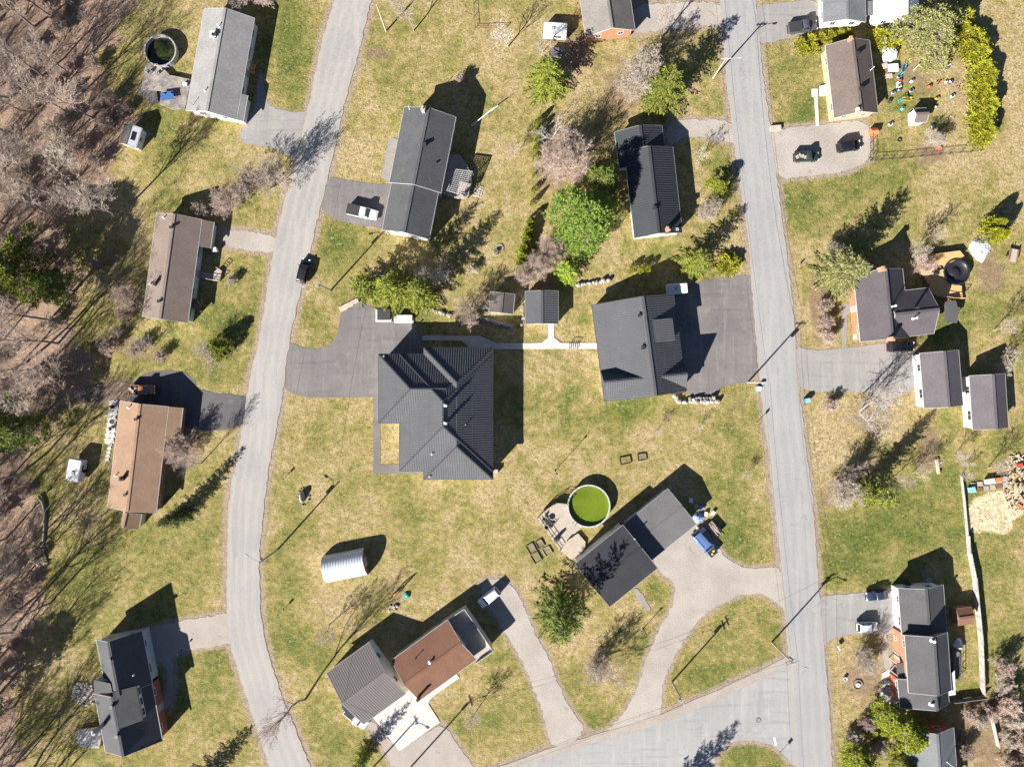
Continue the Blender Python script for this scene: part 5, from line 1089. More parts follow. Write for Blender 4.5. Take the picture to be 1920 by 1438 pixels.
# arched white shed
c = P(645, 1063, 2.0); c.z = 0; t = thing('arched_shed', 'white half round metal storage shed on the lawn', 'shed', c, math.radians(11))
L2, r_ = 3.9, 2.45; m = MB(); n = 20; pf = [(r_*math.cos(math.pi*k/n), .7 + 2.35*math.sin(math.pi*k/n)) for k in range(n+1)]; pf = [(r_, 0)] + pf + [(-r_, 0)]
v = [(x, y, z) for x in (-L2, L2) for y, z in pf]; k_ = len(pf); m.add(v, [(i, i+k_, i+k_+1, i+1) for i in range(k_-1)]); m.local('shell', MAT['metal_white'], t, True)
m = MB()
for i in range(16): 
    x = -L2 + .1 + i*(2*L2-.2)/15; m.tube([(x, y*1.006, z*1.004) for y, z in pf], .035, 4)
tag(m.local('corrugation', MAT['metal_white'], t), kind='stuff')
for s_, mt in ((-1, 'siding_white'), (1, 'brick_red')):
    m = MB(); m.add([(s_*(L2-.12), y*.99, z*.99) for y, z in pf], [tuple(range(k_))[::s_]]); m.local('end_wall', MAT[mt], t)
m = MB(); m.box((L2-.06, 0, 1.0), (.08, 1.6, 2.0)); m.local('door', MAT['trim_white'], t)
# trailers and boxes
def trailer(name, label, px, py, ang, L, W, zt, cover, cat='trailer', z0=.5, spare=False):
    q = P(px, py, zt*.9); q.z = 0; t = thing(name, label, cat, q, math.radians(ang))
    b = MB(); b.loft([[(x, y*k, z) for y, z in ((W/2, z0), (W/2, zt-.15), (W/2-.18, zt), (-W/2+.18, zt), (-W/2, zt-.15), (-W/2, z0))] for x, k in ((-L/2, .96), (-L/2+.15, 1), (L/2-.15, 1), (L/2, .96))]); b.local('body', cover, t)
    for s_ in (-1, 1):
        w_ = MB(); w_.tube([(0, s_*(W/2-.05), .33), (0, s_*(W/2+.14), .33)], .33, 12); w_.local('wheel', MAT['tyre'], t)
        m = MB(); m.box((L*.12, s_*(W/2+.01), (z0+zt)/2 + .2), (L*.3, .05, .45)); m.local('window', MAT['pane'], t)
    m = MB(); m.bar((L/2-.1, .35, z0), (L/2+1.0, 0, z0), .08, .08); m.bar((L/2-.1, -.35, z0), (L/2+1.0, 0, z0), .08, .08); m.local('hitch', MAT['black'], t)
    m = MB(); m.box((-L*.1, 0, zt+.08), (.5, .5, .16)); m.local('roof_hatch', MAT['trim_grey'], t)
    for k in (-.32, .0, .32):
        m = MB(); m.box((L*k, 0, zt+.006), (.04, W*.8, .02)); m.local('seam', MAT['trim_grey'], t)
    if spare: m = MB(); m.tube([(0, -W/2-.02, 1.1), (0, -W/2-.2, 1.1)], .33, 12); m.local('spare_wheel', MAT['tyre'], t)
    return t
h_, g_ = SHED1
m = MB(); s0, s1 = g_.vr + .08, g_.W/2 - .03; e0 = g_.L/2 - .05
v4 = [g_.pt(-e0, s0, g_.zv(s0) + .03), g_.pt(e0, s0, g_.zv(s0) + .03), g_.pt(e0, s1, g_.zv(s1) + .03), g_.pt(-e0, s1, g_.zv(s1) + .03)]
m.add(v4 + [p - Vector((0,0,.02)) for p in v4], [(3,2,1,0),(4,5,6,7),(0,1,5,4),(1,2,6,5),(2,3,7,6),(3,0,4,7)]); sh_ = m.world('white_sheet', MAT['metal_white'], g_.roof)
m = MB(); c4 = sum(v4, Vector())/4; v5 = [c4.lerp(p, .42) + Vector((0,0,.04)) for p in v4]; m.add(v5 + [p - Vector((0,0,.03)) for p in v5], [(3,2,1,0),(4,5,6,7),(0,1,5,4),(1,2,6,5),(2,3,7,6),(3,0,4,7)]); m.world('skylight', MAT['pane'], g_.roof)
trailer('camper_trailer', 'grey white camper trailer on the grass at the wood edge', 139, 882, 80, 4.0, 2.5, 2.2, MAT['metal_white'], spare=True)
trailer('cargo_trailer', 'white cargo trailer parked against the ribbed roof house', 1270, 541, 5, 3.6, 1.9, 2.3, MAT['siding_white'])
trailer('cargo_trailer', 'white topped trailer beside the bare tree near the spruce', 1041, 55, -4, 4.3, 2.5, 2.0, MAT['metal_white'])
def boxy(name, label, px, py, ang, L, W, hh, base, lid, cat, z=0.0):
    q = P(px, py, hh); q.z = z; t = thing(name, label, cat, q, math.radians(ang))
    m = MB(); m.box((0,0,hh*.45), (L, W, hh*.9)); m.local('box', base, t)
    m = MB(); m.box((0,0,hh*.95), (L*1.04, W*1.06, hh*.12)); m.local('lid', lid, t)
    m = MB(); m.box((L*.5, 0, hh*.7), (.06, W*.4, .06)); m.local('handle', MAT['black'], t); return t
def slab_on(name, label, px, py, ang, L, W, top, base, cat):
    q = P(px, py, .3); q.z = 0; t = thing(name, label, cat, q, math.radians(ang)); m = MB(); m.box((0,0,.14), (L, W, .28)); m.local('base', base, t)
    m = MB(); m.box((L*.06,.16,.62), (L*.74, W*.82, .68)); m.box((L*.06,.16,.99), (L*.8, W*.88, .08)); m.local('cover', top, t); return t
slab_on('storage_chest', 'storage chest with black lid on a white base under the spruces', 719, 592, 0, 3.0, 2.3, MAT['bedl'], MAT['concrete'], 'chest')
slab_on('storage_chest', 'long white storage chest beside the black lidded one', 757, 599, 0, 3.6, 1.3, MAT['siding_white'], MAT['concrete'], 'chest')
boxy('wood_box', 'dark tarred wood box under the bare tree by the spruce', 1043, 98, -5, 2.1, 1.5, 1.2, MAT['wood_dk'], MAT['tar_grey'], 'box')
boxy('waste_bin', 'blue wheeled bin standing at the road verge', 1515, 751, 10, .9, .75, 1.1, TOY('blue'), TOY('lblue'), 'bin')
boxy('waste_bin', 'white bin by the brown roofed house', 401, 468, 12, .8, .7, 1.1, TOY('white'), TOY('white'), 'bin')
boxy('mailbox', 'blue and white mailbox below the roadside pole', 1424, 729, 80, .8, .6, 1.2, TOY('lblue'), TOY('white'), 'mailbox')
boxy('storage_bench', 'low white bench at the road end of the toy yard drive', 1455, 240, 5, 1.9, .9, .6, MAT['wood_pale'], MAT['wood_pale'], 'bench')
boxy('air_unit', 'grey heat pump at the corner of the hip roofed house', 929, 884, 0, .9, .7, .9, MAT['trim_grey'], MAT['stone_pale'], 'heat pump')

# ---------------------------------------------------------------- decks and pools
def deck(name, label, pts, z, mat, rail=None, ang=0.0, bw=.15, posts=True, railm=None, cat='deck'):
    w_ = [P(x, y, z) for x, y in pts]; c = sum(w_, Vector())/len(w_); c.z = 0; t = thing(name, label, cat, c); b = MB()
    d, e = Vector((math.cos(ang), math.sin(ang), 0)), Vector((-math.sin(ang), math.cos(ang), 0)); s = [p.dot(e) for p in w_]; x = min(s) + bw/2
    while x < max(s):
        ts = []
        for i in range(len(w_)):
            a, q = w_[i], w_[(i+1) % len(w_)]; sa, sq = a.dot(e) - x, q.dot(e) - x
            if sa*sq < 0: ts.append(a + (q-a)*(sa/(sa-sq)))
        ts.sort(key=lambda p: p.dot(d))
        for a, q in zip(ts[::2], ts[1::2]): b.bar(a - Vector((0,0,.02)), q - Vector((0,0,.02)), bw*.93, .04)
        x += bw
    tag(b.world('board', MAT[mat], t), kind='stuff')
    f = MB()
    for i in range(len(w_)): f.bar(w_[i] - Vector((0,0,.16)), w_[(i+1) % len(w_)] - Vector((0,0,.16)), .06, .22)
    f.world('rim_joist', MAT[mat], t)
    if posts and z > .4:
        for p in w_: m = MB(); q = p.lerp(c, .06); m.box((q.x, q.y, z/2 - .1), (.14,.14,z-.2)); m.world('post', MAT[mat], t)
    if rail:
        r = MB()
        for i in rail:
            a, q = w_[i], w_[(i+1) % len(w_)]; n = max(1, int((q-a).length/1.4))
            for zz in (.95, .5, .2): r.bar(a + Vector((0,0,zz)), q + Vector((0,0,zz)), .09 if zz > .9 else .05, .06)
            for k in range(n+1): p = a.lerp(q, k/n); r.box((p.x,p.y,z+.48), (.09,.09,.95))
        r.world('railing', MAT[railm or mat], t)
    return t
def pool(name, label, px, py, rpx, zt, zw, water, rimm, wallm, n=40, cat='pool'):
    q = P(px, py, zt); r = rpx*S*(1 - zt/H); q.z = 0; t = thing(name, label, cat, q)
    m = MB(); m.lathe((0,0,0), [(r-.02, 0), (r-.02, zt-.04)], n); m.lathe((0,0,0), [(r-.06, zt-.04), (r-.06, 0)], n); m.local('wall', wallm, t, True)
    for k in range(n//2):                       # coping pieces, each its own
        a0, a1 = 2*math.pi*2*k/n + .012, 2*math.pi*2*(k+1)/n - .012; m = MB(); am = (a0+a1)/2
        p = [(r*math.cos(a)*f, r*math.sin(a)*f) for f, aa in ((1+.05/r*2, (a0,am,a1)), (1-.16/r, (a1,am,a0))) for a in aa]; m.prism(p, zt-.04, zt+.03); m.local('coping', rimm, t)
        m = MB(); m.box((math.cos(a0)*(r+.04), math.sin(a0)*(r+.04), zt/2), (.09,.16,zt), a0); m.local('upright', rimm, t)
    m = MB(); m.add([((r-.07)*math.cos(2*math.pi*k/n), (r-.07)*math.sin(2*math.pi*k/n), zw) for k in range(n)], [tuple(range(n))]); m.local('water', water, t); return t
def watermat(name, c1, c2, rough=.25):
    return M(name, c1, c2, s1=.35, s2=5, fine=.08, amt=1, rough=rough, spec=.4)
MAT.update(water_green=M('water_algae', (.115,.16,.012), (.085,.125,.010), (.14,.175,.03), s1=.3, s2=3, fine=.12, amt=1, rough=.22, spec=.4), water_murk=M('water_murky', (.04,.046,.010), (.007,.010,.006), (.07,.065,.02), s1=.5, s2=3, fine=.3, amt=1, rough=.15, spec=.5), cover=M('black_cover', (.014,.015,.018), (.022,.023,.027), s1=.6, s2=4, fine=.2, rough=.35, spec=.5))
PG = pool('swimming_pool', 'round above ground pool full of green algae water', 1104, 949, 39.5, 1.35, .75, MAT['water_green'], MAT['trim_white'], MAT['siding_white'])
for sx in (-.25, .25):
    m = MB(); m.tube([(-2.3+sx,-2.75+sx*-.8,.3),(-2.45+sx,-2.95+sx*-.8,1.9),(-2.75+sx,-3.3+sx*-.8,1.95),(-2.95+sx,-3.5+sx*-.8,1.2)], .04, 6); m.local('ladder_rail', MAT['trim_grey'], PG)
for k in range(3): m = MB(); m.bar((-2.55,-2.55-.02*k,.5+.3*k), (-2.05,-2.95-.02*k,.5+.3*k), .1, .04); m.local('ladder_step', MAT['trim_grey'], PG)
m = MB(); R.seed(91)
for k in range(170):
    a, rr = R.uniform(0,6.283), 3.7*R.random()**.4; c_, s_ = math.cos(a)*rr, math.sin(a)*rr; z_ = .757; e_ = R.uniform(.03,.09); b_ = R.uniform(0,3.1)
    m.add([(c_+e_*math.cos(b_+q), s_+e_*.6*math.sin(b_+q), z_) for q in (0,1.6,3.1,4.7)], [(0,1,2,3)])
tag(m.local('floating_leaves', MAT['wood_br'], PG), kind='stuff')
pool('swimming_pool', 'round pool with murky dark water and grey rim at the wood edge', 300, 95, 29.5, 1.3, .35, MAT['water_murk'], MAT['trim_grey'], MAT['trim_grey'], n=32)
t = pool('swimming_pool', 'round pool under a black winter cover on the new wooden deck', 1794, 510, 24, 1.35, .4, MAT['cover'], MAT['black'], MAT['black'], n=32)
m = MB(); m.lathe((0,0,0), [(2.2,1.2),(1.7,.75),(.9,.7),(.75,.98),(.45,.92),(.02,1.1)], 20); m.local('cover_sheet', MAT['cover'], t, True)
MAT['wood_mid'] = M('deck_wood_mid', (.30,.265,.24), (.17,.155,.145), (.38,.33,.3), s1=.7, s2=6, fine=.3, amt=1)
MAT['wood_bleach'] = M('wood_bleached', (.42,.41,.40), (.26,.25,.25), (.52,.51,.5), s1=.9, s2=6, fine=.25, amt=1)
# decks
a30 = math.radians(28)
deck('pool_deck', 'weathered pale wood deck beside the green algae pool', [(1008,970),(1022,957),(1044,943),(1064,945),(1067,962),(1080,978),(1092,988),(1076,1000),(1063,1013),(1050,1031)], 1.25, 'wood_pale', rail=[0,1,2,8,9], ang=a30, railm='wood_old')
deck('deck', 'low wood landing beneath the pale pool deck', [(1063,1014),(1084,1000),(1098,1016),(1096,1030),(1072,1049),(1051,1032)], .5, 'wood_pale', ang=a30)
deck('deck', 'grey boarded deck joining the murky pool and the pale roof', [(272,125),(300,125),(310,132),(318,141),(358,150),(347,203),(322,205),(299,195),(303,170),(264,168)], .8, 'wood_mid', rail=[0], ang=-.2)
deck('deck', 'dark lower deck boards below the murky pool', [(262,158),(292,160),(296,190),(286,196),(262,176)], .35, 'wood_dk', ang=1.2)
deck('deck', 'fresh orange wood deck round the black covered pool', [(1727,482),(1740,478),(1800,470),(1808,480),(1796,486),(1775,495),(1770,508),(1775,525),(1790,534),(1803,536),(1805,560),(1783,560),(1764,556),(1744,548),(1744,530),(1741,533),(1729,512)], 1.2, 'wood_new', rail=[10,11,12], ang=math.pi/2)
deck('pergola_deck', 'octagonal grey deck under the pergola of the charcoal house', [(838,290),(862,291),(875,308),(884,325),(884,345),(877,372),(853,372),(826,362)], .9, 'wood_old', rail=[4,5], ang=-.25)
deck('deck', 'bleached white deck behind the dark roofed cottage', [(146,1368),(186,1362),(190,1385),(186,1402),(158,1402),(142,1390)], .7, 'wood_bleach', rail=[0], ang=.5, railm='wood_old')
deck('porch', 'wooden porch with handrails at the brown roofed house', [(372,509),(398,513),(409,503),(416,508),(411,527),(398,526),(372,520)], .6, 'wood_old', rail=[2,4,5], ang=-.2)
deck('porch', 'narrow grey porch boards behind the slate roofed house', [(1786,1215),(1797,1222),(1797,1275),(1788,1268)], .5, 'wood_dk', rail=[1,2], ang=1.5)
# pergola
t = thing('pergola', 'white lattice pergola over the octagonal deck', 'pergola', P(857,340,0))
za = 2.9; c = [P(857,319,za), P(889,326,za), P(878,362,za), P(838,353,za)]; c = [P(855,318,za), P(886,322,za), P(868,366,za), P(838,357,za)]
m = MB()
for k in range(13): a, b = c[0].lerp(c[3], k/12), c[1].lerp(c[2], k/12); m.bar(a + Vector((0,0,.1)), b + Vector((0,0,.1)), .07, .12)
for k in range(8): a, b = c[0].lerp(c[1], k/7), c[3].lerp(c[2], k/7); m.bar(a, b, .06, .1)
tag(m.world('lattice', MAT['trim_grey'], t), kind='stuff')
for p in c: m = MB(); m.box((p.x, p.y, 1.45), (.14,.14,2.9)); m.world('post', MAT['trim_grey'], t)
for i in range(4): m = MB(); m.bar(c[i] - Vector((0,0,.08)), c[(i+1) % 4] - Vector((0,0,.08)), .1, .18); m.world('beam', MAT['trim_grey'], t)
# stone patio by the pergola
def stones(name, label, spots, mats, cat, rmin=.25, rmax=.5, flat=.35, group=None):
    p0 = P(*spots[0]); t = thing(name, label, cat, p0, group=group)
    for x, y in spots:
        q = P(x, y) - p0; r = R.uniform(rmin, rmax); m = STN[R.randrange(len(STN))]
        o = link('stone', m[R.choice(mats)], t, q + Vector((0,0,r*flat*.45)), R.uniform(0,6.28), (r, r*R.uniform(.7,1), r*flat*R.uniform(.8,1.3)))
    return t
STN = []
for s_ in range(6):
    R.seed(200+s_); prof = [(.62,-.9),(.95,-.35),(1,.15),(.82,.62),(.45,.92)]; n = 8; vv = []; 
    jit = [R.uniform(.78,1.15) for _ in range(n)]
    for r_, z_ in prof:
        for k in range(n): vv.append((math.cos(k*6.283/n)*r_*jit[k]*R.uniform(.93,1.07), math.sin(k*6.283/n)*r_*jit[k], z_*R.uniform(.9,1.1)))
    ff = [(i*n+k, i*n+(k+1) % n, (i+1)*n+(k+1) % n, (i+1)*n+k) for i in range(len(prof)-1) for k in range(n)] + [tuple(range((len(prof)-1)*n, len(prof)*n)), tuple(range(n))[::-1]]
    STN.append({k: mesh('stone', vv, ff, MAT[k]) for k in ('stone', 'stone_pale')})
R.seed(300)
def row(a, b, n, j=1.2): return [(a[0] + (b[0]-a[0])*(k+.5)/n + R.uniform(-j,j), a[1] + (b[1]-a[1])*(k+.5)/n + R.uniform(-j,j)) for k in range(n)]
stones('rock_wall', 'row of pale boulders on the lawn beside the star spruce', row((1080,536),(1110,531),7) + row((1110,531),(1143,525),7), ['stone','stone_pale'], 'rock wall', .3, .55, 1.0)
stones('rock_wall', 'curved boulder wall edging the asphalt parking court', row((1263,740),(1270,753),4) + row((1270,754),(1348,752),16) + row((1290,748),(1340,746),8), ['stone','stone_pale'], 'rock wall', .35, .6, 1.1)
stones('rock_wall', 'line of grey stones on the bank above the concrete walk', row((804,580),(845,592),9), ['stone','stone_pale'], 'rock wall', .3, .5, .8)
stones('rock_wall', 'stone edging below the small grey shed', row((900,598),(960,613),12), ['stone'], 'rock wall', .3, .5, .8)
stones('rock_wall', 'dark stones stacked beside the ribbed roof shed', row((978,560),(980,612),10, 2.5), ['stone'], 'rock wall', .25, .45, .9)
stones('stone_patio', 'flat fieldstone patio at the foot of the octagonal deck', [(893+i*4.2 - j*1.1 + R.uniform(-.7,.7), 349+j*4.2 + i*.8 + R.uniform(-.7,.7)) for i in range(4) for j in range(5)], ['stone_pale'], 'patio', .2, .3, .3)
stones('stone_patio', 'rough stone patio behind the dark roofed cottage', [(137+i*3.9 + (j % 2)*1.9 + R.uniform(-1.6,1.6), 1281+j*3.9 + R.uniform(-1.6,1.6)) for i in range(11) for j in range(11) if (i-5)**2 + (j-5)**2 < 33 + R.uniform(-6,6)], ['stone_pale'], 'patio', .24, .34, .4)
t = thing('stepping_stones', 'row of square white stepping slabs behind the tan roofed house', 'stepping stones', P(206,845))
for k in range(6): m = MB(); m.box(P(208 - k*1.4, 826 + k*7.2, 0) + Vector((0,0,.05)), (.75,.62,.1), .18); m.world('slab', MAT['concrete'], t)
t = thing('patio', 'white slab terrace behind the tan roofed house', 'patio', P(216,795))
for k in range(8):
    for j in range(2): m = MB(); m.box(P(219 - k*1.3 - j*9, 755 + k*10.2, 0) + Vector((0,0,.06)), (.85,.95,.1), .18); m.world('slab', MAT['concrete'], t)

# ---------------------------------------------------------------- furniture helpers
def table(label, px, py, mat, r=.6, z=0.0, ang=0, L=None, cat='table'):
    q = P(px, py, z); t = thing('garden_table', label, cat, q, math.radians(ang)); m = MB()
    if L: m.box((0,0,.72), (L, r*2, .05))
    else: m.cyl((0,0,.70), r, .05, 20)
    m.local('top', mat, t)
    for sx in (-1,1):
        for sy in (-1,1): m = MB(); m.box((sx*(L or r*1.2)*.4, sy*r*.6, .35), (.06,.06,.7)); m.local('leg', mat, t)
    return t
def chair(label, px, py, mat, ang, z=0.0, group=None):
    t = thing('garden_chair', label, 'chair', P(px, py, z), math.radians(ang), group); m = MB(); m.box((0,0,.44), (.52,.52,.06)); m.local('seat', mat, t)
    m = MB(); m.box((-.27,0,.75), (.06,.52,.6)); m.local('backrest', mat, t)
    for sx in (-1,1):
        for sy in (-1,1): m = MB(); m.box((sx*.22, sy*.22, .21), (.05,.05,.42)); m.local('leg', mat, t)
    for sy in (-1,1): m = MB(); m.box((0, sy*.28, .64), (.5,.06,.05)); m.local('armrest', mat, t)
    return t
def grill(label, px, py, z=0.0, ang=0):
    t = thing('barbecue', label, 'barbecue', P(px, py, z), math.radians(ang)); m = MB(); m.box((0,0,.45), (1.0,.5,.8)); m.local('cabinet', MAT['black'], t)
    m = MB(); m.loft([[(-.42,y,zz) for y,zz in ((.28,.86),(.24,1.08),(0,1.2),(-.24,1.08),(-.28,.86))], [(.42,y,zz) for y,zz in ((.28,.86),(.24,1.08),(0,1.2),(-.24,1.08),(-.28,.86))]]); m.local('lid', MAT['black'], t)
    for s_ in (-1,1): m = MB(); m.box((s_*.72,0,.85), (.4,.45,.04)); m.local('side_shelf', MAT['vent'], t)
grill('black barbecue on the fresh orange deck', 1750, 514, 1.2)
table('black round table on the pale pool deck', 1027, 977, MAT['black'], .55, 1.25)
for x, y, a in ((1020,972,0),(1033,984,150),(1024,987,60)): chair('dark garden chair round the black table on the pool deck', x, y, MAT['black'], a, 1.25, 'dark chairs on the pool deck')
grill('black barbecue at the rail of the pool deck', 1044, 1008, 1.25, 40)
table('blue topped table on the grey boarded deck', 317, 183, TOY('blue'), .75, .8, 8, 2.4)
for x, y in ((311,178),(324,177)): chair('blue chair at the blue topped table', x, y, TOY('blue'), 90, .8, 'blue chairs on the grey deck')
boxy('cooler', 'light blue cooler against the pale roofed house', 350, 161, -12, .8, .5, .5, TOY('lblue'), TOY('white'), 'cooler', .8)
chair('grey lounge chair by the murky pool', 282, 137, MAT['trim_grey'], 40, .8); chair('grey folding chair on the pool deck boards', 295, 140, MAT['trim_grey'], 120, .8)
chair('black garden chair on the octagonal deck', 869, 366, MAT['black'], 40, .9); chair('black garden chair at the deck steps', 879, 356, MAT['black'], 200, .9)
table('white patio table behind the tan roofed house', 214, 790, MAT['black'], .45); chair('black chair on the white slab terrace', 215, 762, MAT['black'], 30); chair('dark chair near the stepping slabs', 209, 804, MAT['black'], 200)
# black bench gate on the walk
t = thing('garden_bench', 'black slatted metal bench across the concrete walk', 'bench', P(1075,648))
for k in range(5): m = MB(); m.box(P(1068 + k*3.6, 649, .45), (.1, 1.0, .05)); m.world('slat', MAT['black'], t)
for k in (0, 1):
    for j in (0, 1): m = MB(); m.box(P(1068 + 14.4*k, 645 + 8*j, .2), (.06,.06,.45)); m.world('leg', MAT['black'], t)
m = MB(); m.bar(P(1067,644,.9), P(1084,644,.9), .06, .08); m.bar(P(1067,644,.45), P(1067,644,.9), .05, .05); m.bar(P(1084,644,.45), P(1084,644,.9), .05, .05); m.world('backrest', MAT['black'], t)

# ---------------------------------------------------------------- fences
def fence(name, label, pts, hts, mat, step=2.4, th=.12, cap=True):
    t = thing(name, label, 'fence', P(*pts[0])); k = 0
    for i in range(len(pts)-1):
        a, b = P(*pts[i]), P(*pts[i+1]); hh = hts[i]; n = max(1, round((b-a).length/step))
        for j in range(n):
            p, q = a.lerp(b, j/n), a.lerp(b, (j+1)/n); u = (q-p).normalized()
            h1 = hh + R.uniform(-.04,.04)
            m = MB(); m.bar(p + u*.06 + Vector((0,0,h1/2 + .05)), q - u*.06 + Vector((0,0,h1/2 + .05)), .05, h1); pa = m.world('panel', MAT[mat], t)
            m = MB()
            for r_ in range(max(1, int((q-p).length/.3))): s_ = p.lerp(q, (r_+.5)/max(1, int((q-p).length/.3))); m.box((s_.x, s_.y, h1/2+.05), (.07,.035,h1-.06), math.atan2(u.y,u.x) + math.pi/2)
            tag(m.world('picket', MAT[mat], pa), kind='stuff')
            m = MB(); m.box((p.x, p.y, hh/2 + .06), (.13,.13,hh+.12)); m.world('post', MAT[mat], t)
            if cap: m = MB(); m.bar(p + Vector((0,0,h1+.09)), q + Vector((0,0,h1+.09)), .12, .05); m.world('cap_rail', MAT[mat], t)
fence('privacy_fence', 'long stepped pale wooden fence between the slate roofed house and the field', [(1800,893),(1806,945),(1811,1003),(1813,1035),(1822,1080),(1829,1153),(1834,1203),(1838,1298)], [.6,.6,1.0,1.3,1.4,1.4,1.3], 'fence_grey')
fence('garden_fence', 'pale wooden fence beside the overgrown bushes', [(1850,1320),(1857,1350),(1868,1398)], [.9,.9], 'fence_grey')
fence('garden_fence', 'dark board fence across the back of the slate roofed house', [(1783,1312),(1845,1304)], [1.2], 'wood_dk')
def wirefence(name, label, pts, hh, mat, step=2.0):
    t = thing(name, label, 'fence', P(*pts[0]))
    for i in range(len(pts)-1):
        a, b = P(*pts[i]), P(*pts[i+1]); n = max(1, round((b-a).length/step))
        for j in range(n + (1 if i == len(pts)-2 else 0)): p = a.lerp(b, j/n); m = MB(); m.tube([p, p + Vector((0,0,hh+.05))], .05, 6); m.world('post', MAT[mat], t)
        m = MB(); m.tube([a + Vector((0,0,hh)), b + Vector((0,0,hh))], .04, 6); m.world('top_rail', MAT[mat], t)
        m = MB(); L_ = (b-a).length; n = int(L_/.3)
        for k in range(n): p = a.lerp(b, k/n); m.tube([p + Vector((0,0,.04)), p.lerp(b, min(1, .5/max(.5, L_*(1-k/n)))) + Vector((0,0,hh))], .006, 3, False)
        for z_ in (.06, hh*.5): m.tube([a + Vector((0,0,z_)), b + Vector((0,0,z_))], .015, 4)
        tag(m.world('wire_mesh', MAT[mat], t), kind='stuff')
wirefence('chain_link_fence', 'black chain link fence round the toy yard', [(1631,252),(1632,302),(1690,298),(1760,291),(1838,284)], 1.2, 'black')
wirefence('wire_fence', 'low rusty wire fence on the lawn by the birch', [(886,-15),(891,54),(950,52)], .7, 'wood_br')
t = thing('timber_steps', 'grey timber retaining steps by the spruce clump', 'steps', P(655,574))
for k in range(3): m = MB(); m.bar(P(637 + k*11, 581 - k*6, .2), P(650 + k*11, 575 - k*6, .2), 1.0 - .1*k, .3 + .1*k); m.world('timber', MAT['wood_pale'], t)

# ---------------------------------------------------------------- utility poles and wires
def upole(label, px, py, hh, arms=(), lamp=None, trans=None, mat='wood_old', name='utility_pole'):
    t = thing(name, label, 'utility pole', P(px, py)); m = MB(); m.tube([(0,0,-.3),(0,0,hh*.5),(0,0,hh)], [.17,.15,.11], 10); m.local('pole', MAT[mat], t)
    for z_, a, L_ in arms:
        d = Vector((math.cos(math.radians(a)), math.sin(math.radians(a)), 0)); m = MB(); m.bar(Vector((0,0,z_)) - d*L_/2, Vector((0,0,z_)) + d*L_/2, .12, .14); ar = m.local('crossarm', MAT[mat], t)
        for k in (-.45,-.15,.2,.45): m = MB(); p = Vector((0,0,z_+.06)) + d*L_*k; m.tube([p, p + Vector((0,0,.2))], .05, 6); m.local('insulator', MAT['trim_grey'], ar)
    if trans is not None: m = MB(); m.cyl((.36*math.cos(trans), .36*math.sin(trans), hh-1.9), .26, .85, 12); m.cyl((.36*math.cos(trans), .36*math.sin(trans), hh-1.05), .1, .15, 8); m.local('transformer', MAT['trim_grey'], t)
    if lamp is not None:
        d = Vector((math.cos(lamp), math.sin(lamp), 0)); m = MB(); m.tube([Vector((0,0,hh-.9)), d*1.0 + Vector((0,0,hh-.35)), d*2.2 + Vector((0,0,hh-.3))], .05, 6); m.local('lamp_arm', MAT['vent'], t)
        m = MB(); e = d*2.5 + Vector((0,0,hh-.33)); m.loft([[(e + d*x + Vector((-d.y*w_, d.x*w_, 0)) + Vector((0,0,z_))) for w_, z_ in ((.16*s_,-.05),(.10*s_,.09),(-.10*s_,.09),(-.16*s_,-.05))] for x, s_ in ((-.35,.5),(-.1,1),(.3,1),(.42,.5))]); m.local('lamp_head', MAT['trim_grey'], t)
    return t
Rd = math.radians
UP = {}
UP['a'] = ((1447,1204), 9.9); upole('utility pole with crossarms at the road junction', 1447, 1204, 9.9, ((9.5,20,2.4),(8.6,20,2.0)), Rd(-20), 1.2)
UP['b'] = ((1260,1278), 9.0); upole('utility pole with paired crossarms in the grass loop', 1260, 1278, 9.0, ((8.7,-70,1.8),(8.1,-70,1.8)), None, 3.0)
UP['c'] = ((620,545), 8.8); upole('utility pole with lamp arm reaching over the black car', 620, 545, 8.8, (), Rd(190), 3.6)
UP['d'] = ((1337,147), 8.0); upole('pale utility pole with lamp arm by the gravel drive and spruce', 1337, 147, 8.0, ((7.7,5,1.8),), Rd(5), None, 'wood_pale')
UP['e'] = ((1402,717), 8.7); upole('utility pole between the parking court and the straight road', 1402, 717, 8.7, ((8.4,0,2.0),), None, -.5)
UP['f'] = ((724,59), 8.9); upole('plain pale pole on the verge near the top of the curving road', 724, 59, 8.9, (), None, None, 'wood_pale')
UP['g'] = ((521,1030), 9.8); upole('grey utility pole on the lawn by the boulder bed', 521, 1030, 9.8, (), Rd(150), 2.0)
UP['h'] = ((671,1470), 9.6); upole('utility pole south of the pinkish paved drive', 671, 1470, 9.6, ((9.3,-70,1.6),), Rd(-30), None)
UP['i'] = ((757,1452), 11.0); upole('tall utility pole at the mouth of the pinkish drive', 757, 1452, 11.0, ((10.6,-70,2.0),), Rd(15), 1.0)
UP['j'] = ((1475,1620), 10); UP['k'] = ((1300,-330), 8.5)
upole('utility pole beyond the junction along the straight road', 1475, 1620, 10, ((9.6,20,2.2),)); upole('utility pole further up the straight road', 1300, -330, 8.5, ((8.2,5,1.8),))
def wire(label, a, b, off=(0,0), sag=.9, r=.016, group='overhead wires'):
    (pa, ha), (pb, hb) = UP[a], UP[b]; A = P(*pa) + Vector((off[0], off[1], ha-.35)); B = P(*pb) + Vector((off[0], off[1], hb-.35)); m = MB()
    m.tube([A.lerp(B, k/14) - Vector((0,0,4*sag*(k/14)*(1-k/14))) for k in range(15)], r, 4)
    tag(m.world('overhead_wire', MAT['black']), label, 'wire', group)
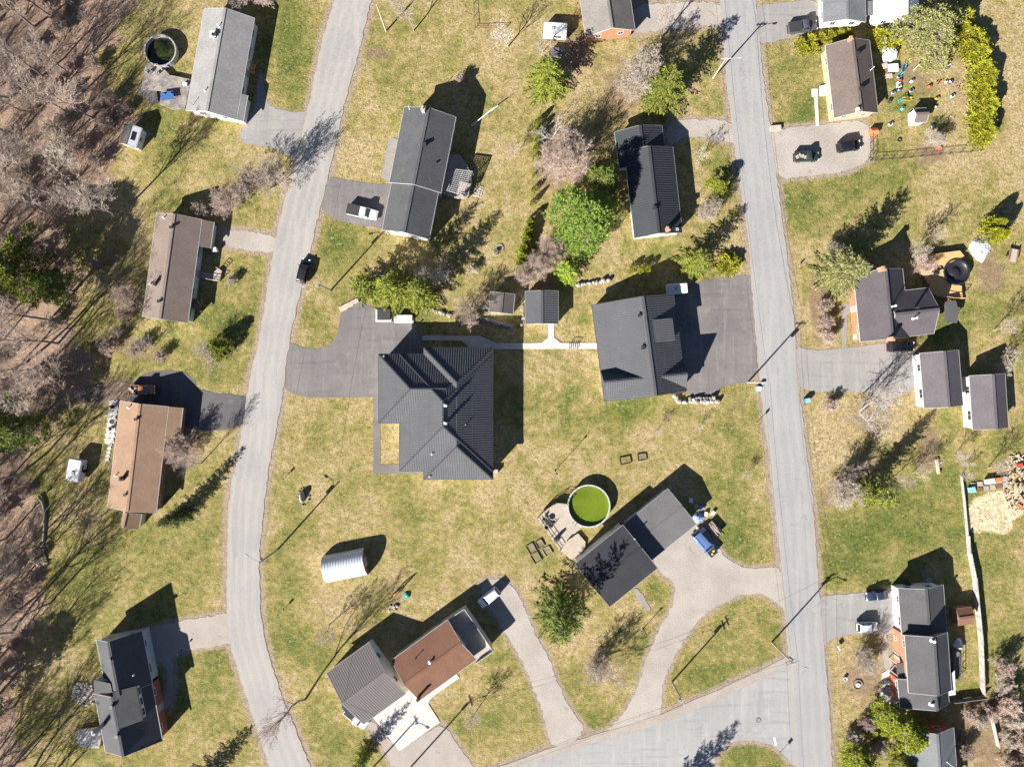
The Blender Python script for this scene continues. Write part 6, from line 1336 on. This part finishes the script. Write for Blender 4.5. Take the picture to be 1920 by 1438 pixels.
for a, b, nm, offs in (('a','e','from the junction pole to the parking court pole',((-1,-.2),(0,0),(1,.2))), ('e','d','from the parking court pole to the pale spruce pole',((-.8,0),(.8,0))), ('a','j','from the junction pole along the straight road',((-1,-.2),(1,.2))), ('d','k','from the pale spruce pole up the straight road',((-.8,0),(.8,0))), ('b','i','from the grass loop pole toward the pinkish drive',((0,.5),(0,-.5))), ('a','b','from the junction pole to the grass loop pole',((0,.3),)), ('c','f','between the poles of the curving road',((0,0),)), ('c','g','from the lamp pole to the lawn pole',((0,0),)), ('g','h','from the lawn pole toward the pinkish drive',((0,0),))):
    for o_ in offs: wire('thin black wire strung ' + nm, a, b, o_, group='wires ' + nm)
def lamp_post(label, px, py, hh=2.2, name='lamp_post', cat='lamp post'):
    t = thing(name, label, cat, P(px, py)); m = MB(); m.tube([(0,0,0),(0,0,hh)], [.06,.045], 8); m.local('post', MAT['black'], t); m = MB(); m.lathe((0,0,hh), [(.06,0),(.16,.1),(.18,.32),(.05,.42),(.01,.5)], 8); m.local('lantern', MAT['trim_dark'], t); m = MB(); m.cyl((0,0,-.02), .16, .1, 10); m.local('foot', MAT['black'], t)
lamp_post('black lantern post at the corner of the gravel loop', 1206, 1178, 2.6); lamp_post('black lantern post beside the cottage drive', 341, 1219, 1.3); lamp_post('dark lamp post on the lawn below the hip roofed house', 1041, 882, 4.6)
t = thing('leaning_pole', 'leaning white pole wrapped in white cloth on the lawn', 'pole', P(884,236)); m = MB(); m.tube([P(884,236,0), P(912,214,1.4), P(934,198,2.2)], [.07,.06,.05], 8); m.world('pole', MAT['pipe_w'], t)
m = MB(); m.loft([[P(900 + k*9, 223 - k*7, 1.2 + .3*k) + Vector((.16*c_*s_, .2*c_*s_, .12*d_)) for c_, d_ in ((1,0),(.4,.9),(-1,0),(-.4,-.9))] for k, s_ in ((0,.6),(1,1.2),(2,1.5),(3,1.1))]); m.world('cloth', TOY('white'), t)
def sign(label, px, py, ang, w_=.9, hh=1.2, c='white'):
    t = thing('road_sign', label, 'sign', P(px, py), Rd(ang)); m = MB(); m.box((0,0,hh/2), (.07,.07,hh)); m.local('post', MAT['vent'], t); m = MB(); m.box((.06,0,hh-.1), (.04,w_,.6)); m.local('plate', TOY(c), t)
sign('small sign on a post beside the straight road', 1418, 793, 0, .6, 1.9, 'navy'); sign('white lawn sign in the front garden', 1568, 1212, 30, .9, .9); sign('small marker post on the lawn at the curving road', 534, 896, 20, .4, 1.3, 'grey'); sign('short post on the grass below the arched shed', 534, 1140, 20, .4, 1.1, 'grey'); sign('little marker on the verge by the pale spruce', 1495, 500, 0, .4, .9, 'grey'); sign('blank sign post beside the grass island', 1462, 1410, 30, .6, 1.8, 'grey')

# ---------------------------------------------------------------- garden objects
MAT['bed_soil'] = M('bed_soil', (.2,.165,.08), (.13,.12,.045), (.28,.22,.13), s1=1.2, s2=5, fine=.35, amt=1)
def bed(label, px, py, ang, L, W, mat, soil):
    t = thing('raised_bed', label, 'raised bed', P(px, py), Rd(ang))
    for sx, sy, dx, dy in ((0,1,L,.08),(0,-1,L,.08),(1,0,.08,W),(-1,0,.08,W)): m = MB(); m.box((sx*L/2, sy*W/2, .13), (dx, dy, .28)); m.local('side_board', MAT[mat], t)
    m = MB(); m.box((0,0,.06), (L-.1, W-.1, .1)); m.local('soil', MAT['bed_soil'], t)
bed('square dark raised bed at the outer corner by the pool deck', 996, 1028, 30, 1.4, 1.7, 'wood_dk', 'dirt'); bed('raised bed in the middle of the four by the pool deck', 1005, 1045, 30, 1.5, 1.8, 'wood_dk', 'dirt'); bed('raised bed of brown soil closest to the pool deck', 1026, 1033, 30, 1.4, 1.5, 'wood_pale', 'dirt'); bed('weedy raised bed at the tip of the four by the pool deck', 1012, 1019, 30, 1.3, 1.4, 'wood_dk', 'dirt')
bed('reddish wooden raised bed on the lawn above the green pool', 1172, 863, 12, 2.0, 1.3, 'wood_br', 'dirt'); bed('dark raised bed next to the reddish one', 1203, 857, 8, 1.6, 1.2, 'wood_dk', 'dirt')
bed('long wood framed bed by the overgrown bushes', 1795, 1385, 80, 4.2, 1.0, 'wood_pale', 'dirt')
t = stones('boulder_bed', 'oval stone ringed bed holding a big white boulder', [(569 + 10.5*math.cos(k*.42), 931 + 16*math.sin(k*.42)) for k in range(15)], ['stone'], 'garden bed', .15, .24, .8)
m = MB(); q = P(567,931); m.loft([[q + Vector((.75*s_*math.cos(k*.63)*.6, 1.15*s_*math.sin(k*.63), z_)) for k in range(10)] for s_, z_ in ((1,-.1),(1.05,.35),(.85,.85),(.5,1.25),(.15,1.4))]); m.world('boulder', MAT['stone_pale'], t, True)
m = MB(); m.lathe((0,0,0), [(.75,0),(.75,.12),(.6,.14),(.45,.02)], 16); t = thing('well_ring', 'round concrete ring sunk in the lawn', 'well ring', P(937,465)); m.local('ring', MAT['concrete2'], t); m = MB(); m.cyl((.1,.1,.02), .3, .1, 12); m.local('cap', MAT['wood_br'], t)
t = thing('flower_ring', 'round stone ringed planting hole in the bare front garden', 'planter', P(1608,1283)); m = MB(); m.lathe((0,0,0), [(1.0,.0),(.95,.16),(.8,.16),(.72,.04),(.01,.05)], 18); m.local('ring', MAT['dirt'], t); m = MB(); m.lathe((.0,0,0), [(.34,.05),(.36,.3),(.2,.32),(.18,.1)], 14); m.local('pot', TOY('white'), t)
t = thing('planter_pot', 'small white pot in the bare front garden', 'planter', P(1583,1271)); m = MB(); m.lathe((0,0,0), [(.25,0),(.36,.5),(.28,.5),(.25,.2),(.01,.2)], 14); m.local('pot', TOY('white'), t); m = MB(); m.cyl((0,0,.15), .26, .2, 12); m.local('soil', MAT['dirt'], t)
# swing set with green paddling pool
t = thing('swing_set', 'wooden swing frame with coloured seats on the lawn', 'swing set', P(738,1118)); A, B = P(731,1124,2.1), P(752,1108,2.1); m = MB(); m.tube([A, B], .11, 8); m.world('top_beam', MAT['wood_br'], t)
for e_ in (A, B):
    for s_ in (-1, 1): m = MB(); u = Vector((.6,.75,0))*s_; m.tube([e_, Vector((e_.x,e_.y,0)) + u*1.1], .09, 6); m.world('frame_leg', MAT['wood_br'], t)
for k, c_ in ((.25,'yellow'),(.5,'red'),(.75,'black')):
    p = A.lerp(B, k); m = MB()
    for s_ in (-.2,.2): m.tube([p + Vector((.02+s_,.3*s_,0)), p + Vector((s_,.3*s_,-1.6))], .015, 4)
    m.world('swing_rope', MAT['black'], t); m = MB(); m.box(p + Vector((0,0,-1.62)), (.5,.25,.06), .6); m.world('swing_seat', TOY(c_), t)
t = thing('turtle_sandbox', 'round green plastic sandbox beside the swing frame', 'sandbox', P(762,1116)); m = MB(); m.lathe((0,0,0), [(.55,0),(.62,.22),(.5,.3),(.45,.2),(.01,.25)], 16); m.local('tub', TOY('teal'), t); m = MB(); m.lathe((.1,.0,.25), [(.42,0),(.3,.2),(.02,.28)], 14); m.local('lid', TOY('green'), t)
stones('stone_pile', 'heap of pale stones under the swing frame', [(728 + R.uniform(0,18), 1133 + R.uniform(0,12)) for _ in range(14)], ['stone_pale','stone'], 'stone pile', .2, .4, .8)
# tarp covered heaps
def tarp(label, px, py, rx, ry, hh, mat, seed, ang=0):
    R.seed(seed); t = thing('tarp_heap', label, 'tarp', P(px, py), Rd(ang)); n = 18; m = MB(); vv = []; f = []
    for i in range(7):
        s_ = 1 - i/7
        for k in range(n): a = 6.283*k/n; rr = s_*(1 + .16*math.sin(3*a+seed) + R.uniform(-.09,.09)); vv.append((rx*rr*math.cos(a), ry*rr*math.sin(a), max(.03, hh*(1 - s_**2.2)*R.uniform(.78,1.12))))
    f = [(i*n+k, i*n+(k+1) % n, (i+1)*n+(k+1) % n, (i+1)*n+k) for i in range(6) for k in range(n)] + [tuple(range(6*n, 7*n))]; m.add(vv, f); m.local('sheet', mat, t)
    for k in range(5): a = k*1.3; link('weight_stone', STN[k]['stone'], t, (rx*.95*math.cos(a), ry*.95*math.sin(a), .08), a, (.16,.14,.12))
MAT['tarp_s'] = M('tarp_silver', (.5,.52,.56), (.36,.38,.42), s1=1.2, s2=5, fine=.25, rough=.4, spec=.5, amt=1); MAT['tarp_b'] = M('tarp_blue', (.14,.22,.42), (.25,.34,.52), s1=1.2, s2=4, fine=.25, rough=.45, amt=1)
tarp('crumpled silver tarp over a heap beside the yellow cedars', 1838, 466, 2.0, 2.3, .9, MAT['tarp_s'], 5, -20); tarp('crumpled blue tarp against the low roofed house', 1310, 970, 1.3, 1.0, .9, MAT['tarp_b'], 8, 20); tarp('white sheet over furniture behind the slate roofed house', 1796, 1207, .9, 1.1, .8, TOY('white'), 11, 20); tarp('grey dome tent next to the yellow cedars in the toy yard', 1665, 103, 1.6, 1.7, 1.6, MAT['tarp_s'], 14)
R.seed(400)
for x, y, c_, l_ in ((1306,950,'grey','grey crate in the shade by the low roofed house'),(1316,953,'purple','pale blue crate near the blue tarp'),(1324,964,'cream','cream jug box beside the blue tarp'),(1337,962,'white','white bucket on the grass near the engine parts'),(1309,993,'cream','cream basin in front of the blue four wheel drive'),(1319,994,'white','white basin beside the cream one'),(1296,938,'white','white ladder box in the shade of the low roof')):
    boxy('crate', l_, x, y, R.uniform(0,90), .8, .6, .5, TOY(c_), TOY(c_), 'crate')
t = thing('utility_trailer', 'small open trailer heaped with planks behind the blue four wheel drive', 'trailer', P(1337,990), Rd(-49)); m = MB(); m.box((0,0,.55), (2.8,1.5,.1)); m.local('bed', MAT['wood_dk'], t)
for s_ in (-1,1): m = MB(); m.tube([(0,s_*.78,.3),(0,s_*.95,.3)], .3, 12); m.local('wheel', MAT['tyre'], t); m = MB(); m.box((0,s_*.74,.75), (2.8,.06,.35)); m.local('side', MAT['black'], t)
for k in range(5): m = MB(); m.box((R.uniform(-.3,.3), -.5 + .24*k, .68 + .07*(k % 2)), (2.3,.16,.1), R.uniform(-.1,.1)); m.local('plank', MAT[('wood_pale','wood_old')[k % 2]], t)
m = MB(); m.bar((1.4,0,.5),(2.3,0,.5),.08,.08); m.local('hitch', MAT['black'], t)
t = thing('utility_trailer', 'rusty utility trailer at the edge of the field', 'trailer', P(1895,480), Rd(80)); m = MB(); m.box((0,0,.55), (2.4,1.5,.1)); m.local('bed', MAT['wood_old'], t)
for s_ in (-1,1): m = MB(); m.tube([(0,s_*.78,.3),(0,s_*.95,.3)], .3, 12); m.local('wheel', MAT['tyre'], t); m = MB(); m.box((0,s_*.74,.75), (2.4,.06,.35)); m.local('side', MAT['wood_br'], t)
m = MB(); m.bar((1.2,0,.5),(2.1,0,.5),.08,.08); m.local('hitch', MAT['black'], t)
# firewood, pallets
def log_mesh(mat):
    m = MB(); m.tube([(-.5,0,0),(.5,0,0)], [.5,.46], 6); return m.mesh('log', mat)
MAT['logm'] = M('split_wood', (.45,.355,.255), (.32,.25,.18), s1=3, s2=10, fine=.2); MAT['log2'] = M('split_wood_grey', (.42,.36,.3), (.3,.25,.2), s1=3, s2=10, fine=.2)
LG = [log_mesh(MAT['logm']), log_mesh(MAT['log2'])]
t = thing('firewood_pile', 'big loose heap of split pale firewood at the field edge', 'firewood', P(1905,905))
for i in range(260):
    a, rr = R.random()*6.283, R.random()**.5; x, y = rr*math.cos(a), rr*math.sin(a); q = P(1906 + x*26, 905 + y*58) - P(1905,905); z = .1 + 1.1*(1-rr)*R.uniform(.7,1.0)
    o = link('log', LG[R.random() < .3], t, q + Vector((0,0,z)), R.uniform(0,6.28), (R.uniform(.4,.6), .22, .2)); o.rotation_euler = (R.uniform(-.4,.4), R.uniform(-.4,.4), R.uniform(0,6.28))
t = thing('pallet_row', 'rows of wooden pallets stacked with scrap beside the firewood', 'pallets', P(1853,908))
for k in range(6):
    for j in range(2):
        q = P(1824 + k*12, 909 - k*2 + j*10) ; m = MB()
        for s_ in range(5): m.box(q + Vector((-.42 + .21*s_, 0, .22)), (.14,.85,.03), .16)
        for s_ in (-1,0,1): m.box(q + Vector((0,.36*s_,.12)), (1.0,.09,.14), .16)
        m.world('pallet', MAT[('wood_old','wood_pale','wood_br')[(k+j) % 3]], t)
boxy('plastic_tub', 'blue tub on the pallets', 1822, 918, 10, 1.1, .9, .5, TOY('lblue'), TOY('lblue'), 'tub', .22); boxy('plastic_tub', 'white tub on the pallets', 1856, 902, 10, 1.6, .8, .6, TOY('white'), TOY('white'), 'tub', .22); boxy('plastic_tub', 'orange crate on the pallets', 1872, 899, 10, 1.4, .7, .4, TOY('orange'), TOY('orange'), 'tub', .22); boxy('plastic_tub', 'grey tub on the pallets next to the firewood', 1884, 898, 80, 1.0, .7, .5, TOY('grey'), TOY('grey'), 'tub', .22)
def barrow(label, px, py, ang, c_):
    t = thing('wheelbarrow', label, 'wheelbarrow', P(px, py), Rd(ang)); m = MB(); m.loft([[(x*s_, y*s_, z_) for x, y in ((.6,.38),(-.6,.3),(-.6,-.3),(.6,-.38))] for s_, z_ in ((.6,.35),(1,.7))]); m.local('tray', TOY(c_), t); m = MB(); m.tube([(.85,-.05,.2),(.85,.05,.2)], .2, 12); m.local('wheel', MAT['tyre'], t)
    for s_ in (-1,1): m = MB(); m.bar((.85,.05*s_,.2),(-1.1,.32*s_,.6),.05,.05); m.local('handle', MAT['wood_br'], t); m = MB(); m.box((-.35,.25*s_,.2),(.05,.05,.4)); m.local('leg', MAT['black'], t)
barrow('orange wheelbarrow beside the sawdust patch', 1907, 948, -40, 'orange'); barrow('red wheelbarrow above the firewood heap', 1907, 872, 10, 'red'); barrow('red wheelbarrow by the chain link fence', 1756, 281, 30, 'red')
t = thing('brush_pile', 'pale cut log on the grass near the scrap pallets', 'log', P(1757,875)); m = MB(); m.tube([P(1756,862,.25), P(1760,888,.25)], [.3,.34], 9); m.world('log', MAT['logm'], t); m = MB(); m.tube([P(1756,861,.25), P(1756,862,.25)], .27, 9); m.world('cut_end', MAT['wood_pale'], t)
t = thing('fallen_birch', 'fallen white birch trunk lying at the wood edge', 'log', P(84,985)); m = MB(); m.tube([P(72,930,.4), P(80,942,.35), P(84,960,.3), P(83,985,.28), P(80,1020,.25)], [.3,.27,.25,.2,.16], 8); m.world('trunk', MAT['deadwood'], t, True)
for x, y, u, v_ in ((82,985,60,1000),(80,1020,50,1040),(83,960,95,945),(81,1010,92,1030)): m = MB(); m.tube([P(x,y,.3), P((x+u)/2,(y+v_)/2,.7), P(u,v_,.9)], [.09,.06,.02], 5); m.world('branch', MAT['deadwood'], t)
t = thing('log_stack', 'grey stack of birch logs at the wood edge', 'firewood', P(75,1045))
for i in range(22): o = link('log', LG[1], t, P(64 + R.uniform(0,24), 1022 + R.uniform(0,36)) - P(75,1045) + Vector((0,0,.15 + .3*R.random())), R.uniform(0,6.28), (R.uniform(.9,1.5), .26, .24))

grill('black barbecue in the shade north of the slate roofed house', 1698, 1093, 0, 10)
boxy('crate', 'pale blue crate in the shade north of the slate roofed house', 1743, 1088, 40, .9, .6, .5, TOY('lblue'), TOY('grey'), 'crate')
t = thing('lattice_frame', 'tilted lattice frame leaning behind the slate roofed house', 'frame', P(1738,1072)); A, B, C_, D = P(1729,1074,.3), P(1739,1064,.9), P(1747,1071,.9), P(1737,1083,.3)
for i, (a, b) in enumerate(((A,B),(B,C_),(C_,D),(D,A))): m = MB(); m.bar(a, b, .07, .07); m.world('frame_bar', MAT['wood_old'], t)
m = MB()
for k in range(1, 5): m.bar(A.lerp(B, k/5), D.lerp(C_, k/5), .03, .03)
for k in range(1, 4): m.bar(A.lerp(D, k/4), B.lerp(C_, k/4), .03, .03)
tag(m.world('lattice', MAT['wood_old'], t), kind='stuff')
# ---------------------------------------------------------------- toys in the yard
def toy_ride(label, px, py, ang, c1, c2, s=1.0):
    t = thing('ride_on_toy', label, 'toy car', P(px, py), Rd(ang)); t.scale = (s,s,s); m = MB(); m.loft([ring(x, w_, .12, z_, rnd=.06) for x, w_, z_ in ((-.55,.2,.35),(-.45,.28,.45),(0,.3,.4),(.35,.27,.42),(.55,.18,.32))]); m.local('body', TOY(c1), t, True)
    m = MB(); m.box((-.15,0,.44),(.4,.4,.08)); m.box((-.36,0,.6),(.08,.4,.3)); m.local('seat', TOY(c2), t); m = MB(); m.tube([(.12,0,.42),(.02,0,.62)],.02,5); m.lathe((.02,0,.62),[(.12,0),(.14,.02),(.12,.04)],10); m.local('steering_wheel', TOY('black'), t)
    for sx in (-1,1):
        for sy in (-1,1): m = MB(); m.tube([(sx*.36,sy*.24,.13),(sx*.36,sy*.33,.13)],.13,10); m.local('wheel', TOY('black'), t)
def toy_slide(label, px, py, ang, c1, c2):
    t = thing('slide', label, 'slide', P(px, py), Rd(ang)); m = MB(); m.add([(-.7,-.25,1.1),(-.2,-.25,.75),(.8,-.25,.25),(1.5,-.25,.12),(-.7,.25,1.1),(-.2,.25,.75),(.8,.25,.25),(1.5,.25,.12)], [(0,1,5,4),(1,2,6,5),(2,3,7,6)]); m.local('chute', TOY(c1), t)
    for s_ in (-1,1): m = MB(); m.bar((-.7,.27*s_,1.18),(.8,.27*s_,.35),.05,.18); m.bar((.8,.27*s_,.33),(1.5,.27*s_,.2),.05,.16); m.local('side_rail', TOY(c1), t); m = MB(); m.bar((-.75,.24*s_,1.15),(-1.2,.24*s_,0),.06,.06); m.local('ladder_rail', TOY(c2), t)
    for k in range(4): m = MB(); m.box((-.84-.1*k,0,.95-.24*k),(.1,.46,.04)); m.local('rung', TOY(c2), t)
def toy_trike(label, px, py, ang, c1):
    t = thing('tricycle', label, 'tricycle', P(px, py), Rd(ang)); m = MB(); m.tube([(-.3,0,.2),(0,0,.32),(.3,0,.42),(.34,0,.7)],.035,6); m.local('frame', TOY(c1), t); m = MB(); m.box((-.12,0,.44),(.26,.2,.06)); m.local('saddle', TOY('black'), t); m = MB(); m.tube([(.34,-.26,.7),(.34,.26,.7)],.025,6); m.local('handlebar', TOY('grey'), t)
    for x, y, r_ in ((.36,0,.22),(-.32,.24,.15),(-.32,-.24,.15)): m = MB(); m.tube([(x,y-.04,r_),(x,y+.04,r_)],r_,12); m.local('wheel', TOY(c1 if x > 0 else 'black'), t)
for i, (x, y, c1, c2, a, l_) in enumerate([(1685,145,'purple','black',20,'lavender toy car heading the parked toy row'),(1686,152,'red','orange',10,'red toy car in the parked toy row'),(1684,157,'lblue','white',15,'light blue toy car in the parked toy row'),(1685,163,'white','red',10,'white toy car in the parked toy row'),(1685,170,'navy','grey',30,'navy toy jeep at the end of the toy row'),(1674,175,'grey','blue',20,'grey toy jeep beside the navy one'),
 (1668,190,'black','navy',70,'black toy quad near the house wall'),(1709,153,'pink','white',40,'pink toy pram car on the bare grass'),(1708,171,'purple','black',30,'lilac toy scooter car on the grass'),(1742,163,'red','orange',30,'red toy wagon in the middle of the toy yard'),(1781,155,'navy','white',20,'small navy toy car by the tall hedge'),(1785,181,'white','black',30,'white and black toy motorbike car'),(1756,186,'yellow','orange',30,'yellow toy car above the playhouse'),(1669,234,'white','black',25,'white toy tractor near the corner of the brick house'),(1691,204,'teal','lblue',50,'teal toy car below the slide'),(1773,154,'white','pink',30,'tiny white toy car beside the navy one'),(1754,201,'purple','white',20,'pale toy car beside the playhouse'),(1633,248,'blue','navy',90,'blue toy car at the end of the gravel drive')]):
    toy_ride(l_, x, y, a, c1, c2, .9 if i not in (15, 16) else .65)
toy_slide('yellow and mint plastic slide in the toy yard', 1695, 189, 12, 'yellow', 'teal'); toy_slide('white plastic slide by the tall hedge', 1771, 131, 35, 'white', 'grey'); toy_slide('teal plastic slide beside the toy row', 1690, 133, 60, 'lblue', 'teal')
toy_trike('yellow tricycle under the tall hedge', 1797, 163, 40, 'yellow'); toy_trike('orange tricycle in the toy yard', 1760, 155, 20, 'orange'); toy_trike('white tricycle near the hedge corner', 1803, 92, 60, 'white'); toy_trike('yellow tricycle by the bushy brown shrub', 1776, 223, 40, 'yellow'); toy_trike('lime tricycle at the fence corner', 1633, 296, 60, 'lime')
def playbox(label, px, py, ang, L, W, hh, c1, c2, name, cat):
    q = P(px, py, hh); q.z = 0; t = thing(name, label, cat, q, Rd(ang)); m = MB(); m.box((0,0,hh*.45),(L,W,hh*.9)); m.local('walls', TOY(c1), t); m = MB(); m.add([(-L*.56,-W*.56,hh*.9),(L*.56,-W*.56,hh*.9),(L*.56,W*.56,hh*.9),(-L*.56,W*.56,hh*.9),(-L*.5,0,hh*1.3),(L*.5,0,hh*1.3)],[(0,1,5,4),(2,3,4,5),(0,4,3),(1,2,5),(3,2,1,0)]); m.local('roof', TOY(c2), t); m = MB(); m.box((L*.51,0,hh*.35),(.04,W*.4,hh*.6)); m.local('door', TOY('white'), t)
playbox('orange roofed toy play hut at the gravel drive corner', 1640, 246, 5, 1.2, 1.1, 1.1, 'orange', 'orange', 'play_hut', 'play hut')
table('white play table with a red toy on it', 1671, 131, TOY('white'), .75, 0, 5, 1.9); table('pink and white play bench by the house shadow', 1663, 146, TOY('pink'), .4, 0, 5, 1.2); table('red toy kitchen stand against the house', 1656, 127, TOY('pink'), .5, 0, 20, 1.0)
t = thing('old_tyre', 'black tyre lying on the grass of the toy yard', 'tyre', P(1686,263)); m = MB(); m.lathe((0,0,0), [(.2,.02),(.36,0),(.4,.1),(.36,.2),(.2,.18),(.22,.1),(.2,.02)], 16); m.local('tread', MAT['tyre'], t, True); m = MB(); m.lathe((0,0,0), [(.22,.06),(.05,.08)], 12); m.local('inner_ring', TOY('grey'), t)
t = thing('play_ball', 'blue ball beside the playhouse', 'ball', P(1747,238)); m = MB(); m.lathe((0,0,.32), [(.01,-.32),(.2,-.25),(.31,-.1),(.32,.05),(.22,.23),(.01,.32)], 14); m.local('skin', TOY('blue'), t, True); m = MB(); m.lathe((0,0,.32), [(.325,-.03),(.325,.03)], 14); m.local('stripe', TOY('white'), t)
t = thing('seesaw', 'weathered plank seesaw on bare soil of the toy yard', 'seesaw', P(1718,127)); m = MB(); m.bar(P(1712,133,.15), P(1724,121,.55), .25, .06); m.world('plank', MAT['wood_pale'], t); m = MB(); m.box(P(1718,127,.17), (.3,.4,.34), .7); m.world('pivot', MAT['black'], t)
